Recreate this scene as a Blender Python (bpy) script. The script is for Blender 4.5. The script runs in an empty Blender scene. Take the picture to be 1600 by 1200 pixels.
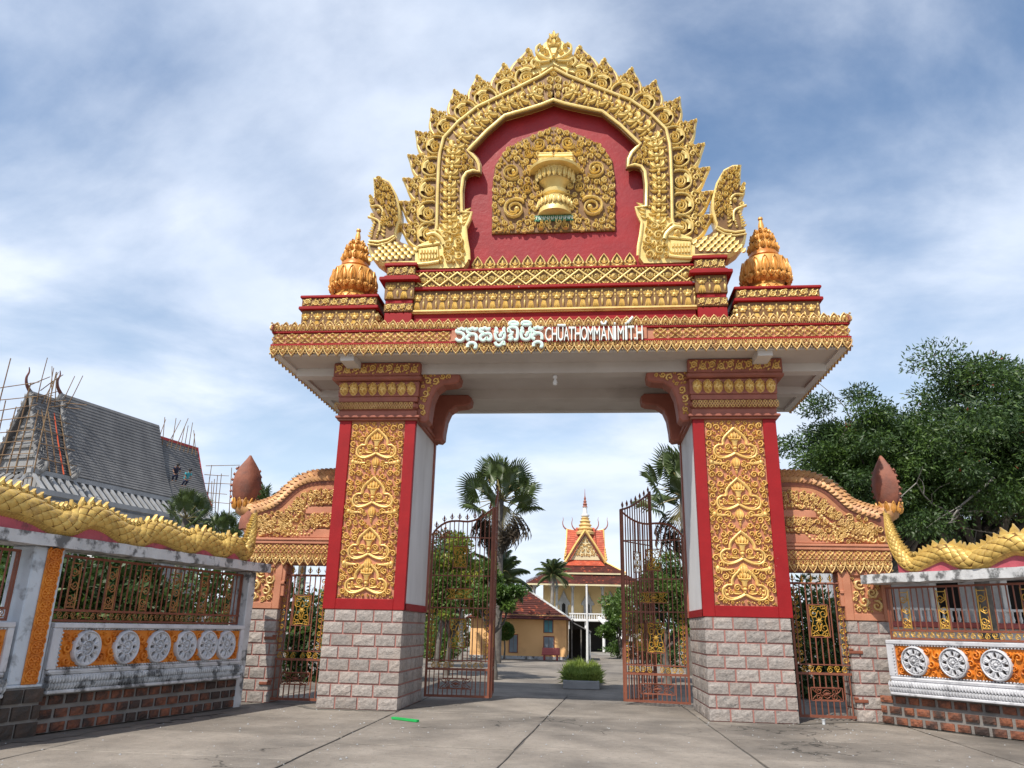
import bpy, math, random
import numpy as np
from mathutils import Matrix, Vector
R = math.radians
random.seed(7)
scene = bpy.context.scene

# ------------------------------------------------------------------ camera
YAW, PITCH, ROLL = -0.100812, 0.312070, 0.022196
CAM = (0.7139, -15.744, 1.6)
_f = Vector((math.sin(YAW)*math.cos(PITCH), math.cos(YAW)*math.cos(PITCH), math.sin(PITCH)))
_r = Vector((math.cos(YAW), -math.sin(YAW), 0))
_u = _r.cross(_f)
_r2 = _r*math.cos(ROLL) + _u*math.sin(ROLL)
_u2 = _u*math.cos(ROLL) - _r*math.sin(ROLL)
cd = bpy.data.cameras.new('camera')
cd.sensor_width = 36; cd.lens = 1180.04/1600*36; cd.clip_end = 3000; cd.clip_start = 0.1
cam = bpy.data.objects.new('camera', cd); scene.collection.objects.link(cam)
cam.matrix_world = Matrix(((_r2.x, _u2.x, -_f.x, CAM[0]), (_r2.y, _u2.y, -_f.y, CAM[1]), (_r2.z, _u2.z, -_f.z, CAM[2]), (0, 0, 0, 1)))
scene.camera = cam

# ------------------------------------------------------------------ light
SUN_EL, SUN_AZ = R(54), R(27)          # sun stands behind the camera, to its left
EXPOSURE = 0.12
world = bpy.data.worlds.new('World'); scene.world = world; world.use_nodes = True
nt = world.node_tree; nt.nodes.clear()
def wn(t, **k):
    n = nt.nodes.new(t)
    for a, b in k.items(): setattr(n, a, b)
    return n
def wl(a, b): nt.links.new(a, b)
sky = wn('ShaderNodeTexSky', sky_type='NISHITA', sun_disc=False, sun_elevation=SUN_EL, sun_rotation=math.pi + SUN_AZ,
         air_density=1.3, dust_density=0.4, ozone_density=3.0)
tc = wn('ShaderNodeTexCoord'); sep = wn('ShaderNodeSeparateXYZ'); wl(tc.outputs['Generated'], sep.inputs[0])
zz = wn('ShaderNodeMath', operation='MAXIMUM'); wl(sep.outputs[2], zz.inputs[0]); zz.inputs[1].default_value = 0.0
za = wn('ShaderNodeMath', operation='ADD'); wl(zz.outputs[0], za.inputs[0]); za.inputs[1].default_value = 0.22
comb = wn('ShaderNodeCombineXYZ')
for i in (0, 1):
    d = wn('ShaderNodeMath', operation='DIVIDE'); wl(sep.outputs[i], d.inputs[0]); wl(za.outputs[0], d.inputs[1]); wl(d.outputs[0], comb.inputs[i])
mp = wn('ShaderNodeMapping'); mp.inputs['Rotation'].default_value = (0, 0, R(20)); mp.inputs['Scale'].default_value = (0.85, 1.05, 1); mp.inputs['Location'].default_value = (3.1, 0.75, 0)
wl(comb.outputs[0], mp.inputs[0])
n1 = wn('ShaderNodeTexNoise'); n1.inputs['Scale'].default_value = 1.35; n1.inputs['Detail'].default_value = 12; n1.inputs['Roughness'].default_value = 0.56; n1.inputs['Distortion'].default_value = 0.25
wl(mp.outputs[0], n1.inputs['Vector'])
r1 = wn('ShaderNodeValToRGB'); r1.color_ramp.elements[0].position = 0.31; r1.color_ramp.elements[1].position = 0.67
r1.color_ramp.interpolation = 'EASE'; wl(n1.outputs[0], r1.inputs[0])
# towards the horizon the cloud sheets close up into a pale veil
hz = wn('ShaderNodeMapRange'); hz.inputs['From Min'].default_value = 0.02; hz.inputs['From Max'].default_value = 0.55; hz.inputs['To Min'].default_value = 0.62; hz.inputs['To Max'].default_value = 0.0; hz.clamp = True
wl(sep.outputs[2], hz.inputs['Value'])
mx = wn('ShaderNodeMath', operation='ADD', use_clamp=True); wl(r1.outputs[0], mx.inputs[0]); wl(hz.outputs[0], mx.inputs[1])
n2 = wn('ShaderNodeTexNoise'); n2.inputs['Scale'].default_value = 3.2; n2.inputs['Detail'].default_value = 7; wl(mp.outputs[0], n2.inputs['Vector'])
r2 = wn('ShaderNodeValToRGB'); r2.color_ramp.elements[0].position = 0.32; r2.color_ramp.elements[0].color = (4.5, 5.2, 6.4, 1); r2.color_ramp.elements[1].position = 0.62; r2.color_ramp.elements[1].color = (6.0, 6.5, 7.4, 1); wl(n2.outputs[0], r2.inputs[0])
mixc = wn('ShaderNodeMix', data_type='RGBA'); 
cf = wn('ShaderNodeMath', operation='MULTIPLY'); wl(mx.outputs[0], cf.inputs[0]); cf.inputs[1].default_value = 0.9
wl(cf.outputs[0], mixc.inputs[0]); wl(sky.outputs[0], mixc.inputs[6]); wl(r2.outputs[0], mixc.inputs[7])
bg = wn('ShaderNodeBackground'); bg.inputs[1].default_value = 0.148; wl(mixc.outputs[2], bg.inputs[0])
wo = wn('ShaderNodeOutputWorld'); wl(bg.outputs[0], wo.inputs[0])

sd = bpy.data.lights.new('sun', 'SUN'); sd.energy = 4.9; sd.angle = R(0.53); sd.color = (1.0, 0.945, 0.85)
sun = bpy.data.objects.new('sun', sd); scene.collection.objects.link(sun)
sdir = Vector((math.sin(SUN_AZ)*math.cos(SUN_EL), math.cos(SUN_AZ)*math.cos(SUN_EL), -math.sin(SUN_EL)))
sun.rotation_euler = sdir.to_track_quat('-Z', 'Y').to_euler(); sun.location = (-20, -30, 40)
scene.view_settings.view_transform = 'Standard'; scene.view_settings.look = 'None'; scene.view_settings.gamma = 1
scene.view_settings.use_curve_mapping = False; scene.view_settings.exposure = EXPOSURE
scene.render.engine = 'CYCLES'

# ------------------------------------------------------------------ materials
MATS = {}
def mat(name, c1, c2=None, scale=4, rough=0.6, metal=0.0, bump=0.0, bscale=25, stain=None, sscale=1.5, spos=(0.5, 0.65), samt=0.8, rnd=0.0, spec=0.5, dirt=None, translucent=0.0, stretch=None, chip=None, crack=None):
    m = bpy.data.materials.new(name); m.use_nodes = True; t = m.node_tree; N = t.nodes; N.clear()
    def n(ty, **k):
        x = N.new(ty)
        for a, b in k.items(): setattr(x, a, b)
        return x
    L = t.links.new
    out = n('ShaderNodeOutputMaterial'); b = n('ShaderNodeBsdfPrincipled'); 
    b.inputs['Roughness'].default_value = rough; b.inputs['Metallic'].default_value = metal
    b.inputs['Specular IOR Level'].default_value = spec
    geo = n('ShaderNodeNewGeometry'); pos = geo.outputs['Position']
    if stretch:
        mpn = n('ShaderNodeMapping'); mpn.inputs['Scale'].default_value = stretch; L(pos, mpn.inputs[0]); pos = mpn.outputs[0]
    def noise(s, det=5, ro=0.55):
        q = n('ShaderNodeTexNoise'); q.inputs['Scale'].default_value = s; q.inputs['Detail'].default_value = det; q.inputs['Roughness'].default_value = ro
        L(pos, q.inputs['Vector']); return q.outputs[0]
    def ramp(src, a, bb):
        q = n('ShaderNodeMapRange'); q.inputs['From Min'].default_value = a; q.inputs['From Max'].default_value = bb; q.clamp = True; L(src, q.inputs['Value']); return q.outputs[0]
    def mix(fac, a, bb):
        q = n('ShaderNodeMix', data_type='RGBA'); L(fac, q.inputs[0])
        for i, v in ((6, a), (7, bb)):
            if isinstance(v, tuple): q.inputs[i].default_value = (*v, 1)
            else: L(v, q.inputs[i])
        return q.outputs[2]
    c2 = c2 or tuple(x*0.8 for x in c1)
    col = mix(ramp(noise(scale), 0.33, 0.68), c1, c2)
    fine = noise(bscale, 6, 0.65)
    if dirt:
        col = mix(ramp(noise(bscale*0.45, 8, 0.7), 0.52, 0.72), col, dirt)
    if stain:
        f = ramp(noise(sscale, 8, 0.62), *spos)
        mm = n('ShaderNodeMath', operation='MULTIPLY'); L(f, mm.inputs[0]); mm.inputs[1].default_value = samt
        col = mix(mm.outputs[0], col, stain)
    if chip:
        col = mix(ramp(noise(chip[1], 3, 0.5), chip[2], chip[2]+0.02), col, chip[0])
    if crack:
        vo = n('ShaderNodeTexVoronoi', feature='DISTANCE_TO_EDGE'); vo.inputs['Scale'].default_value = crack[1]
        wq = n('ShaderNodeTexNoise'); wq.inputs['Scale'].default_value = 1.7; wq.inputs['Detail'].default_value = 6; L(pos, wq.inputs['Vector'])
        va = n('ShaderNodeVectorMath', operation='MULTIPLY_ADD'); L(wq.outputs[1], va.inputs[0]); va.inputs[1].default_value = (0.9,0.9,0.9); L(pos, va.inputs[2]); L(va.outputs[0], vo.inputs['Vector'])
        cm = ramp(vo.outputs['Distance'], 0.012, 0.002); gate_ = ramp(noise(0.33, 3, 0.5), 0.50, 0.60); mm2 = n('ShaderNodeMath', operation='MULTIPLY'); L(cm, mm2.inputs[0]); L(gate_, mm2.inputs[1])
        col = mix(mm2.outputs[0], col, crack[0])
    if rnd:
        oi = n('ShaderNodeObjectInfo'); mr = n('ShaderNodeMapRange'); mr.inputs['To Min'].default_value = 1-rnd; mr.inputs['To Max'].default_value = 1+rnd; L(oi.outputs['Random'], mr.inputs['Value'])
        vm = n('ShaderNodeVectorMath', operation='SCALE'); L(col, vm.inputs[0]); L(mr.outputs[0], vm.inputs['Scale']); col = vm.outputs[0]
    L(col, b.inputs['Base Color'])
    if bump:
        bp = n('ShaderNodeBump'); bp.inputs['Strength'].default_value = bump; bp.inputs['Distance'].default_value = 0.02; L(fine, bp.inputs['Height']); L(bp.outputs[0], b.inputs['Normal'])
    if translucent:
        tr = n('ShaderNodeBsdfTranslucent'); L(col, tr.inputs[0]); ms = n('ShaderNodeMixShader'); ms.inputs[0].default_value = translucent
        L(b.outputs[0], ms.inputs[1]); L(tr.outputs[0], ms.inputs[2]); L(ms.outputs[0], out.inputs[0])
    else: L(b.outputs[0], out.inputs[0])
    MATS[name] = m
    return m
mat('gold', (0.83, 0.64, 0.25), (0.72, 0.52, 0.17), 3, 0.38, 0.22, 0.25, 40, stain=(0.16, 0.10, 0.04), sscale=2.2, spos=(0.55, 0.75), samt=0.3)
mat('gold_warm', (0.81, 0.54, 0.18), (0.68, 0.41, 0.11), 4, 0.42, 0.18, 0.25, 40, stain=(0.20, 0.09, 0.04), sscale=2.5, spos=(0.55, 0.75), samt=0.5)
mat('gold_pale', (0.80, 0.58, 0.25), (0.62, 0.40, 0.14), 4, 0.45, 0.18, 0.2, 40, stain=(0.28, 0.10, 0.05), sscale=3, spos=(0.5, 0.7), samt=0.5)
mat('gold_scale', (0.65, 0.44, 0.12), (0.47, 0.30, 0.075), 5, 0.42, 0.25, 0.2, 30, stain=(0.20, 0.10, 0.05), sscale=3.5, spos=(0.55, 0.7), samt=0.6, rnd=0.12)
mat('recess_shade', (0.21, 0.105, 0.028), (0.14, 0.065, 0.018), 4, 0.5, 0.15, 0.2, 30)  # dark brown for recesses, shade between raised gold put into the colour
mat('scale_brown', (0.52, 0.28, 0.10), (0.36, 0.16, 0.07), 5, 0.5, 0.15, 0.2, 30, rnd=0.15)
mat('bud_orange', (0.74, 0.38, 0.09), (0.58, 0.26, 0.05), 4, 0.42, 0.18, 0.2, 40, stain=(0.22,0.10,0.04), sscale=3, spos=(0.55,0.75), samt=0.5)
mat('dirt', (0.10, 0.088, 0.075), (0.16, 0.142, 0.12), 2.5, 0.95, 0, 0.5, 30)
mat('amber', (0.55, 0.20, 0.03), (0.42, 0.13, 0.02), 4, 0.4, 0.2, 0.2, 30)
mat('red', (0.31, 0.010, 0.012), (0.25, 0.008, 0.010), 2.5, 0.55, 0, 0.12, 30, stain=(0.33, 0.03, 0.03), sscale=1.3, spos=(0.55, 0.85), samt=0.35, spec=0.25, chip=((0.55,0.42,0.40),5.5,0.735), dirt=(0.25,0.010,0.012))
mat('tympanum_red', (0.32, 0.018, 0.020), (0.25, 0.013, 0.015), 2.2, 0.45, 0, 0.35, 9, stain=(0.38, 0.05, 0.06), sscale=1.1, spos=(0.5, 0.8), samt=0.4, spec=0.35)
mat('pink', (0.50, 0.10, 0.13), (0.36, 0.06, 0.08), 3, 0.6, 0, 0.3, 20, stain=(0.05, 0.04, 0.04), sscale=4, spos=(0.52, 0.66), samt=0.7)
mat('terracotta', (0.52, 0.215, 0.12), (0.42, 0.16, 0.085), 3, 0.65, 0, 0.2, 30, stain=(0.30,0.12,0.07), sscale=2.5, spos=(0.55,0.75), samt=0.5)
mat('ochre_render', (0.50, 0.22, 0.10), (0.40, 0.16, 0.07), 3, 0.7, 0, 0.3, 20, stain=(0.27,0.11,0.06), sscale=2.2, spos=(0.5,0.72), samt=0.6)
mat('terracotta_dark', (0.33, 0.10, 0.062), (0.25, 0.075, 0.046), 3, 0.6, 0, 0.15, 30)
mat('hood_brown', (0.30, 0.105, 0.06), (0.19, 0.062, 0.038), 3, 0.7, 0, 0.5, 12, stain=(0.10, 0.06, 0.05), sscale=2.6, spos=(0.52, 0.7), samt=0.6)
mat('white_wall', (0.70, 0.69, 0.69), (0.60, 0.59, 0.59), 1.2, 0.7, 0, 0.15, 25, stain=(0.40,0.38,0.36), sscale=1.1, spos=(0.54,0.75), samt=0.45, stretch=(1.6,1.6,0.45))
mat('soffit', (0.57, 0.52, 0.48), (0.50, 0.45, 0.41), 1.3, 0.75, 0, 0.1, 20, stain=(0.30, 0.26, 0.23), sscale=0.9, spos=(0.55, 0.8), samt=0.5)
mat('soffit_beam', (0.68, 0.65, 0.62), (0.60, 0.57, 0.54), 1.3, 0.75, 0, 0.1, 20)
mat('granite', (0.38, 0.335, 0.300), (0.27, 0.235, 0.212), 16, 0.85, 0, 0.9, 26, stain=(0.42, 0.33, 0.27), sscale=1.8, spos=(0.5, 0.7), samt=0.4, rnd=0.16, dirt=(0.17, 0.16, 0.15))
mat('mortar_red', (0.40, 0.185, 0.155), (0.33, 0.15, 0.125), 5, 0.85, 0, 0.2, 40)
mat('mortar_grey', (0.24, 0.22, 0.20), (0.14, 0.13, 0.12), 2, 0.9, 0, 0.4, 30)
mat('laterite', (0.30, 0.105, 0.05), (0.17, 0.06, 0.035), 9, 0.9, 0, 1.0, 22, stain=(0.03, 0.028, 0.026), sscale=1.6, spos=(0.42, 0.56), samt=0.88, rnd=0.22, dirt=(0.10, 0.05, 0.035))
mat('black_brick', (0.05, 0.045, 0.04), (0.09, 0.06, 0.045), 5, 0.9, 0, 0.8, 22, rnd=0.2)
mat('lichen_white', (0.60, 0.60, 0.60), (0.44, 0.44, 0.44), 2.5, 0.75, 0, 0.4, 22, stain=(0.05, 0.05, 0.05), sscale=4.2, spos=(0.50, 0.60), samt=0.85)
mat('grey_white', (0.60, 0.60, 0.62), (0.46, 0.46, 0.48), 3, 0.7, 0, 0.3, 22, stain=(0.10, 0.10, 0.11), sscale=3.2, spos=(0.56, 0.7), samt=0.7)
mat('post_white', (0.56, 0.61, 0.66), (0.48, 0.53, 0.58), 2, 0.7, 0, 0.2, 22, stain=(0.10, 0.10, 0.10), sscale=3.2, spos=(0.55, 0.68), samt=0.7)
mat('orange', (0.66, 0.22, 0.018), (0.55, 0.15, 0.012), 3, 0.55, 0, 0.2, 30, stain=(0.30, 0.08, 0.02), sscale=3, spos=(0.55, 0.75), samt=0.5)
mat('iron', (0.25, 0.078, 0.040), (0.18, 0.056, 0.032), 6, 0.55, 0.1, 0.2, 60)
mat('iron_rust', (0.42, 0.19, 0.06), (0.30, 0.12, 0.04), 6, 0.55, 0.15, 0.2, 60)
mat('iron_dark', (0.16, 0.055, 0.04), (0.12, 0.04, 0.03), 6, 0.55, 0.1, 0.2, 60)
mat('iron_gold', (0.60, 0.36, 0.06), (0.45, 0.25, 0.04), 6, 0.45, 0.35, 0.1, 60)
mat('concrete', (0.285, 0.250, 0.212), (0.205, 0.178, 0.150), 1.3, 0.92, 0, 0.7, 24, stain=(0.085, 0.076, 0.068), sscale=0.36, spos=(0.43, 0.66), samt=0.8, rnd=0.12, dirt=(0.165, 0.145, 0.125), chip=((0.36,0.33,0.29),14,0.70), crack=((0.04,0.037,0.033),0.55), spec=0.25)
mat('joint', (0.10, 0.09, 0.08), (0.07, 0.065, 0.06), 3, 0.95, 0, 0.4, 40)
mat('earth', (0.27, 0.25, 0.215), (0.20, 0.185, 0.16), 0.5, 0.95, 0, 0.3, 12)
mat('letter_white', (0.80, 0.86, 0.82), (0.72, 0.80, 0.75), 4, 0.4)
mat('letter_mint', (0.56, 0.78, 0.64), (0.50, 0.72, 0.58), 4, 0.4)
mat('letter_side', (0.80, 0.82, 0.80), (0.74, 0.77, 0.75), 4, 0.4)
mat('grey_roof', (0.155, 0.150, 0.148), (0.10, 0.098, 0.10), 1.6, 0.9, 0, 0.5, 10, stain=(0.19, 0.185, 0.18), sscale=1.2, spos=(0.5, 0.72), samt=0.6, stretch=(1,1,0.35))
mat('grey_concrete', (0.33, 0.33, 0.33), (0.24, 0.24, 0.24), 1.5, 0.85, 0, 0.2, 10)
mat('grey_carving', (0.27, 0.265, 0.26), (0.17, 0.165, 0.16), 3, 0.85, 0, 0.3, 10)
mat('bamboo', (0.26, 0.165, 0.08), (0.15, 0.085, 0.045), 2, 0.7)
mat('orange_cord', (0.65, 0.10, 0.03), None, 2, 0.6)
mat('leaf_dark', (0.028, 0.060, 0.015), (0.055, 0.102, 0.022), 0.9, 0.5, 0, 0, 20, translucent=0.25)
mat('leaf_mid', (0.058, 0.115, 0.020), (0.115, 0.19, 0.032), 1.2, 0.5, 0, 0, 20, translucent=0.3)
mat('leaf_yellow', (0.16, 0.22, 0.025), (0.32, 0.32, 0.04), 1.0, 0.45, 0, 0, 20, translucent=0.35)
mat('leaf_rust', (0.22, 0.09, 0.02), (0.14, 0.06, 0.02), 1.5, 0.6, 0, 0, 20, translucent=0.2)
mat('leaf_red', (0.40, 0.05, 0.03), (0.30, 0.05, 0.03), 1.5, 0.6, 0, 0, 20, translucent=0.2)
mat('palm_leaf', (0.055, 0.085, 0.025), (0.095, 0.13, 0.040), 1.5, 0.4, 0, 0, 20, translucent=0.2)
mat('palm_dead', (0.055, 0.045, 0.03), (0.10, 0.07, 0.045), 1.5, 0.8)
mat('palm_stalk', (0.30, 0.24, 0.10), (0.20, 0.17, 0.07), 3, 0.6)
mat('bark', (0.16, 0.14, 0.12), (0.09, 0.08, 0.07), 6, 0.9, 0, 0.6, 14)
mat('bark_pale', (0.30, 0.28, 0.25), (0.20, 0.18, 0.16), 6, 0.9, 0, 0.5, 14)
mat('grass', (0.16, 0.24, 0.04), (0.27, 0.32, 0.06), 2, 0.6, translucent=0.25)
mat('ochre_wall', (0.92, 0.54, 0.24), (0.84, 0.47, 0.19), 0.6, 0.85, 0, 0.15, 8, stain=(0.40, 0.16, 0.07), sscale=0.7, spos=(0.58, 0.8), samt=0.5)
mat('cream_wall', (0.80, 0.60, 0.30), (0.72, 0.52, 0.24), 0.8, 0.85, 0, 0.1, 8)
mat('cream_trim', (0.72, 0.62, 0.38), None, 1, 0.7)
mat('roof_tile', (0.105, 0.030, 0.022), (0.055, 0.020, 0.016), 1.4, 0.85, 0, 0.3, 10, stain=(0.42, 0.10, 0.045), sscale=3.6, spos=(0.58, 0.64), samt=0.8, spec=0.2)
mat('tile_bright', (0.50, 0.09, 0.035), (0.30, 0.05, 0.025), 2.2, 0.7, 0, 0.2, 10, stain=(0.55, 0.22, 0.14), sscale=4, spos=(0.55, 0.68), samt=0.6, rnd=0.2)
mat('shutter', (0.10, 0.28, 0.32), (0.08, 0.22, 0.26), 3, 0.6)
mat('shutter_grey', (0.27, 0.31, 0.34), (0.20, 0.24, 0.27), 3, 0.6)
mat('interior_shade', (0.02, 0.018, 0.016), None, 2, 0.9)  # near-black in place of the shade inside rooms and openings
mat('white_paint', (0.78, 0.77, 0.75), (0.68, 0.67, 0.66), 2, 0.6)
mat('column_grey', (0.50, 0.50, 0.48), (0.36, 0.36, 0.35), 3, 0.7)
mat('bench_red', (0.42, 0.09, 0.08), (0.34, 0.07, 0.06), 3, 0.6)
mat('green_plastic', (0.02, 0.42, 0.10), (0.02, 0.36, 0.08), 4, 0.35)
mat('plate_green', (0.03, 0.20, 0.10), None, 4, 0.5)
mat('metal_grey', (0.40, 0.41, 0.42), (0.30, 0.31, 0.32), 3, 0.45, 0.3)
mat('skin', (0.30, 0.16, 0.10), None, 3, 0.6)
mat('cloth_teal', (0.05, 0.35, 0.42), None, 3, 0.8)
mat('cloth_navy', (0.02, 0.025, 0.06), None, 3, 0.8)
mat('cloth_white', (0.65, 0.63, 0.60), None, 3, 0.8)
mat('cloth_red', (0.45, 0.05, 0.05), None, 3, 0.8)
mat('hair', (0.012, 0.01, 0.01), None, 3, 0.6)
mat('glass_clear', (0.75, 0.78, 0.80), None, 3, 0.1)

# ------------------------------------------------------------------ mesh helpers
COL = scene.collection
class MB:
    """collects faces; M maps local (u,v,w) to mesh space"""
    def __init__(self, M=None):
        self.v = []; self.f = []; self.mi = []; self.M = M; self.cur = 0
    def add(self, vs, fs):
        o = len(self.v)
        if self.M is not None: vs = [tuple(self.M @ Vector(p)) for p in vs]
        self.v += [tuple(p) for p in vs]
        self.f += [tuple(i+o for i in q) for q in fs]; self.mi += [self.cur]*len(fs)
        return self
    def box(self, x0, x1, y0, y1, z0, z1):
        if x0 > x1: x0, x1 = x1, x0
        if y0 > y1: y0, y1 = y1, y0
        if z0 > z1: z0, z1 = z1, z0
        self.add([(x0,y0,z0),(x1,y0,z0),(x1,y1,z0),(x0,y1,z0),(x0,y0,z1),(x1,y0,z1),(x1,y1,z1),(x0,y1,z1)],
                 [(0,3,2,1),(4,5,6,7),(0,1,5,4),(1,2,6,5),(2,3,7,6),(3,0,4,7)]); return self
    def bbox(self, x0, x1, y0, y1, z0, z1, b=0.01):
        """box with chamfered edges"""
        if x0 > x1: x0, x1 = x1, x0
        if y0 > y1: y0, y1 = y1, y0
        xs = [(x0,y0+b),(x0+b,y0),(x1-b,y0),(x1,y0+b),(x1,y1-b),(x1-b,y1),(x0+b,y1),(x0,y1-b)]
        cx, cy = (x0+x1)/2, (y0+y1)/2
        def ring(z, s): return [(x+(b if x<cx else -b)*s, y+(b if y<cy else -b)*s, z) for x, y in xs]
        vs = ring(z0,1)+ring(z0+b,0)+ring(z1-b,0)+ring(z1,1); fs = [tuple(range(7,-1,-1)), tuple(range(24,32))]
        for k in range(3):
            for i in range(8): fs.append((k*8+i, k*8+(i+1)%8, k*8+8+(i+1)%8, k*8+8+i))
        self.add(vs, fs); return self
    def tube(self, pts, rad, n=6, cap=True):
        pts = [Vector(p) for p in pts]; m = len(pts)
        if not hasattr(rad, '__len__'): rad = [rad]*m
        vs = []; prev = None
        for i, p in enumerate(pts):
            t = (pts[min(i+1,m-1)]-pts[max(i-1,0)]); t = t.normalized() if t.length > 1e-9 else Vector((0,0,1))
            if prev is None:
                a = Vector((0,0,1)) if abs(t.z) < 0.9 else Vector((1,0,0)); u = t.cross(a).normalized()
            else:
                u = prev - t*prev.dot(t); u = u.normalized() if u.length > 1e-6 else t.orthogonal().normalized()
            prev = u; w = t.cross(u)
            for k in range(n):
                a = 2*math.pi*k/n; vs.append(p+(u*math.cos(a)+w*math.sin(a))*rad[i])
        fs = [(i*n+k, i*n+(k+1)%n, (i+1)*n+(k+1)%n, (i+1)*n+k) for i in range(m-1) for k in range(n)]
        if cap: fs += [tuple(range(n-1,-1,-1)), tuple(range((m-1)*n, m*n))]
        self.add(vs, fs); return self
    def lathe(self, prof, n=16, c=(0,0,0), a0=0, a1=2*math.pi, axis='z'):
        full = abs(a1-a0-2*math.pi) < 1e-6; k = n if full else n+1; vs = []
        for r, h in prof:
            for i in range(k):
                a = a0+(a1-a0)*i/n
                p = (r*math.cos(a), r*math.sin(a), h) if axis == 'z' else (r*math.cos(a), h, r*math.sin(a))
                vs.append((p[0]+c[0], p[1]+c[1], p[2]+c[2]))
        fs = []
        for j in range(len(prof)-1):
            for i in range(n):
                q = (j*k+i, j*k+(i+1)%k, (j+1)*k+(i+1)%k, (j+1)*k+i)
                fs.append(q if axis == 'z' else q[::-1])
        self.add(vs, fs); return self
    def prism(self, o, w0, w1, bev=0.0, back=True):
        """outline o in (u,v), counter-clockwise; extruded from w0 to w1 (front = w1) with a chamfered front"""
        n = len(o); o = list(o)
        ar = sum(o[i][0]*o[(i+1)%n][1]-o[(i+1)%n][0]*o[i][1] for i in range(n))
        if ar < 0: o.reverse()
        vs = [(u,v,w0) for u, v in o]
        if bev:
            ins = []
            for i in range(n):
                a = Vector(o[i-1]); b = Vector(o[i]); c = Vector(o[(i+1)%n])
                e1 = (b-a).normalized() if (b-a).length > 1e-9 else Vector((1,0)); e2 = (c-b).normalized() if (c-b).length > 1e-9 else Vector((1,0))
                nn = Vector((-e1.y-e2.y, e1.x+e2.x)); nn = nn.normalized() if nn.length > 1e-6 else Vector((0,0))
                ins.append(b+nn*bev)
            vs += [(u,v,w1-bev) for u, v in o]+[(p.x,p.y,w1) for p in ins]; L = 3
        else: vs += [(u,v,w1) for u, v in o]; L = 2
        fs = [tuple(range((L-1)*n, L*n))]
        if back: fs.append(tuple(range(n-1,-1,-1)))
        for k in range(L-1):
            for i in range(n): fs.append((k*n+i, k*n+(i+1)%n, (k+1)*n+(i+1)%n, (k+1)*n+i))
        self.add(vs, fs); return self
    # --- carved ornament, lying on the (u,v) plane and standing out along w
    def ridge(self, pts, wd, h, w0=0.0):
        m = len(pts); vs = []
        if not hasattr(wd, '__len__'): wd = [wd]*m
        if not hasattr(h, '__len__'): h = [h]*m
        for i in range(m):
            a = pts[max(i-1,0)]; b = pts[min(i+1,m-1)]; du, dv = b[0]-a[0], b[1]-a[1]; l = math.hypot(du,dv) or 1
            nu, nv = -dv/l, du/l; u, v = pts[i]
            for s, hh in ((0.5,0),(0.42,0.82),(0.0,1.0),(-0.42,0.82),(-0.5,0)):
                vs.append((u+nu*wd[i]*s, v+nv*wd[i]*s, w0+h[i]*hh))
        fs = []
        for i in range(m-1):
            for k in range(4): fs.append((i*5+k, (i)*5+k+1, (i+1)*5+k+1, (i+1)*5+k))
        self.add(vs, fs); return self
    def dome(self, u, v, ru, rv, h, rot=0.0, n=8, w0=0.0):
        vs = []; c, s = math.cos(rot), math.sin(rot)
        for rr, hh in ((1,0),(0.78,0.62),(0.35,0.94)):
            for k in range(n):
                a = 2*math.pi*k/n; x, y = ru*rr*math.cos(a), rv*rr*math.sin(a)
                vs.append((u+x*c-y*s, v+x*s+y*c, w0+h*hh))
        vs.append((u,v,w0+h)); fs = []
        for r in (0,1):
            for k in range(n): fs.append((r*n+k, r*n+(k+1)%n, (r+1)*n+(k+1)%n, (r+1)*n+k))
        for k in range(n): fs.append((2*n+k, 2*n+(k+1)%n, 3*n))
        self.add(vs, fs); return self
    def leaf(self, u, v, ang, L, W, h, w0=0.0, curl=0.0):
        """pointed, ribbed leaf standing out in relief"""
        pr = ((0,0.35),(0.25,0.9),(0.5,1.0),(0.75,0.62),(1.0,0.04)); vs = []; a = ang; x, y = u, v
        for i, (t, wq) in enumerate(pr):
            if i: x += math.cos(a)*L*0.25; y += math.sin(a)*L*0.25
            a += curl*0.25; nx, ny = -math.sin(a), math.cos(a); hw = W/2*wq; hh = h*(0.55+0.6*math.sin(math.pi*min(1,t+0.15)))
            vs += [(x+nx*hw,y+ny*hw,w0), (x+nx*hw*0.55,y+ny*hw*0.55,w0+hh*0.85), (x,y,w0+hh*0.62), (x-nx*hw*0.55,y-ny*hw*0.55,w0+hh*0.85), (x-nx*hw,y-ny*hw,w0)]
        fs = [(i*5+k, i*5+k+1, (i+1)*5+k+1, (i+1)*5+k) for i in range(4) for k in range(4)]
        self.add(vs, fs); return self
    def scroll(self, u, v, r, a0=0.0, turns=1.4, dr=1, h=None, w=None, n=13, ball=True, w0=0.0):
        h = h or r*0.55; w = w or r*0.36; P = []; W = []
        for i in range(n):
            t = i/(n-1); rr = r*(1-0.80*t)*0.86; a = a0+dr*t*turns*2*math.pi
            P.append((u+rr*math.cos(a), v+rr*math.sin(a))); W.append(w*(1-0.35*t)*(0.45 if i == 0 else 1))
        if dr < 0: P2 = P
        self.ridge(P, W, h, w0)
        if ball: self.dome(P[-1][0], P[-1][1], r*0.22, r*0.22, h*1.15, 0, 6, w0)
        return self
    def flourish(self, u, v, r, rg, h=None, w0=0.0):
        """a curled acanthus tuft: one scroll with lobes along its back"""
        h = h or r*0.62; dr = rg.choice((-1,1)); a0 = rg.uniform(0, 6.283)
        if r < 0.028:
            self.dome(u, v, r*0.95, r*0.8, h, a0, 6, w0); return self
        self.scroll(u, v, r*1.0, a0, rg.uniform(1.05,1.45), dr, h, r*0.40, 11, True, w0)
        for k in range(3):
            a = a0+dr*(0.5+k*1.0); self.leaf(u+r*0.66*math.cos(a), v+r*0.66*math.sin(a), a+dr*0.9, r*0.62, r*0.42, h*0.8, w0, dr*1.2)
        return self
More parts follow.
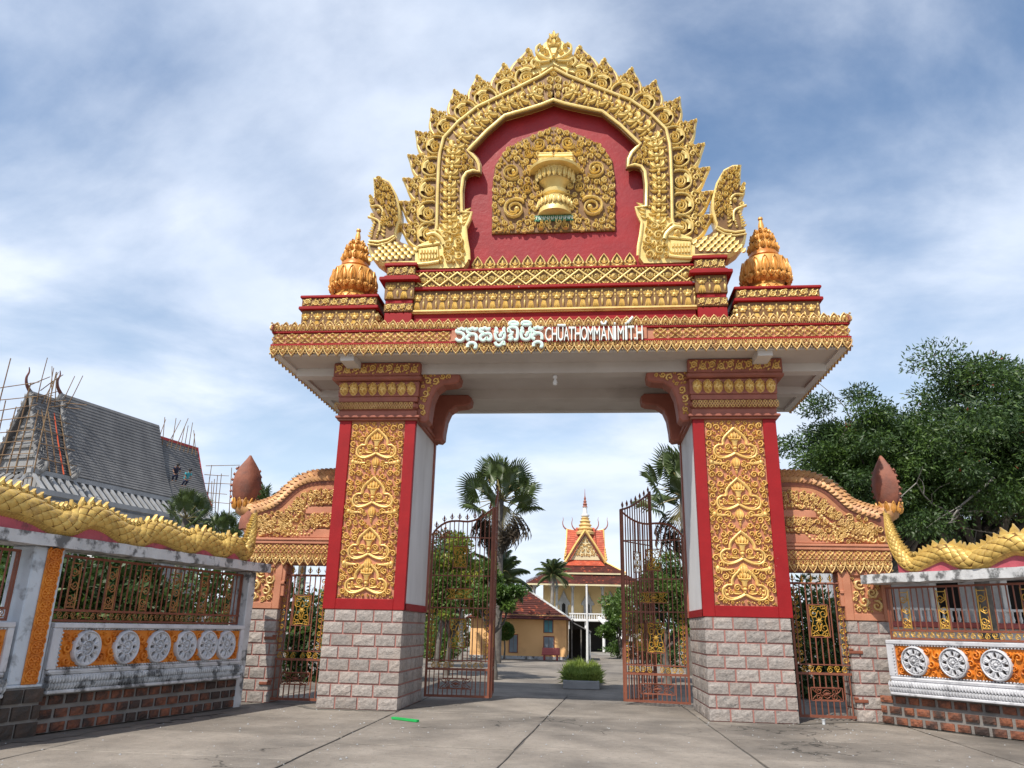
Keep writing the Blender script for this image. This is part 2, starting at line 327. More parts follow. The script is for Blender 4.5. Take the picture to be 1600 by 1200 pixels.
    def build(self, name, m, parent=None, smooth=None, loc=None):
        me = bpy.data.meshes.new(name); me.from_pydata(self.v, [], self.f)
        for x in (m if isinstance(m, (list, tuple)) else [m]): me.materials.append(MATS[x])
        if isinstance(m, (list, tuple)) and len(m) > 1: me.polygons.foreach_set('material_index', self.mi)
        if smooth is not None:
            me.polygons.foreach_set('use_smooth', [True]*len(self.f))
            if smooth < 180: me.set_sharp_from_angle(angle=R(smooth))
        me.update()
        o = bpy.data.objects.new(name, me); COL.objects.link(o)
        if parent: o.parent = parent
        if loc: o.location = loc
        return o
def tag(o, label=None, cat=None, group=None, kind=None):
    if label: o['label'] = label
    if cat: o['category'] = cat
    if group: o['group'] = group
    if kind: o['kind'] = kind
    return o
def empty(name, loc=(0,0,0), rz=0.0, parent=None):
    o = bpy.data.objects.new(name, None); COL.objects.link(o); o.location = loc; o.rotation_euler = (0,0,rz); o.empty_display_size = 0.2
    if parent: o.parent = parent
    return o
def inst(src, parent, M=None, name=None):
    """another object sharing the mesh of src (src may be an object or a mesh)"""
    me = src.data if hasattr(src, 'data') else src
    o = bpy.data.objects.new(name or me.name.split('.')[0], me); COL.objects.link(o)
    if parent: o.parent = parent
    if M is not None: o.matrix_local = M
    return o
def copy_tree(o, parent=None):
    c = o.copy(); COL.objects.link(c); c.parent = parent
    for ch in list(o.children): copy_tree(ch, c)
    return c
def mesh_of(mb, name, m, smooth=None):
    o = mb.build(name, m, None, smooth); me = o.data; bpy.data.objects.remove(o); return me
def TRS(loc, rot=(0,0,0), sc=(1,1,1)):
    from mathutils import Euler
    return Matrix.LocRotScale(Vector(loc), Euler(rot), Vector(sc))
# maps (u,v,w) -> a front facing the street (x, -y out, z up)
FRONT = Matrix(((1,0,0,0),(0,0,-1,0),(0,1,0,0),(0,0,0,1)))
def front(y=0.0, x=0.0, z=0.0): return Matrix.Translation((x,y,z)) @ FRONT
def side_in(x, s):  # face looking along s*x; u runs along y
    # s=+1: normal +x, u=+y ; s=-1: normal -x, u=-y
    return Matrix(((0,0,s,x),(s,0,0,0),(0,1,0,0),(0,0,0,1)))
def pack(inside, bb, radii, rg, sym=None, tries=400):
    """dart throwing: circles of falling size inside a region; sym mirrors about u = sym"""
    cs = []
    for r in radii:
        for _ in range(tries):
            u = rg.uniform(bb[0], bb[1]); v = rg.uniform(bb[2], bb[3])
            if sym is not None and u > sym-r*0.9: continue
            if not inside(u, v, r): continue
            if all((u-a)**2+(v-b)**2 > (r+c)**2*0.80 for a, b, c in cs): cs.append((u,v,r))
    return cs
def fill(mb, cs, seed, sym=None, h=None, w0=0.0):
    for i, (u, v, r) in enumerate(cs):
        hh = None if h is None else h*(0.7+0.5*min(1, r/0.08))
        if sym is None: mb.flourish(u, v, r, random.Random(seed+i), hh, w0)
        else:
            mb.flourish(u, v, r, random.Random(seed+i), hh, w0)
            t = MB(); t.flourish(u-sym, v, r, random.Random(seed+i), hh, w0)
            mb.add([(sym-a, b, c) for a, b, c in t.v], [q[::-1] for q in t.f])
def spline(P, n):
    """Catmull-Rom through the points (tuples of any size)"""
    P = [np.array(p, float) for p in P]; out = []
    Q = [2*P[0]-P[1]]+P+[2*P[-1]-P[-2]]
    for i in range(1, len(Q)-2):
        for k in range(n):
            t = k/n; a, b, c, d = Q[i-1], Q[i], Q[i+1], Q[i+2]
            out.append(tuple(0.5*((2*b)+(-a+c)*t+(2*a-5*b+4*c-d)*t*t+(-a+3*b-3*c+d)*t**3)))
    out.append(tuple(P[-1])); return out
def inpoly(u, v, o):
    c = False; n = len(o)
    for i in range(n):
        a, b = o[i], o[i-1]
        if (a[1] > v) != (b[1] > v) and u < (b[0]-a[0])*(v-a[1])/(b[1]-a[1])+a[0]: c = not c
    return c
def dist_poly(u, v, o):
    d = 9e9; n = len(o)
    for i in range(n):
        ax, ay = o[i-1]; bx, by = o[i]; dx, dy = bx-ax, by-ay; L = dx*dx+dy*dy or 1e-9
        t = max(0, min(1, ((u-ax)*dx+(v-ay)*dy)/L)); d = min(d, math.hypot(u-ax-dx*t, v-ay-dy*t))
    return d

# ================================================================== ground
def make_ground():
    g = MB(); g.add([(-900,-200,-0.05),(900,-200,-0.05),(900,1500,-0.05),(-900,1500,-0.05)], [(0,1,2,3)])
    tag(g.build('ground', 'earth'), kind='structure')
    pv = MB(); pv.box(-16, 16, -19, 4.6, -0.2, -0.022)
    pav = tag(pv.build('forecourt_paving', 'joint'), kind='structure')
    rg = random.Random(3)
    # long joints run towards the gate, slabs are cast between them
    J = [(-16,-16),(-9.2,-9.4),(-6.15,-6.3),(-2.86,-3.02),(-0.55,0.12),(3.02,2.84),(6.4,6.7),(10.2,10.8),(16,16)]   # x at y=-9 and at y=+3
    def xj(j, y):
        a, b = J[j]; return a+(b-a)*(y+9)/12
    for j in range(len(J)-1):
        y = -19+rg.uniform(0,1.2); ys = [-19]
        while y < 4.6:
            if y-ys[-1] > 1.0: ys.append(y)
            y += rg.uniform(1.75,2.5)
        ys.append(4.6)
        for a, b in zip(ys[:-1], ys[1:]):
            m = MB(); e = rg.uniform(0.011,0.021); t = rg.uniform(-0.004,0.004); k = rg.uniform(-0.05,0.05)
            P = [(xj(j,a)+e, a+e), (xj(j+1,a)-e, a+e+k), (xj(j+1,b)-e, b-e+k), (xj(j,b)+e, b-e)]
            # uneven edges
            ring = []
            for i in range(4):
                p, q = P[i], P[(i+1)%4]
                for s in range(5):
                    f = s/5; w = 0 if s == 0 else rg.uniform(-0.010,0.010)
                    ring.append((p[0]+(q[0]-p[0])*f+w, p[1]+(q[1]-p[1])*f+w))
            n = len(ring); c = (sum(p[0] for p in ring)/n, sum(p[1] for p in ring)/n)
            vs = [(x,y,-0.03) for x, y in ring]+[(x,y,-0.006+t) for x, y in ring]+[(x+(c[0]-x)*0.01,y+(c[1]-y)*0.01,t) for x, y in ring]
            fs = [(i,(i+1)%n,n+(i+1)%n,n+i) for i in range(n)]+[(n+i,n+(i+1)%n,2*n+(i+1)%n,2*n+i) for i in range(n)]+[tuple(range(2*n,3*n))]
            m.add(vs, fs); m.build('concrete_slab', 'concrete', pav)
    cy = MB(); cy.box(-14, 20, 4.62, 38, -0.2, -0.004)
    c = tag(cy.build('courtyard_paving', 'concrete'), kind='structure')
make_ground()

# ================================================================== stone blocks
def block_mesh(rg, name, m):
    """one rough-faced block, unit sized: u 0..1, v 0..1, sticks out w 0..1"""
    mb = MB(); nu, nv = 5, 4; vs = []
    for j in range(nv):
        for i in range(nu):
            u, v = i/(nu-1), j/(nv-1); ed = (i in (0,nu-1)) or (j in (0,nv-1))
            w = 0.78 if ed else rg.uniform(0.78,1.15)
            vs.append((u+(0 if i in (0,nu-1) else rg.uniform(-.05,.05))+(0.012 if i == 0 else -0.012 if i == nu-1 else 0)*0, v, w))
    k = len(vs); vs += [(0,0,0),(1,0,0),(1,1,0),(0,1,0)]
    fs = [(j*nu+i, j*nu+i+1, (j+1)*nu+i+1, (j+1)*nu+i) for j in range(nv-1) for i in range(nu-1)]
    fs += [tuple([k,k+1]+[i for i in range(nu-1,-1,-1)]), tuple([k+2,k+3]+[(nv-1)*nu+i for i in range(nu)]),
           tuple([k+3,k]+[j*nu for j in range(nv)]), tuple([k+1,k+2]+[j*nu+nu-1 for j in range(nv-1,-1,-1)])]
    mb.add(vs, fs); return mesh_of(mb, name, m)
RG = random.Random(11)
BLOCKS = [block_mesh(RG, 'stone_block', 'granite') for _ in range(7)]
LATER = [block_mesh(RG, 'laterite_block', 'laterite') for _ in range(6)]
BLACKB = [block_mesh(RG, 'blackened_block', 'black_brick') for _ in range(4)]
def courses(parent, M, u0, u1, v0, v1, nrow, bw, depth, meshes, rg, gap=0.034, skip=None):
    """lays blocks on the plane given by M (u along, v up, w out)"""
    hh = (v1-v0)/nrow
    for r in range(nrow):
        u = u0-(bw*0.5 if r % 2 else 0.0)-rg.uniform(0,bw*0.12); 
        while u < u1-0.02:
            w = bw*rg.uniform(0.88,1.12); a, b = max(u,u0), min(u+w,u1)
            if u1-b < bw*0.25 and b < u1: b = u1
            if b-a > 0.04:
                g0 = 0 if a <= u0 else gap/2; g1 = 0 if b >= u1 else gap/2
                L = M @ Matrix.Translation((a+g0, v0+r*hh+gap/2, 0)) @ Matrix.Diagonal((b-a-g0-g1, hh-gap, depth*rg.uniform(0.9,1.1), 1))
                inst(rg.choice(meshes), parent, L)
            if b >= u1: break
            u += w
    return

# ================================================================== ornament library (shared meshes)
def crest_petal():
    """little upright lotus leaf, width 1, height 1.1"""
    m = MB(FRONT)
    o = [(-0.5,0),(0.5,0),(0.52,0.3),(0.40,0.62),(0.18,0.86),(0,1.1),(-0.18,0.86),(-0.40,0.62),(-0.52,0.3)]
    m.cur=1; m.prism(o, -0.1, 0.12, 0.05); m.cur=0
    m.ridge([(-0.45,0.10),(-0.46,0.35),(-0.32,0.66),(0,1.0),(0.32,0.66),(0.46,0.35),(0.45,0.10)], 0.12, 0.22, 0.1)
    m.dome(0,0.52,0.20,0.24,0.34,0,8,0.1); m.dome(0,0.98,0.12,0.13,0.26,0,6,0.05); m.dome(0,0.5,0.09,0.1,0.46,0,6,0.1)
    for s_ in (-1,1): m.scroll(s_*0.23,0.20,0.17,1.57-s_*1.2,1.2,s_,0.26,0.10,9,True,0.1); m.dome(s_*0.27,0.5,0.07,0.09,0.22,0,6,0.1); m.dome(s_*0.5,0.75,0.08,0.1,0.25,0,6,-0.02); m.leaf(s_*0.13,0.74,1.57-s_*0.5,0.22,0.12,0.2,0.1)
    for k_ in range(5): m.dome(-0.4+0.2*k_,0.03,0.085,0.06,0.24,0,6,0.08)
    return mesh_of(m, 'crest_petal', ['gold_pale','terracotta_dark'], 40)
PETAL = crest_petal()
def tooth_petal():
    m = MB(FRONT)
    o = [(-0.5,0),(0.5,0),(0.5,0.75),(0.33,1.02),(0,1.5),(-0.33,1.02),(-0.5,0.75)]
    m.cur=1; m.prism(o, -0.1, 0.1, 0.04); m.cur=0
    m.ridge([(-0.42,0.6),(-0.27,0.98),(0,1.38),(0.27,0.98),(0.42,0.6)], 0.11, 0.2, 0.08)
    m.leaf(0,0.55,math.pi/2,0.55,0.24,0.25,0.08); m.leaf(0,0.6,math.pi/2+0.7,0.36,0.17,0.2,0.08,0.6); m.leaf(0,0.6,math.pi/2-0.7,0.36,0.17,0.2,0.08,-0.6)
    m.ridge([(-0.14,0.52),(0.14,0.52)],0.1,0.26,0.08)
    for s in (-1,1):
        m.scroll(s*0.24,0.28,0.22,0.4 if s>0 else 2.74,1.4,s,0.2,0.1,11,True,0.08); m.dome(s*0.36,0.6,0.1,0.12,0.18,0,6,0.08)
    m.dome(0,0.3,0.12,0.2,0.24,0,7,0.08)
    return mesh_of(m, 'tooth_petal', ['gold','recess_shade'], 40)
TOOTH = tooth_petal()
def lozenge():
    m = MB(FRONT)
    for s in (-1,1):
        m.ridge([(-0.5,0),(0,s*0.42),(0.5,0)] if s > 0 else [(0.5,0),(0,-0.42),(-0.5,0)], 0.11, 0.16)
        m.dome(0,0,0.2,0.2,0.2,0,9); m.dome(0,0,0.1,0.1,0.27,0,7)
        for k in (-1,1):
            m.leaf(k*0.5,s*0.46,(-s)*math.pi/2+k*0.0,0.26,0.16,0.15); m.leaf(k*0.46,s*0.47,-s*math.pi/2-k*0.8*s,0.24,0.12,0.12)
            m.dome(k*0.25,s*0.05,0.06,0.06,0.12,0,6)
            m.leaf(k*0.12,s*0.40,s*(math.pi/2)-k*s*0.9,0.26,0.12,0.12)
    return mesh_of(m, 'lozenge_motif', 'gold', 50)
LOZ = lozenge()
def lotus_motif():
    """open flower on ribbed petals with a small baluster beside it; 1 wide, 1 high"""
    m = MB(FRONT)
    for k, a in enumerate((-0.95,-0.48,0,0.48,0.95)):
        m.leaf(-0.16+math.sin(a)*0.10, 0.42, -math.pi/2+a*0.35, 0.44, 0.14, 0.2)
    m.dome(-0.16,0.60,0.26,0.14,0.22,0,10)
    for s in (-1,1):
        m.scroll(-0.16+s*0.2,0.72,0.15,1.57-s*1.2,1.2,-s,0.22,0.09,9,True); m.leaf(-0.16+s*0.02,0.50,math.pi/2-s*0.9,0.3,0.16,0.2,0,-s*0.8)
    m.leaf(-0.16,0.62,math.pi/2,0.34,0.2,0.26)
    m.dome(-0.16,0.56,0.09,0.09,0.32,0,7)
    m.dome(0.34,0.84,0.12,0.12,0.24,0,8); m.dome(0.34,0.64,0.08,0.10,0.18,0,7); m.dome(0.34,0.32,0.085,0.22,0.22,0,8)
    m.leaf(0.34,0.5,math.pi*0.25,0.18,0.1,0.12); m.leaf(0.34,0.5,math.pi*0.75,0.18,0.1,0.12)
    return mesh_of(m, 'lotus_motif', 'gold', 55)
LOTUS = lotus_motif()
def weave_motif(name, mt):
    """square leaf cross used in the middle band of the eaves; 1 x 1"""
    m = MB(FRONT)
    for k in range(4):
        a = math.pi/4+k*math.pi/2
        m.leaf(math.cos(a)*0.1, math.sin(a)*0.1, a, 0.5, 0.2, 0.2); m.leaf(math.cos(a)*0.28, math.sin(a)*0.28, a+1.0, 0.26, 0.12, 0.14); m.leaf(math.cos(a)*0.28, math.sin(a)*0.28, a-1.0, 0.26, 0.12, 0.14)
    m.dome(0,0,0.13,0.13,0.28,0,7)
    for s in (-1,1): m.dome(s*0.42,0,0.08,0.15,0.18,0,6); m.dome(0,s*0.40,0.15,0.07,0.16,0,6)
    return mesh_of(m, name, mt, 55)
WEAVE = weave_motif('leaf_cross', 'gold_pale')
def band_scroll(name, mt):
    """running vine of scrolls, one pair; 1 wide, .5 high"""
    m = MB(FRONT)
    m.scroll(-0.25,0.27,0.21,-0.5,1.5,1,0.16,0.085,13); m.scroll(0.25,0.23,0.21,2.64,1.5,1,0.16,0.085,13)
    rg = random.Random(5)
    for u, v, a in ((-0.25,0.02,0.4),(-0.02,0.42,2.4),(0.0,0.06,0.8),(0.25,0.46,3.5),(-0.48,0.42,-0.8),(0.47,0.06,2.2),(-0.47,0.08,1.2),(0.46,0.44,-2.2)):
        m.leaf(u,v,a,0.17,0.09,0.13,0,rg.uniform(-1,1))
    return mesh_of(m, name, mt, 55)
VINE = band_scroll('vine_scroll', 'gold'); VINE_W = band_scroll('vine_scroll', 'gold_warm')

# ================================================================== the gate
gate = empty('temple_gate'); tag(gate, 'tall red and gold temple gate with a flame-edged carved pediment over two pillars', 'gate')
XI, XO, ZS, ZC, D = 2.983, 4.695, 1.89, 5.89, 2.317

# --- medallion for the pillar fronts
MED_O = [(0,0),(-0.12,-0.11),(-0.24,-0.25),(-0.25,-0.36),(-0.36,-0.36),(-0.43,-0.44),(-0.44,-0.54),(-0.38,-0.62),(-0.24,-0.66),(-0.10,-0.70),(-0.15,-0.85),(-0.05,-0.98),
         (0.05,-0.98),(0.15,-0.85),(0.10,-0.70),(0.24,-0.66),(0.38,-0.62),(0.44,-0.54),(0.43,-0.44),(0.36,-0.36),(0.25,-0.36),(0.24,-0.25),(0.12,-0.11)]
def medallion(bud=True):
    m = MB(FRONT)
    half = [(0,0.0),(-0.10,-0.09),(-0.20,-0.19),(-0.245,-0.28),(-0.25,-0.36),(-0.33,-0.365),(-0.41,-0.42),(-0.435,-0.50),(-0.41,-0.585),(-0.34,-0.635),(-0.24,-0.645),(-0.12,-0.61),(-0.0,-0.545)]
    half = spline(half, 3)
    for s in (1,-1):
        P = [(s*u, v) for u, v in half]
        if s < 0: pass
        m.ridge(P, 0.045, 0.05)
        m.ridge([(u*0.90, -0.3+(v+0.3)*0.90+0.0) for u, v in P], 0.026, 0.035)
    # torch: cup, collar and flame leaves
    cup = [(-0.04,-0.40),(0.04,-0.40),(0.055,-0.31),(0.085,-0.275),(0.085,-0.25),(-0.085,-0.25),(-0.085,-0.275),(-0.055,-0.31)]
    m.prism(cup, 0, 0.055, 0.018); m.ridge([(-0.12,-0.245),(0,-0.257),(0.12,-0.245)], 0.04, 0.075)
    m.leaf(0,-0.235,math.pi/2,0.16,0.11,0.075); 
    for s in (-1,1): m.leaf(s*0.05,-0.235,math.pi/2-s*0.55,0.14,0.08,0.06,0,s*0.9); m.leaf(s*0.09,-0.235,math.pi/2-s*0.9,0.09,0.06,0.05,0,s*0.9)
    m.dome(0,-0.445,0.055,0.05,0.075,0,9); m.dome(0,-0.50,0.035,0.03,0.06,0,7)
    for s in (-1,1):
        m.scroll(s*0.145,-0.415,0.085,math.pi/2+s*1.9,1.5,-s,0.06,0.034,13)
        m.scroll(s*0.26,-0.50,0.062,math.pi/2,1.3,-s,0.05,0.028,11)
        m.leaf(s*0.06,-0.52,-math.pi/2+s*1.35,0.26,0.07,0.05,0,s*0.7); m.leaf(s*0.09,-0.49,s*0.0 if s>0 else math.pi,0.13,0.05,0.045,0,s*0.6)
        m.dome(s*0.34,-0.55,0.04,0.035,0.05,0,6); m.dome(s*0.355,-0.47,0.03,0.03,0.04,0,6); m.dome(s*0.30,-0.43,0.028,0.028,0.04,0,6)
    if bud:
        m.leaf(0,-0.82,math.pi/2,0.20,0.12,0.08)
        for s in (-1,1): m.leaf(s*0.03,-0.83,math.pi/2-s*0.5,0.20,0.09,0.065,0,s*0.8)
        m.dome(0,-0.85,0.06,0.025,0.06,0,8); m.dome(0,-0.90,0.03,0.03,0.05,0,6); m.leaf(0,-0.90,-math.pi/2,0.1,0.05,0.05)
        for s in (-1,1):
            m.scroll(s*0.15,-0.80,0.055,1.57,1.3,s,0.05,0.028,11); m.ridge([(s*0.22,-0.76),(s*0.34,-0.765),(s*0.46,-0.745)],[0.03,0.05,0.08],0.055); m.dome(s*0.50,-0.74,0.055,0.07,0.07,0,8)
    return mesh_of(m, 'medallion', 'gold_warm', 50)
MED, MED0 = medallion(), medallion(False)
PH = 0.60                                  # half width of the carved panel
ZT = [5.70, 4.63, 3.55, 2.86]              # tips of the medallions
def panel_filigree():
    m = MB(FRONT); z0, z1 = 2.12, 5.86; rg = random.Random(21)
    polys = [[(u, t+v*(1.0 if i < 3 else 1.0)) for u, v in MED_O if not (i == 3 and v < -0.66)] for i, t in enumerate(ZT)]
    def ins(u, v, r):
        if u < -PH+r*0.8 or v < z0+r*0.8 or v > z1-r*0.8: return False
        for p in polys:
            if inpoly(u, v, p) or dist_poly(u, v, p) < r*0.85: return False
        return True
    cs = pack(ins, (-PH, 0, z0, z1), [0.085,0.070,0.056,0.044,0.034,0.027,0.021], rg, 0.0, 1800)
    fill(m, cs, 500, 0.0, 0.048)
    return mesh_of(m, 'scroll_filigree', 'gold_warm', 50)
FILI = panel_filigree()

for s in (-1, 1):
    def X(a, b): return (a, b) if s > 0 else (-b, -a)
    p = MB()                                             # shaft: white core, red frame
    x0, x1 = X(XI+0.02, XO-0.02)
    p.cur = 0; p.box(x0, x1, 0.055, D-0.01, ZS, 7.2)
    p.cur = 1
    a, b = X(XI, XI+0.235); p.bbox(a, b, 0, 0.06, ZS, ZC, 0.008)
    a, b = X(XO-0.265, XO); p.bbox(a, b, 0, 0.06, ZS, ZC, 0.008)
    a, b = X(XI+0.235, XO-0.265); p.bbox(a, b, 0.001, 0.06, ZS, 2.10, 0.008)
    a, b = X(XI, XI+0.02); p.box(a, b, 0.06, 0.13, ZS, ZC); p.box(a, b, 0.06, D, ZS, ZS+0.14)
    a, b = X(XO-0.02, XO); p.box(a, b, 0.06, D, ZS, ZC)
    p.cur = 2; a, b = X(XI-0.015, XI+0.02); p.box(a, b, D-0.12, D+0.02, ZS, ZC)
    p.cur = 3; a, b = X(XI+0.235, XO-0.265); p.box(a, b, 0.048, 0.0549, 2.10, ZC)
    pil = p.build('pillar', ['white_wall','red','terracotta_dark','terracotta'], gate)
    pil['label'] = 'left gate pillar, red with gold carved front on grey stone' if s < 0 else 'right gate pillar, red with gold carved front on grey stone'
    pc = s*(XI+0.235+XO-0.265)/2
    for i, t in enumerate(ZT): inst(MED if i < 3 else MED0, pil, Matrix.Translation((pc, 0.047, t)))
    f = inst(FILI, pil, Matrix.Translation((pc, 0.047, 0))); f['kind'] = 'stuff'
    # stone plinth
    c = MB(); a, b = X(XI+0.055, XO-0.095); c.box(a-0.017, b+0.017, 0.018, D-0.02, 0, ZS-0.001)
    pl = c.build('plinth', 'mortar_red', gate)
    rg = random.Random(31+s)
    xa, xb = X(XI+0.02, XO-0.06)
    courses(pl, front(0.035), xa, xb, 0.0, ZS, 8, 0.42, 0.045, BLOCKS, rg)
    Mi = side_in(s*(XI+0.055), -s)
    ua, ub = (0.035, D-0.02) if s < 0 else (-D+0.02, -0.035)
    courses(pl, Mi, ua, ub, 0.0, ZS, 8, 0.42, 0.045, BLOCKS, rg)
    Mo = side_in(s*(XO-0.095), s)
    ua, ub = (0.035, D-0.02) if s > 0 else (-D+0.02, -0.035)
    courses(pl, Mo, ua, ub, 0.0, ZS, 8, 0.42, 0.045, BLOCKS, rg)
    # capital
    k = MB(); TB = D+0.06
    def tier(z0, z1, ei, eo, y, bev=0.012):
        a, b = X(XI-ei, XO+eo); k.bbox(a, b, y, TB-y*0.2, z0, z1, bev)
    tier(5.88,5.93,0.05,0.05,-0.05); tier(5.93,5.985,0.09,0.09,-0.09)
    tier(5.985,6.11,0.02,0.03,-0.03); tier(6.11,6.30,0.04,0.09,-0.08,0.06); tier(6.30,6.42,0.02,0.06,-0.05)
    tier(6.42,6.77,0.04,0.07,-0.07); tier(6.77,6.88,0.10,0.22,-0.17,0.03); tier(6.88,7.19,0.06,0.20,-0.14)
    cap = k.build('capital', 'terracotta_dark', gate)
    n = 8; xa, xb = X(XI+0.02, XO+0.05)
    def oval():
        m = MB(FRONT); m.dome(0,0,0.5,0.72,0.30,0,12); rg = random.Random(2)
        cs = pack(lambda u, v, r: (u/0.5)**2+(v/0.72)**2 < (1-r*1.2)**2, (-0.5,0.5,-0.72,0.72), [0.2,0.15,0.11,0.08], rg, None, 150)
        for i, (u, v, r) in enumerate(cs):
            w = 0.30*math.sqrt(max(0,1-(u/0.5)**2-(v/0.72)**2))*0.9; m.flourish(u, v, r, random.Random(i), 0.12, w)
        return mesh_of(m, 'lotus_oval', 'gold_warm', 55)
    if s < 0: OVAL = oval()
    for i in range(n):
        w = (xb-xa)/n; inst(OVAL, cap, TRS((xa+w*(i+0.5), -0.07, 6.595), (0,0,0), (w*0.92, 0.22, 0.22)))
    nb = 5
    xa, xb = X(XI-0.03, XO+0.17)
    for i in range(nb):
        w = (xb-xa)/nb; inst(VINE_W, cap, TRS((xa+w*(i+0.5), -0.14, 6.915), (0,0,0), (w, 0.2, 0.5)))
    for i in range(16):
        w = (xb-xa-0.12)/16; t = inst(WEAVE, cap, TRS((xa+0.03+w*(i+0.5), -0.078, 6.205), (0,0,0), (w*1.02, 0.12, 0.18))); t.material_slots  # small leaf crosses
    # curved brackets under the lintel, front and rear
    for yb, carved in ((0.06, True), (1.78, False)):
        base = [(XI+0.02,7.02),(2.14,7.02),(2.05,6.94),(2.07,6.80),(2.16,6.75),(2.42,6.72),(2.58,6.60),(2.66,6.40),(2.70,6.10),(2.71,5.92),(2.78,5.85),(2.92,5.87),(XI+0.02,5.95)]
        m = MB(front(yb+0.42)); m.prism([(s*u, v) for u, v in base], 0, 0.42, 0.03)
        br = m.build('bracket', 'terracotta_dark', gate)
        if carved:
            m = MB(front(yb)); rg = random.Random(77)
            pl2 = [(s*u, v) for u, v in [(2.93,6.98),(2.18,6.97),(2.2,6.84),(2.45,6.82),(2.66,6.66),(2.76,6.42),(2.8,6.0),(2.93,5.98)]]
            cs = pack(lambda u, v, r: inpoly(u, v, pl2) and dist_poly(u, v, pl2) > r*0.8, (*sorted((s*2.1,s*3.0)),5.9,7.0), [0.10,0.075,0.055,0.04,0.03], rg, None, 900)
            fill(m, cs, 900, None, 0.035); e = m.build('bracket_scrolls', 'gold_warm', br, 50); e['kind'] = 'stuff'

# --- roof slab
W, S, YB, ZB, ZTOP = 6.13, 0.85, 4.05, 7.14, 7.88
m = MB(); m.cur = 0; m.box(-W+0.06, W-0.06, -S+0.06, YB-0.06, 7.23, 7.86)
m.cur = 1; m.box(-W+0.10, W-0.10, -S+0.10, YB-0.10, 7.20, 7.2299)
m.cur = 2
m.box(-W+0.07, -W+0.22, -S+0.07, YB-0.07, 7.15, 7.2299); m.box(W-0.22, W-0.07, -S+0.07, YB-0.07, 7.15, 7.2299); m.box(-W+0.22, W-0.22, -S+0.07, -S+0.16, 7.16, 7.2299); m.box(-W+0.22, W-0.22, YB-0.2, YB-0.07, 7.15, 7.2299)
m.cur = 1
m.box(-XI+0.02, XI-0.02, 0.02, 0.36, 6.96, 7.205); m.box(-XI+0.02, XI-0.02, 1.95, 2.29, 6.96, 7.205)
m.cur = 2
for s in (-1,1):
    m.box(s*4.28, s*4.58, -S+0.16, -0.14, 7.05, 7.205); 
    for y in (0.25, 1.9): m.box(s*(XO+0.21), s*(W-0.22), y, y+0.3, 7.02, 7.205)
    m.box(s*4.28, s*4.58, D+0.06, YB-0.2, 7.05, 7.205)
slab = m.build('roof_slab', ['terracotta_dark','soffit','soffit_beam'], gate)
# eaves, in three carved bands with red fillets between
f = MB()
f.cur = 0
for (z0, z1, e) in ((7.355,7.40,0.0),(7.655,7.70,0.0)): f.bbox(-W-e, W+e, -S-e, YB+e, z0, z1, 0.008)
f.cur = 1
f.bbox(-W+0.05, W-0.05, -S+0.05, YB-0.05, 7.24, 7.354, 0.01); f.bbox(-W+0.045, W-0.045, -S+0.045, YB-0.045, 7.401, 7.654, 0.012); f.bbox(-W+0.05, W-0.05, -S+0.05, YB-0.05, 7.701, 7.80, 0.01)
eav = f.build('eaves', ['red','terracotta'], gate)
NP = 61; w = 2*W/NP
for i in range(NP):
    x = -W+w*(i+0.5)
    inst(PETAL, eav, TRS((x, -S+0.03, 7.70), (0,0,0), (w*0.98, 0.16, 0.205)))
    inst(PETAL, eav, TRS((x, -S+0.03, 7.352), (0,math.pi,0), (w*0.98, 0.16, 0.225)))
NM = 40; w = 2*W/NM
for i in range(NM):
    x = -W+w*(i+0.5)
    if -2.12 < x < 2.0: continue
    inst(WEAVE, eav, TRS((x, -S+0.045, 7.527), (0,0,0), (w, 0.24, 0.26)))
NSI = 24; w = (YB+S)/NSI
for s in (-1,1):
    for i in range(NSI):
        y = -S+w*(i+0.5)
        inst(PETAL, eav, TRS((s*(W-0.03), y, 7.352), (0,math.pi,-s*math.pi/2), (w*0.98, 0.16, 0.225)))
        if i % 2 == 0: inst(PETAL, eav, TRS((s*(W-0.03), y, 7.70), (0,0,s*math.pi/2), (w*1.96, 0.16, 0.205)))
        if i % 3 == 0: inst(WEAVE, eav, TRS((s*(W-0.045), y+w, 7.527), (0,0,s*math.pi/2), (w*1.5, 0.24, 0.26)))
# name board
m = MB(); m.bbox(-2.12, 2.02, -S-0.005, -S+0.06, 7.402, 7.653, 0.006); board = m.build('name_board', 'terracotta', gate)
# lamp under the lintel
m = MB(); m.lathe([(0.0,7.0),(0.05,6.99),(0.05,6.93),(0.025,6.92),(0.04,6.88),(0.055,6.83),(0.04,6.78),(0,6.765)], 10, (0.06,0.2,-0.04)); m.build('lamp', 'white_paint', gate, 40)

# grit and crumbs on the forecourt
rgn = np.random.default_rng(12); m = MB()
for i in range(900):
    x, y = rgn.uniform(-7.2,8.5), rgn.uniform(-9,2.2); r = 0.006+0.016*rgn.uniform()**3; a = rgn.uniform(0,6.28)
    m.add([(x+r*math.cos(a+k*1.2566)*rgn.uniform(.7,1.2), y+r*math.sin(a+k*1.2566)*rgn.uniform(.7,1.2), 0.0) for k in range(5)]+[(x,y,r*0.9)], [(k,(k+1)%5,5) for k in range(5)])
tag(m.build('grit', 'grey_concrete'), 'small pale stones and crumbs scattered over the concrete forecourt', 'grit', kind='stuff')

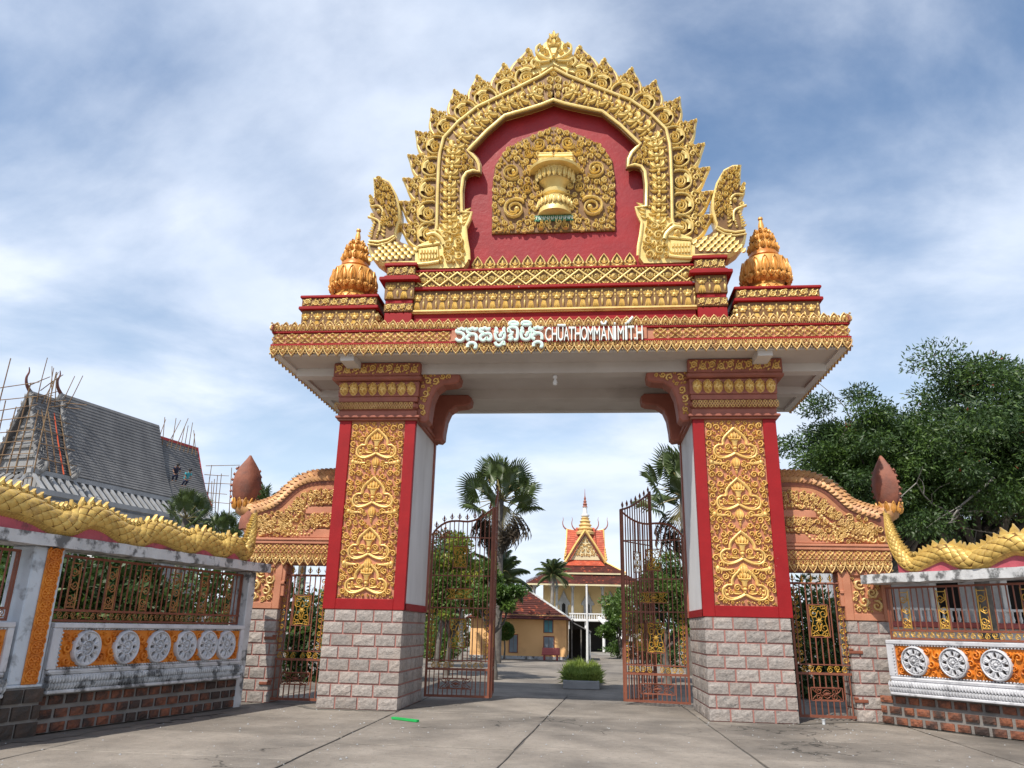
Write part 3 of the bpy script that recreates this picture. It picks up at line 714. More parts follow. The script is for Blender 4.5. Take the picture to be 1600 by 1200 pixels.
# dark dirt that has settled along the foot of the walls
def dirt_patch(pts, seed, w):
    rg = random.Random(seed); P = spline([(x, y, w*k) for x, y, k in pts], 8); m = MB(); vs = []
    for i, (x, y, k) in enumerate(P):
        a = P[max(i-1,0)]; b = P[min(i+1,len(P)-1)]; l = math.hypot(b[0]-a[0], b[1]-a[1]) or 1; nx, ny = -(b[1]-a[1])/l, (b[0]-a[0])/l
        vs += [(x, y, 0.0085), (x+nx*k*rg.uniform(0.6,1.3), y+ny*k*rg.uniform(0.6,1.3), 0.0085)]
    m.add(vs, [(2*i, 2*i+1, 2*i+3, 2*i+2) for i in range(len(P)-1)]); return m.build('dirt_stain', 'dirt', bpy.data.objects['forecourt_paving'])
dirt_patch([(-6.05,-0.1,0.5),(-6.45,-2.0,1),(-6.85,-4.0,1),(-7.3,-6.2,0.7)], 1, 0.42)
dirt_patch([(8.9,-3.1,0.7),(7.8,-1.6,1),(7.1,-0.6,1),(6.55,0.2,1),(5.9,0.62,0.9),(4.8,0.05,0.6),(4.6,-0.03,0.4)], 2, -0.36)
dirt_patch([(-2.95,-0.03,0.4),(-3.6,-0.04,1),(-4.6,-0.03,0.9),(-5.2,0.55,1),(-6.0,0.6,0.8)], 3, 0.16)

# ================================================================== lettering
def ribbon(mb, pts, w, h, w0=0.0, inset=0.22):
    m = len(pts); vs = []
    for i in range(m):
        a = pts[max(i-1,0)]; b = pts[min(i+1,m-1)]; du, dv = b[0]-a[0], b[1]-a[1]; l = math.hypot(du,dv) or 1; nu, nv = -dv/l, du/l; u, v = pts[i]
        for s, hh in ((0.5,0),(0.5,0.85),(0.5-inset,1),(-0.5+inset,1),(-0.5,0.85),(-0.5,0)): vs.append((u+nu*w*s, v+nv*w*s, w0+h*hh))
    fs = []; c0 = mb.cur
    for k in range(5):
        mb_f = [(i*6+k, i*6+k+1, (i+1)*6+k+1, (i+1)*6+k) for i in range(m-1)]
        fs.append((k, mb_f))
    o = len(mb.v); mb.add(vs, [])
    for k, ff in fs:
        mb.f += [tuple(i+o for i in q) for q in ff]; mb.mi += [1 if k == 2 else 0]*len(ff)
    e = (m-1)*6
    mb.f += [tuple(o+i for i in (5,4,3,2,1,0)), tuple(o+e+i for i in range(6))]; mb.mi += [0,0]
def kz(x, y): return (-2.195+x*0.001443, 7.684-(y-225)*0.00153)
crown = lambda x: [(x+130,225),(x+128,246),(x+98,252),(x+66,230),(x+34,250),(x,244)]
def ta(x): return [crown(x), [(x-4,252),(x-6,290),(x+40,318),(x+95,322),(x+128,350),(x+130,415)], [(x+40,330),(x,350),(x-8,395),(x+28,408)]]
def ta_sub(x): return [[(x+6,515),(x+2,480),(x+40,452),(x+90,452),(x+124,478),(x+124,522),(x+96,520)]]
def mo(x): return [[(x+150,232),(x+128,256),(x+138,300),(x+145,360),(x+118,402),(x+70,415),(x+24,396),(x+6,350),(x+2,310)], [(x,232),(x+26,256),(x+4,292),(x+48,306)], [(x+140,318),(x+96,312),(x+88,345),(x+60,360)]]
def vow(x): return [[(x,192),(x+2,160),(x+50,148),(x+104,160),(x+116,190),(x,192)]]
KH = [[crown(142), [(142,250),(132,286),(198,298),(244,328),(248,374),(212,414),(160,414),(124,384)]],
      ta(304), ta_sub(304),
      [crown(488)+[(490,286),(540,308)], [(640,330),(652,370),(634,412),(596,404),(590,366)], [(560,318),(500,346),(492,392),(530,420),(566,404),(584,380)], [(556,322),(610,312),(644,334)]],
      mo(706), [[(712,446),(736,486),(786,494),(818,462),(842,446),(848,492)]],
      [[(912,300),(906,250),(950,226),(1010,234),(1040,270),(1040,360),(1030,412),(990,414)], [(912,262),(940,300),(980,316)], [(908,400),(938,414),(964,388),(920,356),(968,340)]], vow(922),
      mo(1090), vow(1108),
      ta(1270), ta_sub(1276)]
for strokes in KH:
    m = MB(front(-S-0.006))
    for st in strokes: ribbon(m, spline([kz(*p) for p in st], 3), 0.064, 0.075)
    m.build('khmer_letter', ['letter_side','letter_mint'], board)
def lat(zx): return -0.07+(840+zx/8.89-855)*0.01345
def glyph_mesh(ch):
    c = bpy.data.curves.new('glyph', 'FONT'); c.body = ch; c.extrude = 0.0; c.resolution_u = 3
    o = bpy.data.objects.new('glyph', c); COL.objects.link(o)
    dg = bpy.context.evaluated_depsgraph_get(); dg.update()
    me = bpy.data.meshes.new_from_object(o.evaluated_get(dg)); vs = [tuple(v.co) for v in me.vertices]; fs = [tuple(p.vertices) for p in me.polygons]
    bpy.data.objects.remove(o); bpy.data.curves.remove(c); bpy.data.meshes.remove(me); return vs, fs
def solid_glyph(mb, ch, x0, x1, z0, z1, h, fat=0.0):
    vs, fs = glyph_mesh(ch); xs = [v[0] for v in vs]; ys = [v[1] for v in vs]; ax, bx, ay, by = min(xs), max(xs), min(ys), max(ys)
    P = [((v[0]-ax)/(bx-ax)*(x1-x0)+x0, (v[1]-ay)/(by-ay)*(z1-z0)+z0) for v in vs]; n = len(P)
    ed = {}
    for q in fs:
        for a, b in zip(q, q[1:]+q[:1]): ed[(a,b)] = 1
    side = [(a, b, n+b, n+a) for (a, b) in ed if (b, a) not in ed]
    mb.cur = 1; mb.add([(u,v,h) for u, v in P], [q for q in fs])
    mb.cur = 0; mb.add([(u,v,0) for u, v in P]+[(u,v,h) for u, v in P], side)
for ch, a, b in (('C',110,192),('H',203,277),('U',288,362),('A',370,440),('T',436,518),('H',524,602),('O',608,692),('M',698,778),('M',788,868),('A',880,964),('N',982,1054),('I',1060,1088),('M',1112,1194),('I',1213,1242),('T',1252,1338),('H',1368,1452)):
    m = MB(front(-S-0.006)); solid_glyph(m, ch, lat(a), lat(b), 7.357, 7.665, 0.07); m.build('letter', ['letter_side','letter_white'], board)
def lz(y): return 7.665-(y-240)*0.00163
for st, w in (([(280,212),(395,216)],0.045), ([(885,170),(905,205),(940,205),(958,165)],0.045), ([(1062,200),(1086,200)],0.04), ([(1248,196),(1325,112)],0.05), ([(1214,204),(1238,204)],0.035), ([(1337,412),(1360,412)],0.04)):
    m = MB(front(-S-0.006)); ribbon(m, [(lat(x), lz(y)) for x, y in st], w, 0.075); m.build('accent_mark', ['letter_side','letter_white'], board)

# ================================================================== podium of the pediment
def banded(name, xa, xb, y0, y1, tiers, parent):
    """stack of mouldings: (z0, z1, out, material index)"""
    m = MB()
    for z0, z1, e, mi in tiers:
        m.cur = mi; m.bbox(xa-e, xb+e, y0-e, y1+e, z0, z1, min(0.012,(z1-z0)*0.3))
    return m.build(name, ['red','terracotta','recess_shade','gold'], parent)
T_POD = [(7.86,8.42,0.0,0),(8.42,8.445,0.05,3),(8.446,8.50,0.09,3),(8.501,9.0,0.02,2),(9.0,9.075,0.10,0),(9.076,9.475,0.02,2),(9.476,9.53,0.06,0)]
pod = banded('podium', -3.2, 3.2, 0.04, 1.4, T_POD, gate)
n = 22; w = 6.44/n
for i in range(n):
    x = -3.22+w*(i+0.5)
    inst(LOTUS, pod, TRS((x, 0.02, 8.50), (R(-7),0,0), (w, 0.34, 0.49)))
n = 16; w = 6.44/n
for i in range(n): inst(LOZ, pod, TRS((-3.22+w*(i+0.5), 0.02, 9.276), (0,0,0), (w, 0.3, 0.40)))
for s in (-1,1):                                     # small plinths that carry the serpent heads
    a, b = sorted((s*3.22, s*3.86))
    sp = banded('serpent_plinth', a, b, -0.06, 1.2, [(7.86,8.44,0.0,0),(8.45,8.66,0.02,2),(8.661,8.76,0.0,0),(8.761,9.20,0.03,2),(9.201,9.29,0.15,0),(9.291,9.36,0.06,0),(9.361,9.60,0.02,2),(9.601,9.67,0.07,0)], gate)
    for i in range(2): inst(LOTUS, sp, TRS((a+0.33*(i+0.5), -0.09, 8.76), (R(-10),0,0), (0.34, 0.36, 0.45)))
    for i in range(2): inst(VINE, sp, TRS((a+0.33*(i+0.5), -0.08, 9.37), (0,0,0), (0.33, 0.2, 0.44))); inst(VINE, sp, TRS((a+0.33*(i+0.5), -0.08, 8.46), (0,0,0), (0.33, 0.2, 0.38)))
    # corner pedestals with lotus-bud finials
    a, b = sorted((s*4.10, s*5.86))
    ped = banded('pedestal', a, b, 0.02, 1.8, [(7.86,8.10,0.0,0),(8.101,8.57,0.0,2),(8.571,8.65,0.07,0),(8.651,8.865,0.02,2),(8.866,8.93,0.06,0)], gate)
    for i in range(6): w = (b-a)/6; inst(LOTUS, ped, TRS((a+w*(i+0.5), 0.02, 8.09), (R(-8),0,0), (w, 0.34, 0.48)))
    for i in range(4): w = (b-a)/4; inst(VINE, ped, TRS((a+w*(i+0.5), 0.0, 8.655), (0,0,0), (w, 0.22, 0.41)))
    Ms = -s
    for i in range(5):
        inst(LOTUS, ped, TRS(((a if s > 0 else b), 0.2+0.34*i, 8.09), (0,R(-0),-s*math.pi/2), (0.34, 0.3, 0.48)))
    # finial
    c = (s*4.98, 0.90, 0)
    m = MB(); m.cur = 0
    m.lathe([(0.000,8.93),(0.459,8.93),(0.541,9.03),(0.525,9.16),(0.410,9.28),(0.361,9.34),(0.410,9.40),(0.492,9.52),(0.537,9.68),(0.525,9.85),(0.476,9.97),(0.361,10.0),(0.328,10.02)], 28, c)
    m.cur = 1; m.lathe([(0.328,10.02),(0.361,10.07),(0.336,10.16),(0.303,10.20),(0.295,10.24)], 24, c)
    m.cur = 0; m.lathe([(0.295,10.24),(0.307,10.30),(0.287,10.42),(0.230,10.46),(0.221,10.50),(0.234,10.55),(0.197,10.66),(0.139,10.70),(0.143,10.74),(0.107,10.82),(0.070,10.85),(0.070,10.95),(0.045,11.06),(0.040,11.09),(0.062,11.12),(0.050,11.17),(0,11.19)], 20, c)
    bud = m.build('bud_finial', ['bud_orange','amber'], gate, 40)
    if s < 0:
        q = MB(FRONT); q.leaf(0,0,math.pi/2,1.0,0.9,0.16); q.ridge([(-0.3,0.15),(-0.38,0.5),(-0.2,0.85),(0,1.0),(0.2,0.85),(0.38,0.5),(0.3,0.15)],0.1,0.14); q.leaf(0,0.05,math.pi/2,0.8,0.3,0.26); BP = mesh_of(q, 'lotus_petal', 'bud_orange', 50); BPG = BP.copy(); BPG.name = 'lotus_petal'; BPG.materials[0] = MATS['gold']
    for r, z, h, k, tilt in ((0.525,9.50,0.42,15,-4),(0.455,9.33,0.20,15,18),(0.29,10.23,0.2,13,4),(0.225,10.5,0.16,11,6),(0.505,9.02,0.16,18,-6),(0.135,10.70,0.12,8,8)):
        for i in range(k):
            a_ = 2*math.pi*(i+0.5)/k
            # outward direction a_; petal front (-y) must look outward
            inst(BP, bud, Matrix.Translation((c[0]+r*math.sin(a_)*1.0, c[1]-r*math.cos(a_), z)) @ Matrix.Rotation(a_,4,'Z') @ Matrix.Rotation(R(tilt),4,'X') @ Matrix.Diagonal((2*math.pi*r/k*1.0, 0.35, h, 1)))
    for r, z, h, k in ((0.535,9.52,0.14,22),):
        for i in range(k):
            a_ = 2*math.pi*i/k; inst(BP, bud, Matrix.Translation((c[0]+r*math.sin(a_), c[1]-r*math.cos(a_), z)) @ Matrix.Rotation(a_,4,'Z') @ Matrix.Rotation(math.pi,4,'Y') @ Matrix.Diagonal((2*math.pi*r/k, 0.3, h, 1)))

# ================================================================== pediment
INNER = [(0,14.16),(-0.30,14.03),(-0.58,13.94),(-1.22,13.75),(-1.66,13.32),(-2.13,12.75),(-2.03,12.62),(-1.91,12.48),(-1.84,12.32),(-1.81,12.15),(-1.95,12.20),(-2.12,12.14),(-2.21,11.98),(-2.24,11.60),(-2.21,11.02),(-1.96,10.98),(-2.02,10.80),(-2.10,10.62),(-2.06,10.3),(-2.0,10.0),(-1.98,9.75),(-2.08,9.58)]
OUTER = [(0,15.05),(-0.3,14.83),(-0.87,14.52),(-1.40,14.24),(-1.88,13.99),(-2.34,13.58),(-2.69,13.13),(-2.76,12.70),(-2.77,12.34),(-2.76,11.62),(-2.73,10.67),(-2.78,10.42)]
MAKARA = [(-2.95,10.30),(-3.18,10.20),(-3.22,10.02),(-3.20,9.66),(-3.10,9.58)]
m = MB(front(0.42))
m.prism([(x, z) for x, z in [(0,14.6),(-1.0,14.1),(-2.0,13.6),(-2.5,12.9),(-2.5,9.55),(2.5,9.55),(2.5,12.9),(2.0,13.6),(1.0,14.1)]], 0, 0.17)
ped = m.build('pediment', 'tympanum_red', gate)          # the red field
def back_mass():
    """plain gold mass standing behind the flame leaves"""
    tips = [(-0.64,15.77),(-1.26,15.36),(-1.93,15.03),(-2.50,14.63),(-3.05,14.09),(-3.41,13.45),(-3.55,12.76),(-3.63,12.10),(-3.67,11.44),(-3.64,10.82)]
    base = [(-0.62,14.66),(-1.1,14.4),(-1.62,14.13),(-2.1,13.8),(-2.5,13.4),(-2.72,12.9),(-2.77,12.3),(-2.77,11.7),(-2.75,11.05),(-2.73,10.5)]
    mid = [(b[0]+(t[0]-b[0])*0.55, b[1]+(t[1]-b[1])*0.55) for t, b in zip(tips, base)]
    o = [(0,15.35)]+[(-0.45,15.2)]+mid+[(-2.95,10.4),(-2.6,10.3)]+[(-2.5,12.9),(-2.0,13.6),(-1,14.1),(0,14.6)]
    return o, tips, base
BO, TIPS, BASE = back_mass()
m = MB(front(0.40))
for s in (1,-1): m.prism([(s*u, v) for u, v in BO], 0, 0.16, 0.03)
m.build('flame_backing', 'gold', ped)
def flame_leaf():
    """one curled flame of the border: 1 tall, pointing up, its belly to the right (+u); built in metres for a 1 m leaf"""
    m = MB(FRONT); rg = random.Random(41)
    o = spline([(u+0.06, v) for u, v in [(-0.26,-0.03),(-0.33,0.18),(-0.31,0.40),(-0.25,0.60),(-0.18,0.78),(-0.14,0.92),(-0.11,1.04),(-0.05,1.06),(0.02,0.99),(0.12,0.86),(0.26,0.70),(0.36,0.50),(0.38,0.24),(0.28,-0.03)]], 2)
    m.cur = 0; m.prism(o[:-1], -0.10, 0.06, 0.045)
    oc = (0.05,0.42); m.cur = 1; m.prism([(oc[0]+(u-oc[0])*0.82, oc[1]+(v-oc[1])*0.86) for u, v in o[:-1]], 0.0, 0.0615); m.cur = 0
    m.scroll(0.05,0.22,0.165,2.6,1.9,-1,0.085,0.045,20,True,0.055)
    m.ridge(spline([(-0.20,0.06),(-0.23,0.28),(-0.12,0.48),(0.08,0.50),(0.24,0.38),(0.26,0.16),(0.14,0.02)],3),0.045,0.075,0.055)
    m.ridge(spline([(-0.05,0.40),(0.06,0.44),(0.17,0.38)],3),0.09,0.10,0.055)
    for k in range(4): m.dome(-0.07+k*0.085,0.53+0.02*math.sin(k),0.03,0.03,0.07,0,6,0.06)
    cs = [(-0.06,0.62,0.085),(0.10,0.62,0.085),(0.02,0.75,0.07),(-0.07,0.76,0.05),(0.09,0.76,0.045),(0.0,0.87,0.05),(0.02,0.97,0.045),(-0.17,0.52,0.05),(0.22,0.50,0.045),(-0.18,0.16,0.05),(0.22,0.10,0.045),(-0.16,0.06,0.04),(-0.20,0.42,0.04),(-0.25,0.30,0.05),(0.28,0.25,0.04),(0.17,0.72,0.05),(-0.14,0.68,0.05)]
    for i, (u, v, r) in enumerate(cs): m.flourish(u*1.12, v, r*1.15, random.Random(60+i), 0.052, 0.055)
    m.dome(0.01,1.02,0.04,0.05,0.12,0,7,-0.02)
    return mesh_of(m, 'flame_leaf', ['gold','recess_shade'], 45)
FLAME = flame_leaf()
for s in (1,-1):
    for i, (t, b) in enumerate(zip(TIPS, BASE)):
        du, dv = s*(t[0]-b[0]), t[1]-b[1]; L = math.hypot(du, dv)+0.06; a = math.atan2(dv, du)-math.pi/2
        lean = -s*0.10
        M = front(0.20+0.012*(i % 2), s*b[0], b[1]) @ Matrix.Rotation(a,4,'Z') @ FRONT.inverted() @ Matrix.Diagonal((-s*L*1.10, 1.15, L, 1))
        inst(FLAME, ped, M)
# apex leaf
m = MB(FRONT)
o = [(0,1.36),(0.10,1.26),(0.16,1.10),(0.26,1.0),(0.34,0.86),(0.44,0.72),(0.50,0.55),(0.60,0.40),(0.62,0.20),(0.62,-0.05),(0.30,0.06),(0,0.28)]
m.prism(o+[(-u, v) for u, v in reversed(o[1:-1])], -0.1, 0.1, 0.04)
for s in (-1,1):
    m.ridge(spline([(s*0.04,0.40),(s*0.22,0.46),(s*0.42,0.62),(s*0.44,0.80),(s*0.34,0.90)],3),0.07,0.1,0.09); m.scroll(s*0.30,0.80,0.10,0,1.4,s,0.09,0.04,12,True,0.09)
    m.ridge(spline([(s*0.10,0.36),(s*0.36,0.34),(s*0.52,0.42),(s*0.56,0.28),(s*0.48,0.16)],3),0.07,0.1,0.09); m.scroll(s*0.40,0.26,0.11,1.57,1.5,-s,0.09,0.045,12,True,0.09)
    m.scroll(s*0.20,0.66,0.09,1.57,1.4,s,0.08,0.04,12,True,0.09); m.scroll(s*0.13,1.03,0.08,1.57,1.3,s,0.08,0.04,12,True,0.09); m.leaf(s*0.03,1.08,math.pi/2-s*0.5,0.2,0.1,0.1,0.09); m.leaf(s*0.05,0.82,math.pi/2-s*0.7,0.2,0.12,0.1,0.09)
    m.dome(s*0.26,0.52,0.05,0.05,0.08,0,6,0.09)
m.ridge([(-0.13,0.80),(0,0.82),(0.13,0.80)],0.06,0.14,0.09); m.prism([(-0.06,0.56),(0.06,0.56),(0.11,0.78),(-0.11,0.78)],0.08,0.18,0.03); m.dome(0,0.50,0.07,0.06,0.14,0,9,0.08)
m.leaf(0,0.84,math.pi/2,0.24,0.16,0.14,0.09); m.leaf(0,1.08,math.pi/2,0.26,0.13,0.12,0.09)
ap = m.build('apex_leaf', 'gold', ped, 45); ap.location = (0, 0.18, 14.99)
# carved frame around the red field, one half each side, ending in sea-monster heads
def offset(path, d):
    out = []
    for i, p in enumerate(path):
        a = path[max(i-1,0)]; b = path[min(i+1,len(path)-1)]; l = math.hypot(b[0]-a[0], b[1]-a[1]) or 1
        out.append((p[0]-(b[1]-a[1])/l*d, p[1]+(b[0]-a[0])/l*d))
    return out
q = MB(FRONT)
q.dome(0,0,0.12,0.13,0.16,0,8)
for s in (-1,1):
    q.leaf(s*0.06,-0.08,math.pi/2-s*1.15,0.46,0.26,0.17,0,s*1.0); q.leaf(s*0.05,-0.16,-math.pi/2+s*1.2,0.40,0.15,0.12,0,s*0.8); q.dome(s*0.41,0.22,0.07,0.07,0.14,0,6); q.dome(s*0.17,0.20,0.06,0.08,0.14,0,6)
q.leaf(0,-0.30,math.pi/2,0.3,0.2,0.13); q.dome(0,0.30,0.1,0.08,0.15,0,7)
FPET = mesh_of(q, 'frame_petal', 'gold', 50)
for s in (1,-1):
    m = MB(front(0.30))
    out = INNER+[(-2.3,9.57)]+[(-3.10,9.58)]+list(reversed(MAKARA[:-1]))+list(reversed(OUTER))
    m.prism([(s*u, v) for u, v in out], 0, 0.30, 0.0)
    m.cur=1; m.prism([(s*u, v) for u, v in offset(INNER[:15],0.10)]+[(s*u, v) for u, v in reversed(offset(OUTER[:-1],-0.09))], 0.2, 0.303); m.cur=0
    inn = offset(INNER[:-1], 0.03); P = [(s*u, v) for u, v in inn]
    m.ridge(P, 0.075, 0.06, 0.299)
    P = [(s*u, v) for u, v in offset(OUTER, -0.03)]; m.ridge(P, 0.07, 0.07, 0.299)
    fr = m.build('pediment_frame', ['gold','recess_shade'], ped, 35)
    # petal chain up the middle of the frame
    from_in = spline(INNER[:15], 8); from_out = spline(OUTER, 8)
    def nearest(p, path): return min(path, key=lambda c: (c[0]-p[0])**2+(c[1]-p[1])**2)
    smooth_in = spline([(0,14.16),(-0.58,13.94),(-1.22,13.75),(-1.66,13.32),(-2.10,12.80),(-2.16,12.4),(-2.22,11.98),(-2.24,11.60),(-2.2,11.0),(-2.12,10.5)], 12)
    mid = []
    for p in smooth_in:
        c = nearest(p, from_out); mid.append(((p[0]+c[0])/2, (p[1]+c[1])/2, math.dist(p, c)))
    # walk along
    acc = 0; last = mid[0]; k = 0; step = 0.30
    for a, b in zip(mid[:-1], mid[1:]):
        acc += math.dist(a[:2], b[:2])
        if acc >= step:
            acc -= step; ang = math.atan2(a[1]-b[1], s*(a[0]-b[0]))-math.pi/2; wd = b[2]*0.95
            M = front(-0.0, s*b[0], b[1]) @ Matrix.Rotation(ang,4,'Z') @ FRONT.inverted() @ Matrix.Diagonal((wd, 0.62, 0.52, 1))
            inst(FPET, fr, M)
    # spandrel scrolls where the frame swells
    m = MB(front(0.0)); rg = random.Random(8)
    for j, (u, v, r) in enumerate([(-0.10,14.72,0.12),(-0.12,14.48,0.12),(-0.32,14.60,0.11),(-0.34,14.36,0.13),(-0.10,14.28,0.09),(-0.52,14.50,0.08),(-0.04,14.88,0.06)]): m.flourish(s*u, v, r, random.Random(j), 0.07)
    sw = [(s*u, v) for u, v in [(-2.16,12.74),(-1.95,12.46),(-1.86,12.2),(-2.1,12.22),(-2.3,12.05),(-2.34,12.5)]]
    cs = pack(lambda u, v, r: inpoly(u, v, sw) and dist_poly(u, v, sw) > r*0.8, (*sorted((-s*2.2,-s*1.8)),12.1,12.75), [0.09,0.06,0.045,0.03,0.022], rg, None, 500)
    sw2 = [(s*u, v) for u, v in [(-2.66,10.5),(-2.2,10.7),(-2.12,10.35),(-2.06,10.0),(-2.04,9.75),(-2.15,9.64),(-2.62,9.64),(-2.68,9.75),(-2.60,10.15)]]
    cs += pack(lambda u, v, r: inpoly(u, v, sw2) and dist_poly(u, v, sw2) > r*0.7, (*sorted((-s*2.7,-s*1.95)),9.6,10.7), [0.13,0.10,0.075,0.055,0.04,0.03], rg, None, 700)
    fill(m, cs, 33, None, 0.07)
    # spur
    for k2 in range(4): m.leaf(s*(-2.16), 11.02-0.1*k2, math.pi/2-s*(-1)*(-0.9)*1.2 if False else (0.55 if s > 0 else math.pi-0.55), 0.24-0.03*k2, 0.09, 0.05)
    # sea-monster face: jaws with teeth, eye, brow
    m.prism([(s*u, v) for u, v in [(-3.16,10.08),(-2.70,10.13),(-2.66,9.86),(-2.74,9.76),(-3.16,9.70)]], 0, 0.05, 0.02)
    for u in range(6):
        a, b = sorted((s*(-3.12+u*0.07), s*(-3.12+u*0.07+0.05))); m.prism([(a,9.93),(b,9.93),(b,10.03),(a,10.03)], 0.04, 0.09, 0.012); m.prism([(a,9.78),(b,9.78),(b,9.88),(a,9.88)], 0.04, 0.09, 0.012)
    m.ridge([(s*-3.18,10.12),(s*-2.9,10.16),(s*-2.66,10.2)],0.07,0.08); m.ridge([(s*-3.18,9.66),(s*-2.9,9.68),(s*-2.66,9.72)],0.08,0.08)
    m.dome(s*-2.86,10.30,0.085,0.085,0.14,0,10); m.dome(s*-2.86,10.30,0.04,0.04,0.19,0,8)
    m.ridge(spline([(s*-2.98,10.42),(s*-2.8,10.46),(s*-2.62,10.30),(s*-2.56,10.15)],3),0.09,0.09); m.ridge(spline([(s*-2.92,10.52),(s*-2.72,10.54),(s*-2.52,10.32)],3),0.05,0.07)
    m.build('monster_face', 'gold', fr, 45)['kind'] = 'stuff'
# pointed teeth along the foot of the red field
n = 13; w = 3.86/n
for i in range(n): inst(TOOTH, ped, TRS((-1.93+w*(i+0.5), 0.235, 9.54), (0,0,0), (w*0.99, 0.22, 0.29)))
# plaque with scrolls
PLQ = [(0,13.52),(-0.30,13.38),(-0.70,13.22),(-1.17,12.91),(-1.44,12.46),(-1.49,11.92),(-1.47,10.54)]
PO = PLQ+[(-u, v) for u, v in reversed(PLQ[1:])]
m = MB(front(0.25)); m.prism(PO, 0, 0.05, 0.02); pq = m.build('scroll_plaque', 'recess_shade', ped)
m = MB(front(0.20)); rg = random.Random(4)
urn_o = [(-0.42,12.62),(-0.62,12.2),(-0.40,11.9),(-0.34,11.6),(-0.42,11.35),(-0.48,11.0),(-0.46,10.84),(0.5,10.84),(0.52,11.0),(0.46,11.35),(0.38,11.6),(0.44,11.9),(0.66,12.2),(0.46,12.62)]
big = [(-0.93,11.18,0.34,1,0.6),(-1.02,12.22,0.27,-1,-0.6),(-0.36,12.98,0.20,1,3.4),(-0.62,12.72,0.14,-1,0.3),(-0.30,10.68,0.12,-1,1.57),(-0.62,11.72,0.15,1,1.5)]
for u, v, r, d, a0 in big:
    for s in (1,-1):
        A0 = a0 if s > 0 else math.pi-a0
        m.scroll(s*u, v, r, A0, 1.9, s*d, 0.10, r*0.15, 26, True); m.scroll(s*u, v, r*1.14, A0+0.2*s*d, 0.8, s*d, 0.07, r*0.12, 16, False)
        for k in range(9):
            a = A0+s*d*k*0.62; m.leaf(s*u+r*0.80*math.cos(a)*(1-0.05*k), v+r*0.80*math.sin(a)*(1-0.05*k), a+s*d*1.0, r*0.34, r*0.2, 0.08, 0, s*d*1.0)
def insq(u, v, r):
    if not inpoly(u, v, PO) or dist_poly(u, v, PO) < r*0.75 or inpoly(u, v, urn_o): return False
    return all(math.hypot(u-a, v-b) > c*0.98+r*0.7 for a, b, c, _, _ in big)
cs = pack(insq, (-1.5,0,10.5,13.55), [0.10,0.082,0.066,0.052,0.04,0.03,0.023], rg, 0.0, 2200)
fill(m, cs, 130, 0.0, 0.052)
e = m.build('plaque_scrolls', 'gold', pq, 50); e['kind'] = 'stuff'
m = MB(); cx = 0.04; y = 0.24
m.lathe([(0,10.99),(0.40,10.99),(0.396,11.05),(0.386,11.12),(0.368,11.14),(0.368,11.36),(0.313,11.42),(0.221,11.46),(0.221,11.50),(0.294,11.54),(0.313,11.62),(0.239,11.68),(0.276,11.76),(0.386,11.86),(0.423,12.05),(0.442,12.12),(0.626,12.14),(0.644,12.20),(0.552,12.22),(0,12.22)], 26, (cx,y,0), math.pi, 2*math.pi)
ur = m.build('offering_stand', 'gold', ped, 35)
for i in range(11):
    a_ = math.pi*(i+0.5)/11-math.pi/2
    inst(BPG, ur, Matrix.Translation((cx+0.44*math.sin(a_), y-0.44*math.cos(a_), 11.84)) @ Matrix.Rotation(a_,4,'Z') @ Matrix.Rotation(R(6),4,'X') @ Matrix.Diagonal((0.13,0.2,0.27,1)))
    inst(BPG, ur, Matrix.Translation((cx+0.40*math.sin(a_), y-0.40*math.cos(a_), 11.15)) @ Matrix.Rotation(a_,4,'Z') @ Matrix.Diagonal((0.12,0.2,0.21,1)))
for k, (a, b) in enumerate(((-0.40,-0.02),(-0.02,0.46))):
    for j in range(2):
        m = MB(); m.bbox(cx+a, cx+b-0.005, y-0.42+0.03*k, y, 12.225+j*0.15, 12.225+j*0.15+0.11, 0.03); m.bbox(cx+a+0.01, cx+b-0.02, y-0.40+0.03*k, y, 12.336+j*0.15, 12.372+j*0.15, 0.01); m.build('palm_book', 'gold', ur)
m = MB(front(0.19)); m.prism([(-0.44,10.83),(0.48,10.83),(0.48,10.98),(-0.44,10.98)], 0, 0.03); gp = m.build('green_plate', 'plate_green', ped)
m = MB(front(0.16))
for k in range(9): u = -0.40+k*0.098; ribbon(m, [(u,10.86),(u+0.02,10.95),(u+0.05,10.90),(u+0.07,10.95),(u+0.07,10.86)], 0.022, 0.02)
m.build('plate_lettering', ['letter_side','letter_mint'], gp)
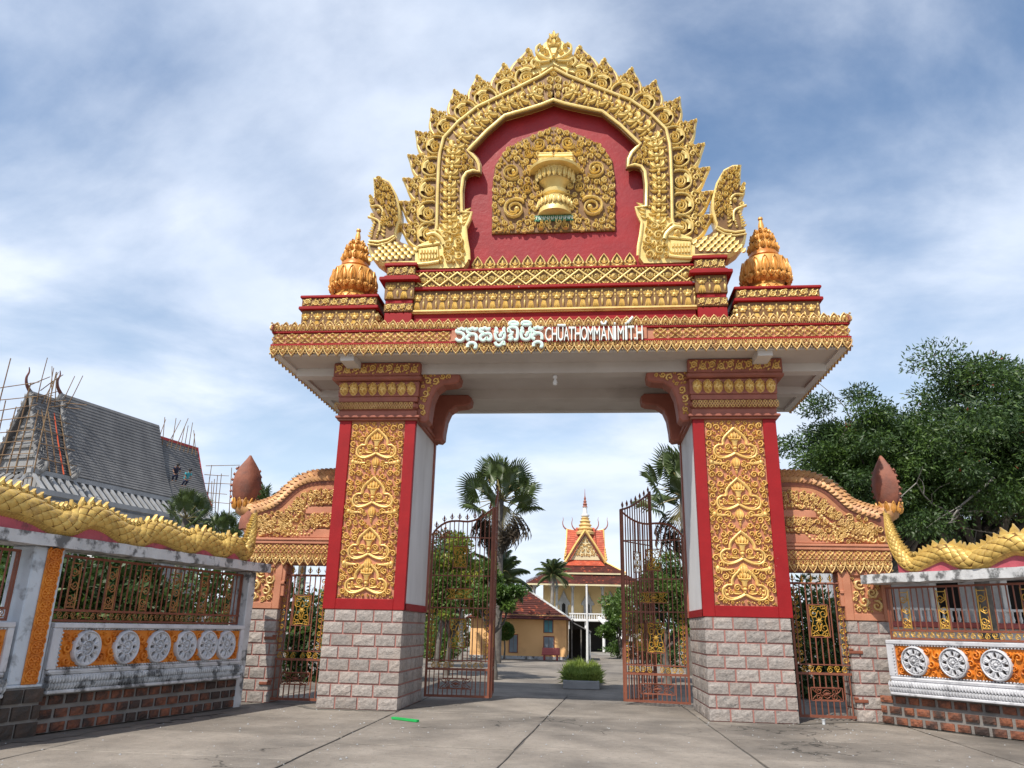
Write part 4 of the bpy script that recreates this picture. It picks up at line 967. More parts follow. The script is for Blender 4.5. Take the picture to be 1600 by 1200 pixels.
# rearing serpent heads at the pediment's ends
NO = [(-4.44,12.10),(-4.24,12.10),(-4.02,11.98),(-3.82,11.62),(-3.70,11.20),(-3.68,10.90),(-3.76,10.52),(-3.72,10.38),(-3.52,10.20),(-3.30,10.12),(-3.12,10.00),(-3.10,9.67),(-3.7,9.67),(-4.02,9.67),(-4.22,9.82),(-4.37,10.02),(-4.42,10.22),(-4.40,10.36),(-4.36,10.62),(-4.30,10.82),(-4.40,10.92),(-4.42,11.06),(-4.33,11.14),(-4.36,11.22),(-4.46,11.30),(-4.48,11.46),(-4.38,11.56),(-4.40,11.80)]
for s in (1,-1):
    m = MB(front(0.42)); m.prism([(s*u, v) for u, v in NO], 0, 0.46, 0.07)
    hc = (-4.02,10.9); m.cur = 1; m.prism([(s*(hc[0]+(u-hc[0])*0.86), hc[1]+(v-hc[1])*0.93) for u, v in NO], 0.40, 0.4625); m.cur = 0
    hd = m.build('serpent_head', ['gold','recess_shade'], gate, 30)
    m = MB(front(-0.04)); rg = random.Random(90)
    hp = [(s*u, v) for u, v in [(-4.40,12.06),(-4.22,12.05),(-3.97,11.84),(-3.79,11.40),(-3.71,10.95),(-3.79,10.50),(-3.95,10.40),(-4.10,10.46),(-4.12,10.98),(-4.14,11.28),(-4.34,11.46),(-4.36,11.8)]]
    cs = pack(lambda u, v, r: inpoly(u, v, hp) and dist_poly(u, v, hp) > r*0.7, (*sorted((-s*4.5,-s*3.7)),10.7,12.0), [0.085,0.065,0.05,0.038,0.028,0.02], rg, None, 1200)
    fill(m, cs, 210, None, 0.07)
    for k in range(9): m.dome(s*(-4.20+0.012*k), 10.42+0.065*k, 0.035, 0.03, 0.05, 0, 6); m.dome(s*(-4.32+0.004*k), 10.42+0.05*k, 0.022, 0.024, 0.04, 0, 6)
    m.ridge([(s*-4.38,10.30),(s*-4.15,10.27),(s*-3.92,10.32),(s*-3.76,10.42)],0.05,0.05); m.ridge([(s*-4.40,10.22),(s*-4.15,10.18),(s*-3.9,10.24),(s*-3.74,10.36)],0.04,0.05)
    m.dome(s*-4.20,11.10,0.055,0.055,0.10,0,9); m.ridge(spline([(s*-4.40,11.22),(s*-4.22,11.24),(s*-4.10,11.12),(s*-4.10,10.98)],3),0.05,0.07); m.scroll(s*-4.38,11.38,0.085,1.57,1.3,s,0.07,0.045,12); m.scroll(s*-4.34,10.99,0.07,1.57,1.3,s,0.06,0.04,12)
    for r_ in range(7):
        for k in range(5):
            uu = -4.24+0.155*r_+0.07*k-0.02; vv = 9.76+0.095*k+0.01*r_
            if uu > -3.16 or vv > 10.20-0.10*max(0,(uu+3.8))*2: continue
            m.leaf(s*uu, vv, (math.pi/2+0.7) if s > 0 else (math.pi/2-0.7), 0.15, 0.13, 0.045)
    for k in range(6): m.leaf(s*(-4.34+0.02*k), 10.42+0.07*k, (math.pi if s > 0 else 0)+s*(-0.5), 0.10, 0.06, 0.05); m.leaf(s*-4.0, 10.42+0.1*k, math.pi/2+s*0.9, 0.14, 0.07, 0.05)
    m.scroll(s*-4.42,11.50,0.06,1.57,1.3,s,0.07,0.035,12); m.ridge(spline([(s*-4.45,10.95),(s*-4.30,10.90),(s*-4.16,10.80),(s*-4.14,10.55)],3),0.05,0.06)
    m.build('serpent_carving', 'gold', hd, 45)
# two thin stay wires behind the right-hand serpent head
m = MB(); m.tube([(3.0,0.45,11.25),(3.75,0.5,11.35)],0.008,4); m.tube([(3.0,0.45,11.05),(3.72,0.5,11.12)],0.008,4); m.build('stay_wire', 'iron_dark', gate)

# ================================================================== ironwork
BAR = mesh_of(MB().box(-0.5,0.5,-0.5,0.5,0,1), 'bar', 'iron')
def spear():
    m = MB(); m.lathe([(0.006,-0.02),(0.012,0.0),(0.008,0.03),(0.022,0.045),(0.008,0.06),(0.02,0.085),(0.024,0.10),(0.010,0.14),(0,0.17)], 6)
    for s in (-1,1): m.tube([(0,0,0.05),(s*0.03,0,0.06),(s*0.042,0,0.085),(s*0.035,0,0.105)],[0.008,0.008,0.006,0.003],4)
    return m
SPEAR = mesh_of(spear(), 'spear_finial', 'iron'); SPEAR_G = mesh_of(spear(), 'spear_finial', 'iron_gold')
def spiral(m, u, v, r, a0, turns, dr, rad, n=16, squash=1.0):
    P = [(u+r*(1-0.78*i/(n-1))*math.cos(a0+dr*turns*6.283*i/(n-1)), 0, v+squash*r*(1-0.78*i/(n-1))*math.sin(a0+dr*turns*6.283*i/(n-1))) for i in range(n)]
    m.tube(P, [rad*(1-0.3*i/(n-1)) for i in range(n)], 4)
def orn_panel(name, mt, w, h):
    """gold filigree panel inside a gate leaf: C-scrolls round a rosette (origin at its lower left)"""
    m = MB(); cx, cy = w/2, h/2; r = min(w*0.24, max(h*0.16, min(h*0.26, 0.07)))
    for sx in (-1,1):
        for sy in (-1,1):
            spiral(m, cx+sx*w*0.25, cy+sy*h*0.22, r, math.pi/2-sx*sy*0.4, 1.4, -sx*sy, 0.010)
            spiral(m, cx+sx*w*0.22, cy+sy*h*0.41, r*0.62, 0, 1.2, sx*sy, 0.009); m.tube([(cx+sx*w*0.25,0,cy+sy*h*0.22+sy*r),(cx+sx*w*0.40,0,cy+sy*h*0.40)],0.008,4)
            m.tube([(cx,0,cy),(cx+sx*w*0.14,0,cy+sy*h*0.10),(cx+sx*w*0.06,0,cy+sy*h*0.26),(cx,0,cy+sy*h*0.32)],[0.012,0.01,0.01,0.008],4)
        m.tube([(cx+sx*w*0.46,0,0.02),(cx+sx*w*0.40,0,h*0.28),(cx+sx*w*0.30,0,cy),(cx+sx*w*0.40,0,h*0.72),(cx+sx*w*0.46,0,h-0.02)],0.009,4)
        m.tube([(cx-w*0.4,0,cy+sx*h*0.47),(cx,0,cy+sx*h*0.44),(cx+w*0.4,0,cy+sx*h*0.47)],0.009,4)
    q = min(w, h)*0.9; m.lathe([(0,-0.02),(q*0.11,-0.012),(q*0.12,0.0),(q*0.11,0.012),(0,0.02)], 10, (cx,0,cy), axis='y')
    for k in range(8): a = k*math.pi/4; m.tube([(cx+q*0.1*math.cos(a),0,cy+q*0.1*math.sin(a)),(cx+q*0.22*math.cos(a),0,cy+q*0.22*math.sin(a))],[0.012,0.004],4)
    return m
def vine_strip(m, u, v0, v1, w, rad=0.009, horizontal=False):
    n = max(2, round((v1-v0)/(w*1.15))); st = (v1-v0)/n; P = []
    for i in range(n):
        c = v0+st*(i+0.5); sd = 1 if i % 2 else -1; t = MB()
        spiral(t, sd*w*0.12, c, w*0.42, -math.pi/2 if True else 0, 1.25, sd, rad, 12)
        t.tube([(sd*w*0.12,0,c-w*0.42),(-sd*w*0.4,0,c-w*0.1),(-sd*w*0.30,0,c+st*0.45)],[rad,rad,rad*0.5],4); t.tube([(-sd*w*0.4,0,c-w*0.1),(-sd*w*0.18,0,c+w*0.15)],[rad*1.6,rad*0.4],4)
        if horizontal: m.add([(p[2],p[1],p[0]+u) for p in t.v], [q[::-1] for q in t.f])
        else: m.add([(p[0]+u,p[1],p[2]) for p in t.v], t.f)
def iron_leaf(name, W, top, M, parent, rails, panels, strips, nb, spears, hb=0.06, stile=0.05, gold=True, spear_mesh=None, sp_step=1, lab=None):
    """top(u): height of the top edge; rails: (z, thickness); panels: (kind, u0, u1, z0, z1); strips: (u, z0, z1, w) or ('h', z, u0, u1, w)"""
    f = MB(); n = 14
    f.box(0, stile, -0.025, 0.025, hb, top(0)); f.box(W-stile, W, -0.025, 0.025, hb, top(W))
    f.box(stile, W-stile, -0.02, 0.02, hb, hb+0.05)
    P = [(W*i/n, 0, top(W*i/n)) for i in range(n+1)]; f.tube(P, 0.026, 6)
    for z, t in rails: f.box(stile, W-stile, -t/2, t/2, z-t/2, z+t/2)
    for k, u0, u1, z0, z1 in panels:
        for u in (u0, u1): f.box(u-0.009, u+0.009, -0.012, 0.012, z0, z1)
        for z in (z0, z1): f.box(u0+0.0095, u1-0.0095, -0.012, 0.012, z-0.009, z+0.009)
    lf = f.build('gate_leaf', 'iron', parent); lf.matrix_local = M
    if lab: lf['label'] = lab
    for i in range(nb):
        u = stile+(W-2*stile)*(i+0.5)/nb
        segs = [(hb+0.05, top(u))]
        for k, u0, u1, z0, z1 in panels:
            if u0-0.02 < u < u1+0.02:
                ns = []
                for a, b in segs:
                    if z1 < a or z0 > b: ns.append((a,b))
                    else:
                        if z0 > a: ns.append((a,z0))
                        if z1 < b: ns.append((z1,b))
                segs = ns
        for st in strips:
            if st[0] == 'h':
                ns = []
                for a, b in segs:
                    z0, z1 = st[1]-st[4]/2, st[1]+st[4]/2
                    if z1 < a or z0 > b: ns.append((a,b))
                    else:
                        if z0 > a: ns.append((a,z0))
                        if z1 < b: ns.append((z1,b))
                segs = ns
        for a, b in segs:
            if b-a > 0.03: inst(BAR, lf, TRS((u, 0, a), (0,0,0), (0.021, 0.021, b-a)))
    for i in range(0, spears):
        u = W*(i+0.5)/spears; inst(spear_mesh or SPEAR, lf, TRS((u, 0, top(u)+0.01), (0,0,0), (1.15,1.15,1.15)))
    for k, u0, u1, z0, z1 in panels:
        m = orn_panel('filigree_panel', 'iron_gold', u1-u0, z1-z0); o = m.build('filigree_panel', 'iron_gold' if k else 'iron', lf); o.location = (u0, 0, z0)
    for st in strips:
        m = MB()
        if st[0] == 'h': vine_strip(m, st[1], st[2], st[3], st[4], 0.010, True)
        else: vine_strip(m, st[0], st[1], st[2], st[3], 0.010)
        m.build('vine_strip', 'iron_gold', lf)
    return lf
def curve(pts):
    xs = [p[0] for p in pts]; ys = [p[1] for p in pts]
    sp = spline(pts, 8); X_ = [p[0] for p in sp]; Y_ = [p[1] for p in sp]
    return lambda u: float(np.interp(u, X_, Y_))
TOP1 = curve([(0,3.72),(0.12,3.88),(0.35,4.03),(0.62,4.06),(0.9,4.05),(1.2,4.16),(1.5,4.40)])
TOP2 = curve([(0,4.40),(0.4,4.52),(0.8,4.70),(1.2,4.90),(1.42,5.05)])
RAILS = [(0.66,0.05),(0.85,0.025),(2.02,0.025),(2.76,0.025),(3.66,0.025)]
PAN = [(1,0.52,0.92,1.12,1.78),(1,0.40,1.06,2.22,2.46),(1,0.54,0.88,2.95,3.45),(0,0.34,1.10,0.24,0.46)]
STR = [(0.11,0.88,2.0,0.11),(1.39,0.88,2.0,0.11),('h',0.755,0.12,0.68,0.13),('h',0.755,0.82,1.38,0.13)]
def place(x, y, ang, mirror=False): 
    return Matrix.Translation((x,y,0)) @ Matrix.Rotation(ang,4,'Z')
iron_leaf('gate_leaf', 1.50, TOP1, place(-3.02, 2.66, R(2.0)), gate, RAILS, PAN, STR, 13, 8, lab='left main gate leaf of rust-red iron bars with gold scrolls')
iron_leaf('gate_leaf', 1.42, TOP2, place(-1.50, 2.76, R(94.5)), gate, RAILS, [PAN[0],PAN[2]], STR[:2], 12, 6, lab='folded-back panel of the left main gate leaf')
ang = math.atan2(2.95-2.66, 1.56-3.0)
iron_leaf('gate_leaf', 1.46, TOP1, place(3.0, 2.66, ang), gate, RAILS, PAN, STR, 13, 0, lab='right main gate leaf of rust-red iron bars with gold scrolls')
iron_leaf('gate_leaf', 1.42, TOP2, place(1.55, 2.97, R(54)), gate, RAILS, [PAN[0],PAN[2]], STR[:2], 12, 7, lab='folded-back panel of the right main gate leaf')

# ================================================================== side gateways
def side_gateway(s):
    Y0 = 0.75
    root = empty('side_gateway', (s*5.9, Y0, 0))
    tag(root, ('left' if s < 0 else 'right')+' side gateway with a terracotta serpent-back arch and a narrow iron gate', 'gateway', 'side gateways flanking the main gate')
    T = Matrix.Translation((-s*5.9, -Y0, 0))
    def XX(a, b): return (s*a, s*b) if s > 0 else (-b, -a)
    def part(m, name, mt, smooth=None, par=None):
        o = m.build(name, mt, par or root, smooth)
        if par is None: o.matrix_local = T
        return o
    rg = random.Random(50+s)
    # stone post with carved terracotta upper half
    c = MB(); a, b = XX(5.96,6.72); c.box(a-0.017, b+0.017, Y0+0.013, Y0+0.6, 0, 1.87); core = part(c, 'stone_post', 'mortar_red')
    a, b = XX(5.94,6.76); courses(core, front(Y0+0.03), a, b, 0, 1.88, 8, 0.36, 0.045, BLOCKS, rg)
    ua, ub = (Y0+0.03, Y0+0.6) if s < 0 else (-Y0-0.6, -Y0-0.03)
    courses(core, side_in(s*5.96, -s), ua, ub, 0, 1.88, 8, 0.4, 0.04, BLOCKS, rg)
    m = MB(); a, b = XX(5.92,6.85); m.bbox(a, b, Y0+0.02, Y0+0.62, 1.88, 2.84, 0.01)
    for (q0, q1, z0, z1) in ((5.92,6.08,1.881,2.839),(6.66,6.85,1.881,2.839),(6.081,6.659,1.881,2.02),(6.081,6.659,2.76,2.839)):
        a, b = XX(q0,q1); m.bbox(a, b, Y0-0.02, Y0+0.0199, z0, z1, 0.01)
    a, b = XX(5.85,5.93); m.bbox(a, b, Y0+0.0, Y0+0.10, 2.15, 2.83, 0.008); m.bbox(a, b, Y0-0.03, Y0+0.10, 2.40, 2.47, 0.01)
    up = part(m, 'carved_post', 'terracotta')
    m = MB(front(Y0+0.019)); a, b = XX(6.09,6.65)
    cs = pack(lambda u, v, r: a+r*.7 < u < b-r*.7 and 2.03+r*.7 < v < 2.75-r*.7, (a,b,2.03,2.75), [0.13,0.10,0.075,0.055,0.04,0.03], rg, None, 500)
    fill(m, cs, 700, None, 0.05); o = m.build('post_carving', 'gold_pale', up, 50); o['kind'] = 'stuff'
    # lintel
    m = MB(); a, b = XX(4.70,6.92)
    m.cur = 0; m.bbox(a, b, Y0-0.02, Y0+0.66, 2.842, 3.05, 0.01); m.bbox(a-0.02, b+0.02, Y0-0.06, Y0+0.68, 3.051, 3.26, 0.02); m.bbox(a-0.06, b+0.06, Y0-0.10, Y0+0.72, 3.261, 3.33, 0.012)
    m.cur = 1; m.bbox(a, b, Y0-0.12, Y0+0.74, 3.331, 3.385, 0.012)
    lin = part(m, 'lintel', ['terracotta','terracotta'])
    n = 12; w = (b-a)/n
    for i in range(n):
        inst(PETAL_P, lin, TRS((a+w*(i+0.5), Y0-0.03, 3.05), (0,math.pi,0), (w*1.0, 0.16, 0.24)))
        inst(WEAVE_P, lin, TRS((a+w*(i+0.5), Y0-0.06, 3.155), (0,0,0), (w, 0.18, 0.20)))
    # arch wall
    TOPC = spline([(4.70,4.80),(5.20,4.80),(5.58,4.75),(5.86,4.62),(6.08,4.42),(6.28,4.22),(6.52,4.11),(6.84,4.0),(6.98,3.82),(6.98,3.6)], 6)
    m = MB(front(Y0+0.5)); m.prism([(s*u, v) for u, v in TOPC]+[(s*6.90,3.385),(s*4.70,3.385)], 0, 0.46, 0.02)
    wall = part(m, 'arch_wall', 'ochre_render')
    def off(d): return [(s*u, v) for u, v in offset(TOPC, -d)]
    def clip(P, zmin): return [p for p in P if p[1] > zmin and abs(p[0]) > 4.71]
    # serpent back along the top with scales
    m = MB(front(Y0+0.27)); P = off(0.09); m.tube([(u,v,0) for u, v in P], 0.27, 10); bk = part(m, 'serpent_back', 'hood_brown', 60, wall)
    acc = 0
    for i in range(len(P)-6):
        pass
    L = [0]; 
    for q0, q1 in zip(P[:-1], P[1:]): L.append(L[-1]+math.dist(q0,q1))
    k = 0
    for row, ph in enumerate((8,34,62)):
        d = 0.06+(row % 2)*0.045
        while d < L[-1]-0.35:
            u = float(np.interp(d, L, [p[0] for p in P])); v = float(np.interp(d, L, [p[1] for p in P])); u2 = float(np.interp(d+0.02, L, [p[0] for p in P])); v2 = float(np.interp(d+0.02, L, [p[1] for p in P]))
            tx = Vector((u2-u, 0, v2-v)).normalized(); nz = Vector((-tx.z, 0, tx.x)); nz = nz if nz.z > 0 else -nz
            out = Vector((0,-1,0))*math.cos(R(ph))+nz*math.sin(R(ph)); side = tx.cross(out)
            pos = Vector((u, Y0+0.27, v))+out*0.262
            M = Matrix((tuple(side)+(0,), tuple(tx)+(0,), tuple(out)+(0,), (0,0,0,1))).transposed(); M.translation = pos
            inst(SCALE_P, bk, M @ Matrix.Diagonal((0.14,0.13,0.6,1))); d += 0.095
    # bands that follow the back
    for d0, wd, kind in ((0.43,0.27,'vine'),(0.62,0.09,'bead'),(0.95,0.25,'vine'),(1.13,0.08,'bead')):
        P = clip(off(d0), 3.42+wd*0.3); 
        if s*(P[0][0]) > s*P[-1][0]: P.reverse()
        LL = [0]
        for q0, q1 in zip(P[:-1], P[1:]): LL.append(LL[-1]+math.dist(q0,q1))
        m = MB(front(Y0+0.045)); m.ridge(P, wd*1.12, 0.03); e = part(m, 'band_rib', 'terracotta_dark' if kind == 'vine' else 'terracotta', 40, wall)
        stp = 0.20 if kind == 'vine' else 0.08; nn = int(LL[-1]/stp)
        for i in range(nn):
            d = (i+0.5)*LL[-1]/nn; u, v = (float(np.interp(d, LL, [p[j] for p in P])) for j in (0,1)); u2, v2 = (float(np.interp(d+0.03, LL, [p[j] for p in P])) for j in (0,1))
            a_ = math.atan2(v2-v, u2-u)
            if a_ > math.pi/2: a_ -= math.pi
            if a_ < -math.pi/2: a_ += math.pi
            base = front(Y0+0.022, u, v) @ Matrix.Rotation(a_,4,'Z') @ FRONT.inverted()
            if kind == 'vine': inst(VINE_P, e, base @ Matrix.Translation((0,0,-wd/2)) @ Matrix.Diagonal((stp*1.08,0.30,wd*2.1,1)))
            else: inst(BEAD, e, base @ Matrix.Diagonal((stp*0.9,0.06,wd*0.8,1)))
    wp_ = [(s*u, v) for u, v in offset(TOPC, -0.28)[:-8]]+[(s*6.4,3.40),(s*4.72,3.40)]
    rec = [(4.6,5.85,3.40,3.60),(4.6,5.55,3.93,4.10)]
    mf = MB(front(Y0+0.04)); rgf = random.Random(14)
    cs = pack(lambda u, v, r: inpoly(u, v, wp_) and dist_poly(u, v, wp_) > r*0.7 and abs(u) > 4.72+r*0.5 and not any(a0-r < abs(u) < b0+r and c0-r < v < d0+r for a0, b0, c0, d0 in rec), (*sorted((s*4.7,s*6.9)),3.4,4.6), [0.075,0.06,0.046,0.035,0.026], rgf, None, 1500)
    fill(mf, cs, 800, None, 0.06); o = mf.build('arch_scrolls', 'gold_pale', wall, 50); o['kind'] = 'stuff'
    for a0, b0, c0, d0 in rec:
        mr_ = MB(); xa_, xb_ = XX(a0+0.1, b0); mr_.bbox(xa_, xb_, Y0+0.005, Y0+0.045, c0, d0, 0.015); mr_.build('plain_field', 'terracotta', wall)
    # recessed fields keep the wall colour; sea-monster head and rearing hood at the outer end
    m = MB(front(Y0+0.04)); rg2 = random.Random(3)
    pl = [(s*u, v) for u, v in [(6.05,4.02),(6.45,3.98),(6.80,3.85),(6.90,3.62),(6.86,3.42),(6.45,3.42),(6.3,3.6)]]
    cs = pack(lambda u, v, r: inpoly(u, v, pl) and dist_poly(u, v, pl) > r*0.6, (*sorted((s*6.0,s*6.95)),3.4,4.05), [0.10,0.08,0.06,0.045,0.033], rg2, None, 700)
    fill(m, cs, 40, None, 0.06); o = m.build('monster_scrolls', 'gold_pale', wall, 50); o['kind'] = 'stuff'
    m = MB(); rgb = [(6.62,4.02,0.16),(6.80,4.05,0.19),(6.98,4.02,0.22),(7.10,4.10,0.22),(7.14,4.25,0.20)]
    m.tube([(s*u, Y0+0.25, v) for u, v, r in rgb], [r for u, v, r in rgb], 10); nk = part(m, 'serpent_neck', 'scale_brown', 50)
    for i in range(11):
        a_ = 2*math.pi*i/11; o = inst(BP, nk, Matrix.Translation((s*7.13+0.20*math.sin(a_), Y0+0.25-0.20*math.cos(a_), 4.06)) @ Matrix.Rotation(a_,4,'Z') @ Matrix.Rotation(R(12),4,'X') @ Matrix.Diagonal((0.12,0.2,0.24,1)))
    # hood: an almond, flat in one direction, keeled down its back
    ha = R(-140) if s < 0 else R(128); m = MB(); hw = 0.33 if s < 0 else 0.30
    prof = [(0.0,0.30,0.55),(0.10,0.55,0.75),(0.30,0.86,0.95),(0.55,1.0,1.0),(0.78,0.90,0.85),(0.95,0.68,0.6),(1.08,0.42,0.4),(1.18,0.20,0.2),(1.25,0.04,0.05)]
    ns = 14; vs = []; rgh = random.Random(12)
    for t, fw, fd in prof:
        for i in range(ns):
            a_ = 2*math.pi*i/ns; x = math.cos(a_)*hw*fw; y = math.sin(a_)*0.20*fd
            if y > 0: y = 0.22*fd*(1-abs(math.cos(a_)))**0.8                        # keel
            j = rgh.uniform(-0.012,0.012) if abs(math.cos(a_)) > 0.6 else 0
            vs.append((x+j, y+0.05*math.sin(t*2.4), t))
    fs = [(r*ns+i, r*ns+(i+1)%ns, (r+1)*ns+(i+1)%ns, (r+1)*ns+i) for r in range(len(prof)-1) for i in range(ns)]+[tuple(range((len(prof)-1)*ns, len(prof)*ns))]
    m.add(vs, fs)
    hood = part(m, 'serpent_hood', 'hood_brown', 50); hood.matrix_local = Matrix.Translation((s*(7.14-5.9), 0.25, 4.06)) @ Matrix.Rotation(ha,4,'Z') @ Matrix.Rotation(R(-4),4,'X')
    m = MB(Matrix.Rotation(math.pi/2,4,'X')); rg3 = random.Random(5)
    cs = pack(lambda u, v, r: abs(u) < hw*0.8*float(np.interp(v, [p[0] for p in prof], [p[1] for p in prof])), (-hw,hw,0.08,1.1), [0.07,0.055,0.04], rg3, None, 300)
    for j, (u, v, r) in enumerate(cs):
        fw = float(np.interp(v, [p[0] for p in prof], [p[1] for p in prof])); fd = float(np.interp(v, [p[0] for p in prof], [p[2] for p in prof]))
        m.flourish(u, v, r, random.Random(60+j), 0.05, 0.19*fd*math.sqrt(max(0.0,1-(u/(hw*fw))**2))-0.05*math.sin(v*2.4)-0.01)
    o = m.build('hood_carving', 'hood_brown', hood, 50); o['kind'] = 'stuff'
    for kx in (-1,1):
        mm = MB()
        for q in range(7): mm.lathe([(0,-0.035),(0.035,0),(0,0.05)], 5, (kx*hw*(0.6+0.42*math.sin(math.pi*(q+1.5)/9)), 0.02, 0.12+q*0.13))
        o = mm.build('hood_fringe', 'hood_brown', hood); o['kind'] = 'stuff'
    # narrow iron gate
    Wg = 1.12; TOPF = lambda u: 2.60
    rails = [(0.86,0.045),(1.03,0.02)]
    pn = [(1,0.36,0.74,1.55,2.18),(0,0.26,0.86,0.36,0.60)]; st = [(0.12,1.05,2.56,0.12),(Wg-0.12,1.05,2.56,0.12),('h',0.945,0.1,0.53,0.13),('h',0.945,0.6,1.02,0.13)]
    lf = iron_leaf('gate_leaf', Wg, TOPF, Matrix.Identity(4), root, rails, pn, st, 9, 6, 0.05, 0.045, spear_mesh=SPEAR_G)
    lf.matrix_local = T @ (place(-6.0, Y0+0.12, R(1.5)) if s < 0 else place(4.86, Y0+0.10, R(-1.5)))
    for z in (0.35,1.25):
        m = MB(); a, b = XX(5.90,6.16); m.bbox(a, b, Y0-0.035, Y0+0.0, z, z+0.06, 0.008); m.bbox(*XX(5.90,5.98), Y0-0.04, Y0+0.03, z+0.061, z+0.10, 0.008); part(m, 'hinge_plate', 'iron')
    return root
PETAL_P = PETAL.copy(); PETAL_P.name = 'crest_petal'; PETAL_P.materials[0] = MATS['gold_pale']
WEAVE_P = WEAVE.copy(); WEAVE_P.name = 'leaf_cross'; WEAVE_P.materials[0] = MATS['gold_pale']
VINE_P = VINE.copy(); VINE_P.name = 'vine_scroll'; VINE_P.materials[0] = MATS['gold_pale']
BEAD = mesh_of(MB(FRONT).dome(0,0,0.5,0.5,0.8,0,8), 'bead', 'gold_pale', 60)
def scale_mesh(mt):
    """overlapping pointed scale"""
    m = MB(); m.add([(-0.5,-0.35,-0.02),(0,-0.35,0.02),(0.5,-0.35,-0.02),(-0.5,0.20,0.045),(0,0.20,0.075),(0.5,0.20,0.045),(-0.30,0.48,0.085),(0,0.70,0.10),(0.30,0.48,0.085),
           (-0.5,0.20,-0.06),(-0.30,0.48,-0.06),(0,0.70,-0.06),(0.30,0.48,-0.06),(0.5,0.20,-0.06)],
          [(0,1,4,3),(1,2,5,4),(3,4,6),(4,7,6),(4,8,7),(4,5,8),(3,6,10,9),(6,7,11,10),(7,8,12,11),(8,5,13,12)])
    return mesh_of(m, 'scale', mt, 30)
def shield_mesh(mt):
    o = [(0,-1),(0.52,-0.42),(1,0.04),(0.66,0.50),(0,1.0),(-0.66,0.50),(-1,0.04),(-0.52,-0.42)]; n = 8; m = MB()
    vs = [(u*0.93,v*0.95,-0.10-0.05*u*u) for u, v in o]+[(u*0.93,v*0.95,0.035-0.06*u*u+0.02*v) for u, v in o]+[(u*0.72,v*0.76,0.075-0.05*u*u+0.03*v) for u, v in o]+[(0,0,0.085)]
    fs = [(k,(k+1)%n,n+(k+1)%n,n+k) for k in range(n)]+[(n+k,n+(k+1)%n,2*n+(k+1)%n,2*n+k) for k in range(n)]+[(2*n+k,2*n+(k+1)%n,3*n) for k in range(n)]
    m.add(vs, fs); return mesh_of(m, 'scale', mt, 50)
SCALE = shield_mesh('gold_scale'); SCALE_P = scale_mesh('scale_brown')
side_gateway(-1); side_gateway(1)

# ================================================================== boundary walls with wheels, grilles and serpents
def dharma_wheel():
    """white wheel: rim, eight petal spokes with gaps, rosette hub; radius 1, faces +w"""
    m = MB(FRONT); n = 32
    def ring(prof):
        vs = []; 
        for r, w in prof:
            for i in range(n): a = 2*math.pi*i/n; vs.append((r*math.cos(a), r*math.sin(a), w))
        m.add(vs, [(j*n+i, j*n+(i+1)%n, (j+1)*n+(i+1)%n, (j+1)*n+i) for j in range(len(prof)-1) for i in range(n)])
    ring([(1.0,0),(1.0,0.12),(0.96,0.20),(0.90,0.22),(0.86,0.16),(0.80,0.16),(0.76,0.05)][::1])
    for k in range(8):
        a = k*math.pi/4+math.pi/8
        o = [(0.40,-0.10),(0.40,0.10),(0.58,0.13),(0.72,0.24),(0.84,0.36),(0.90,0.30),(0.90,-0.30),(0.84,-0.36),(0.72,-0.24),(0.58,-0.13)]
        c, s = math.cos(a), math.sin(a); m.prism([(u*c-v*s, u*s+v*c) for u, v in o], 0, 0.16, 0.03)
        m.leaf(0.42*c, 0.42*s, a, 0.44, 0.20, 0.12, 0.12)
    ring([(0.46,0.0),(0.46,0.17),(0.40,0.20),(0.36,0.14)])
    for k in range(12): a = k*math.pi/6; m.leaf(0.13*math.cos(a), 0.13*math.sin(a), a, 0.24, 0.14, 0.1, 0.1)
    ring([(0.37,0.11),(0.0,0.11)]); m.dome(0,0,0.13,0.13,0.16,0,10,0.1)
    m.cur = 1; ring([(0.85,0.03),(0.0,0.03)])
    return mesh_of(m, 'wheel_medallion', ['grey_white','black_brick'], 35)
WHEEL = dharma_wheel()
ORN_O = weave_motif('leaf_cross', 'orange')
def rose():
    m = MB(FRONT); m.dome(0,0,0.16,0.16,0.14,0,8)
    for k in range(8): a = k*math.pi/4; m.leaf(0.12*math.cos(a),0.12*math.sin(a),a,0.3,0.2,0.1)
    P = [(0.42*math.cos(k*math.pi/10), 0.42*math.sin(k*math.pi/10)) for k in range(21)]; m.ridge(P, 0.1, 0.1)
    for sx in (-1,1):
        for sy in (-1,1): m.leaf(sx*0.48,sy*0.48,math.atan2(-sy,-sx)+0.5*sx*sy,0.26,0.16,0.09); m.scroll(sx*0.40,sy*0.44,0.12,0,1.2,sx*sy,0.08,0.05,9)
    return mesh_of(m, 'rosette', 'orange', 50)
ROSE = rose()
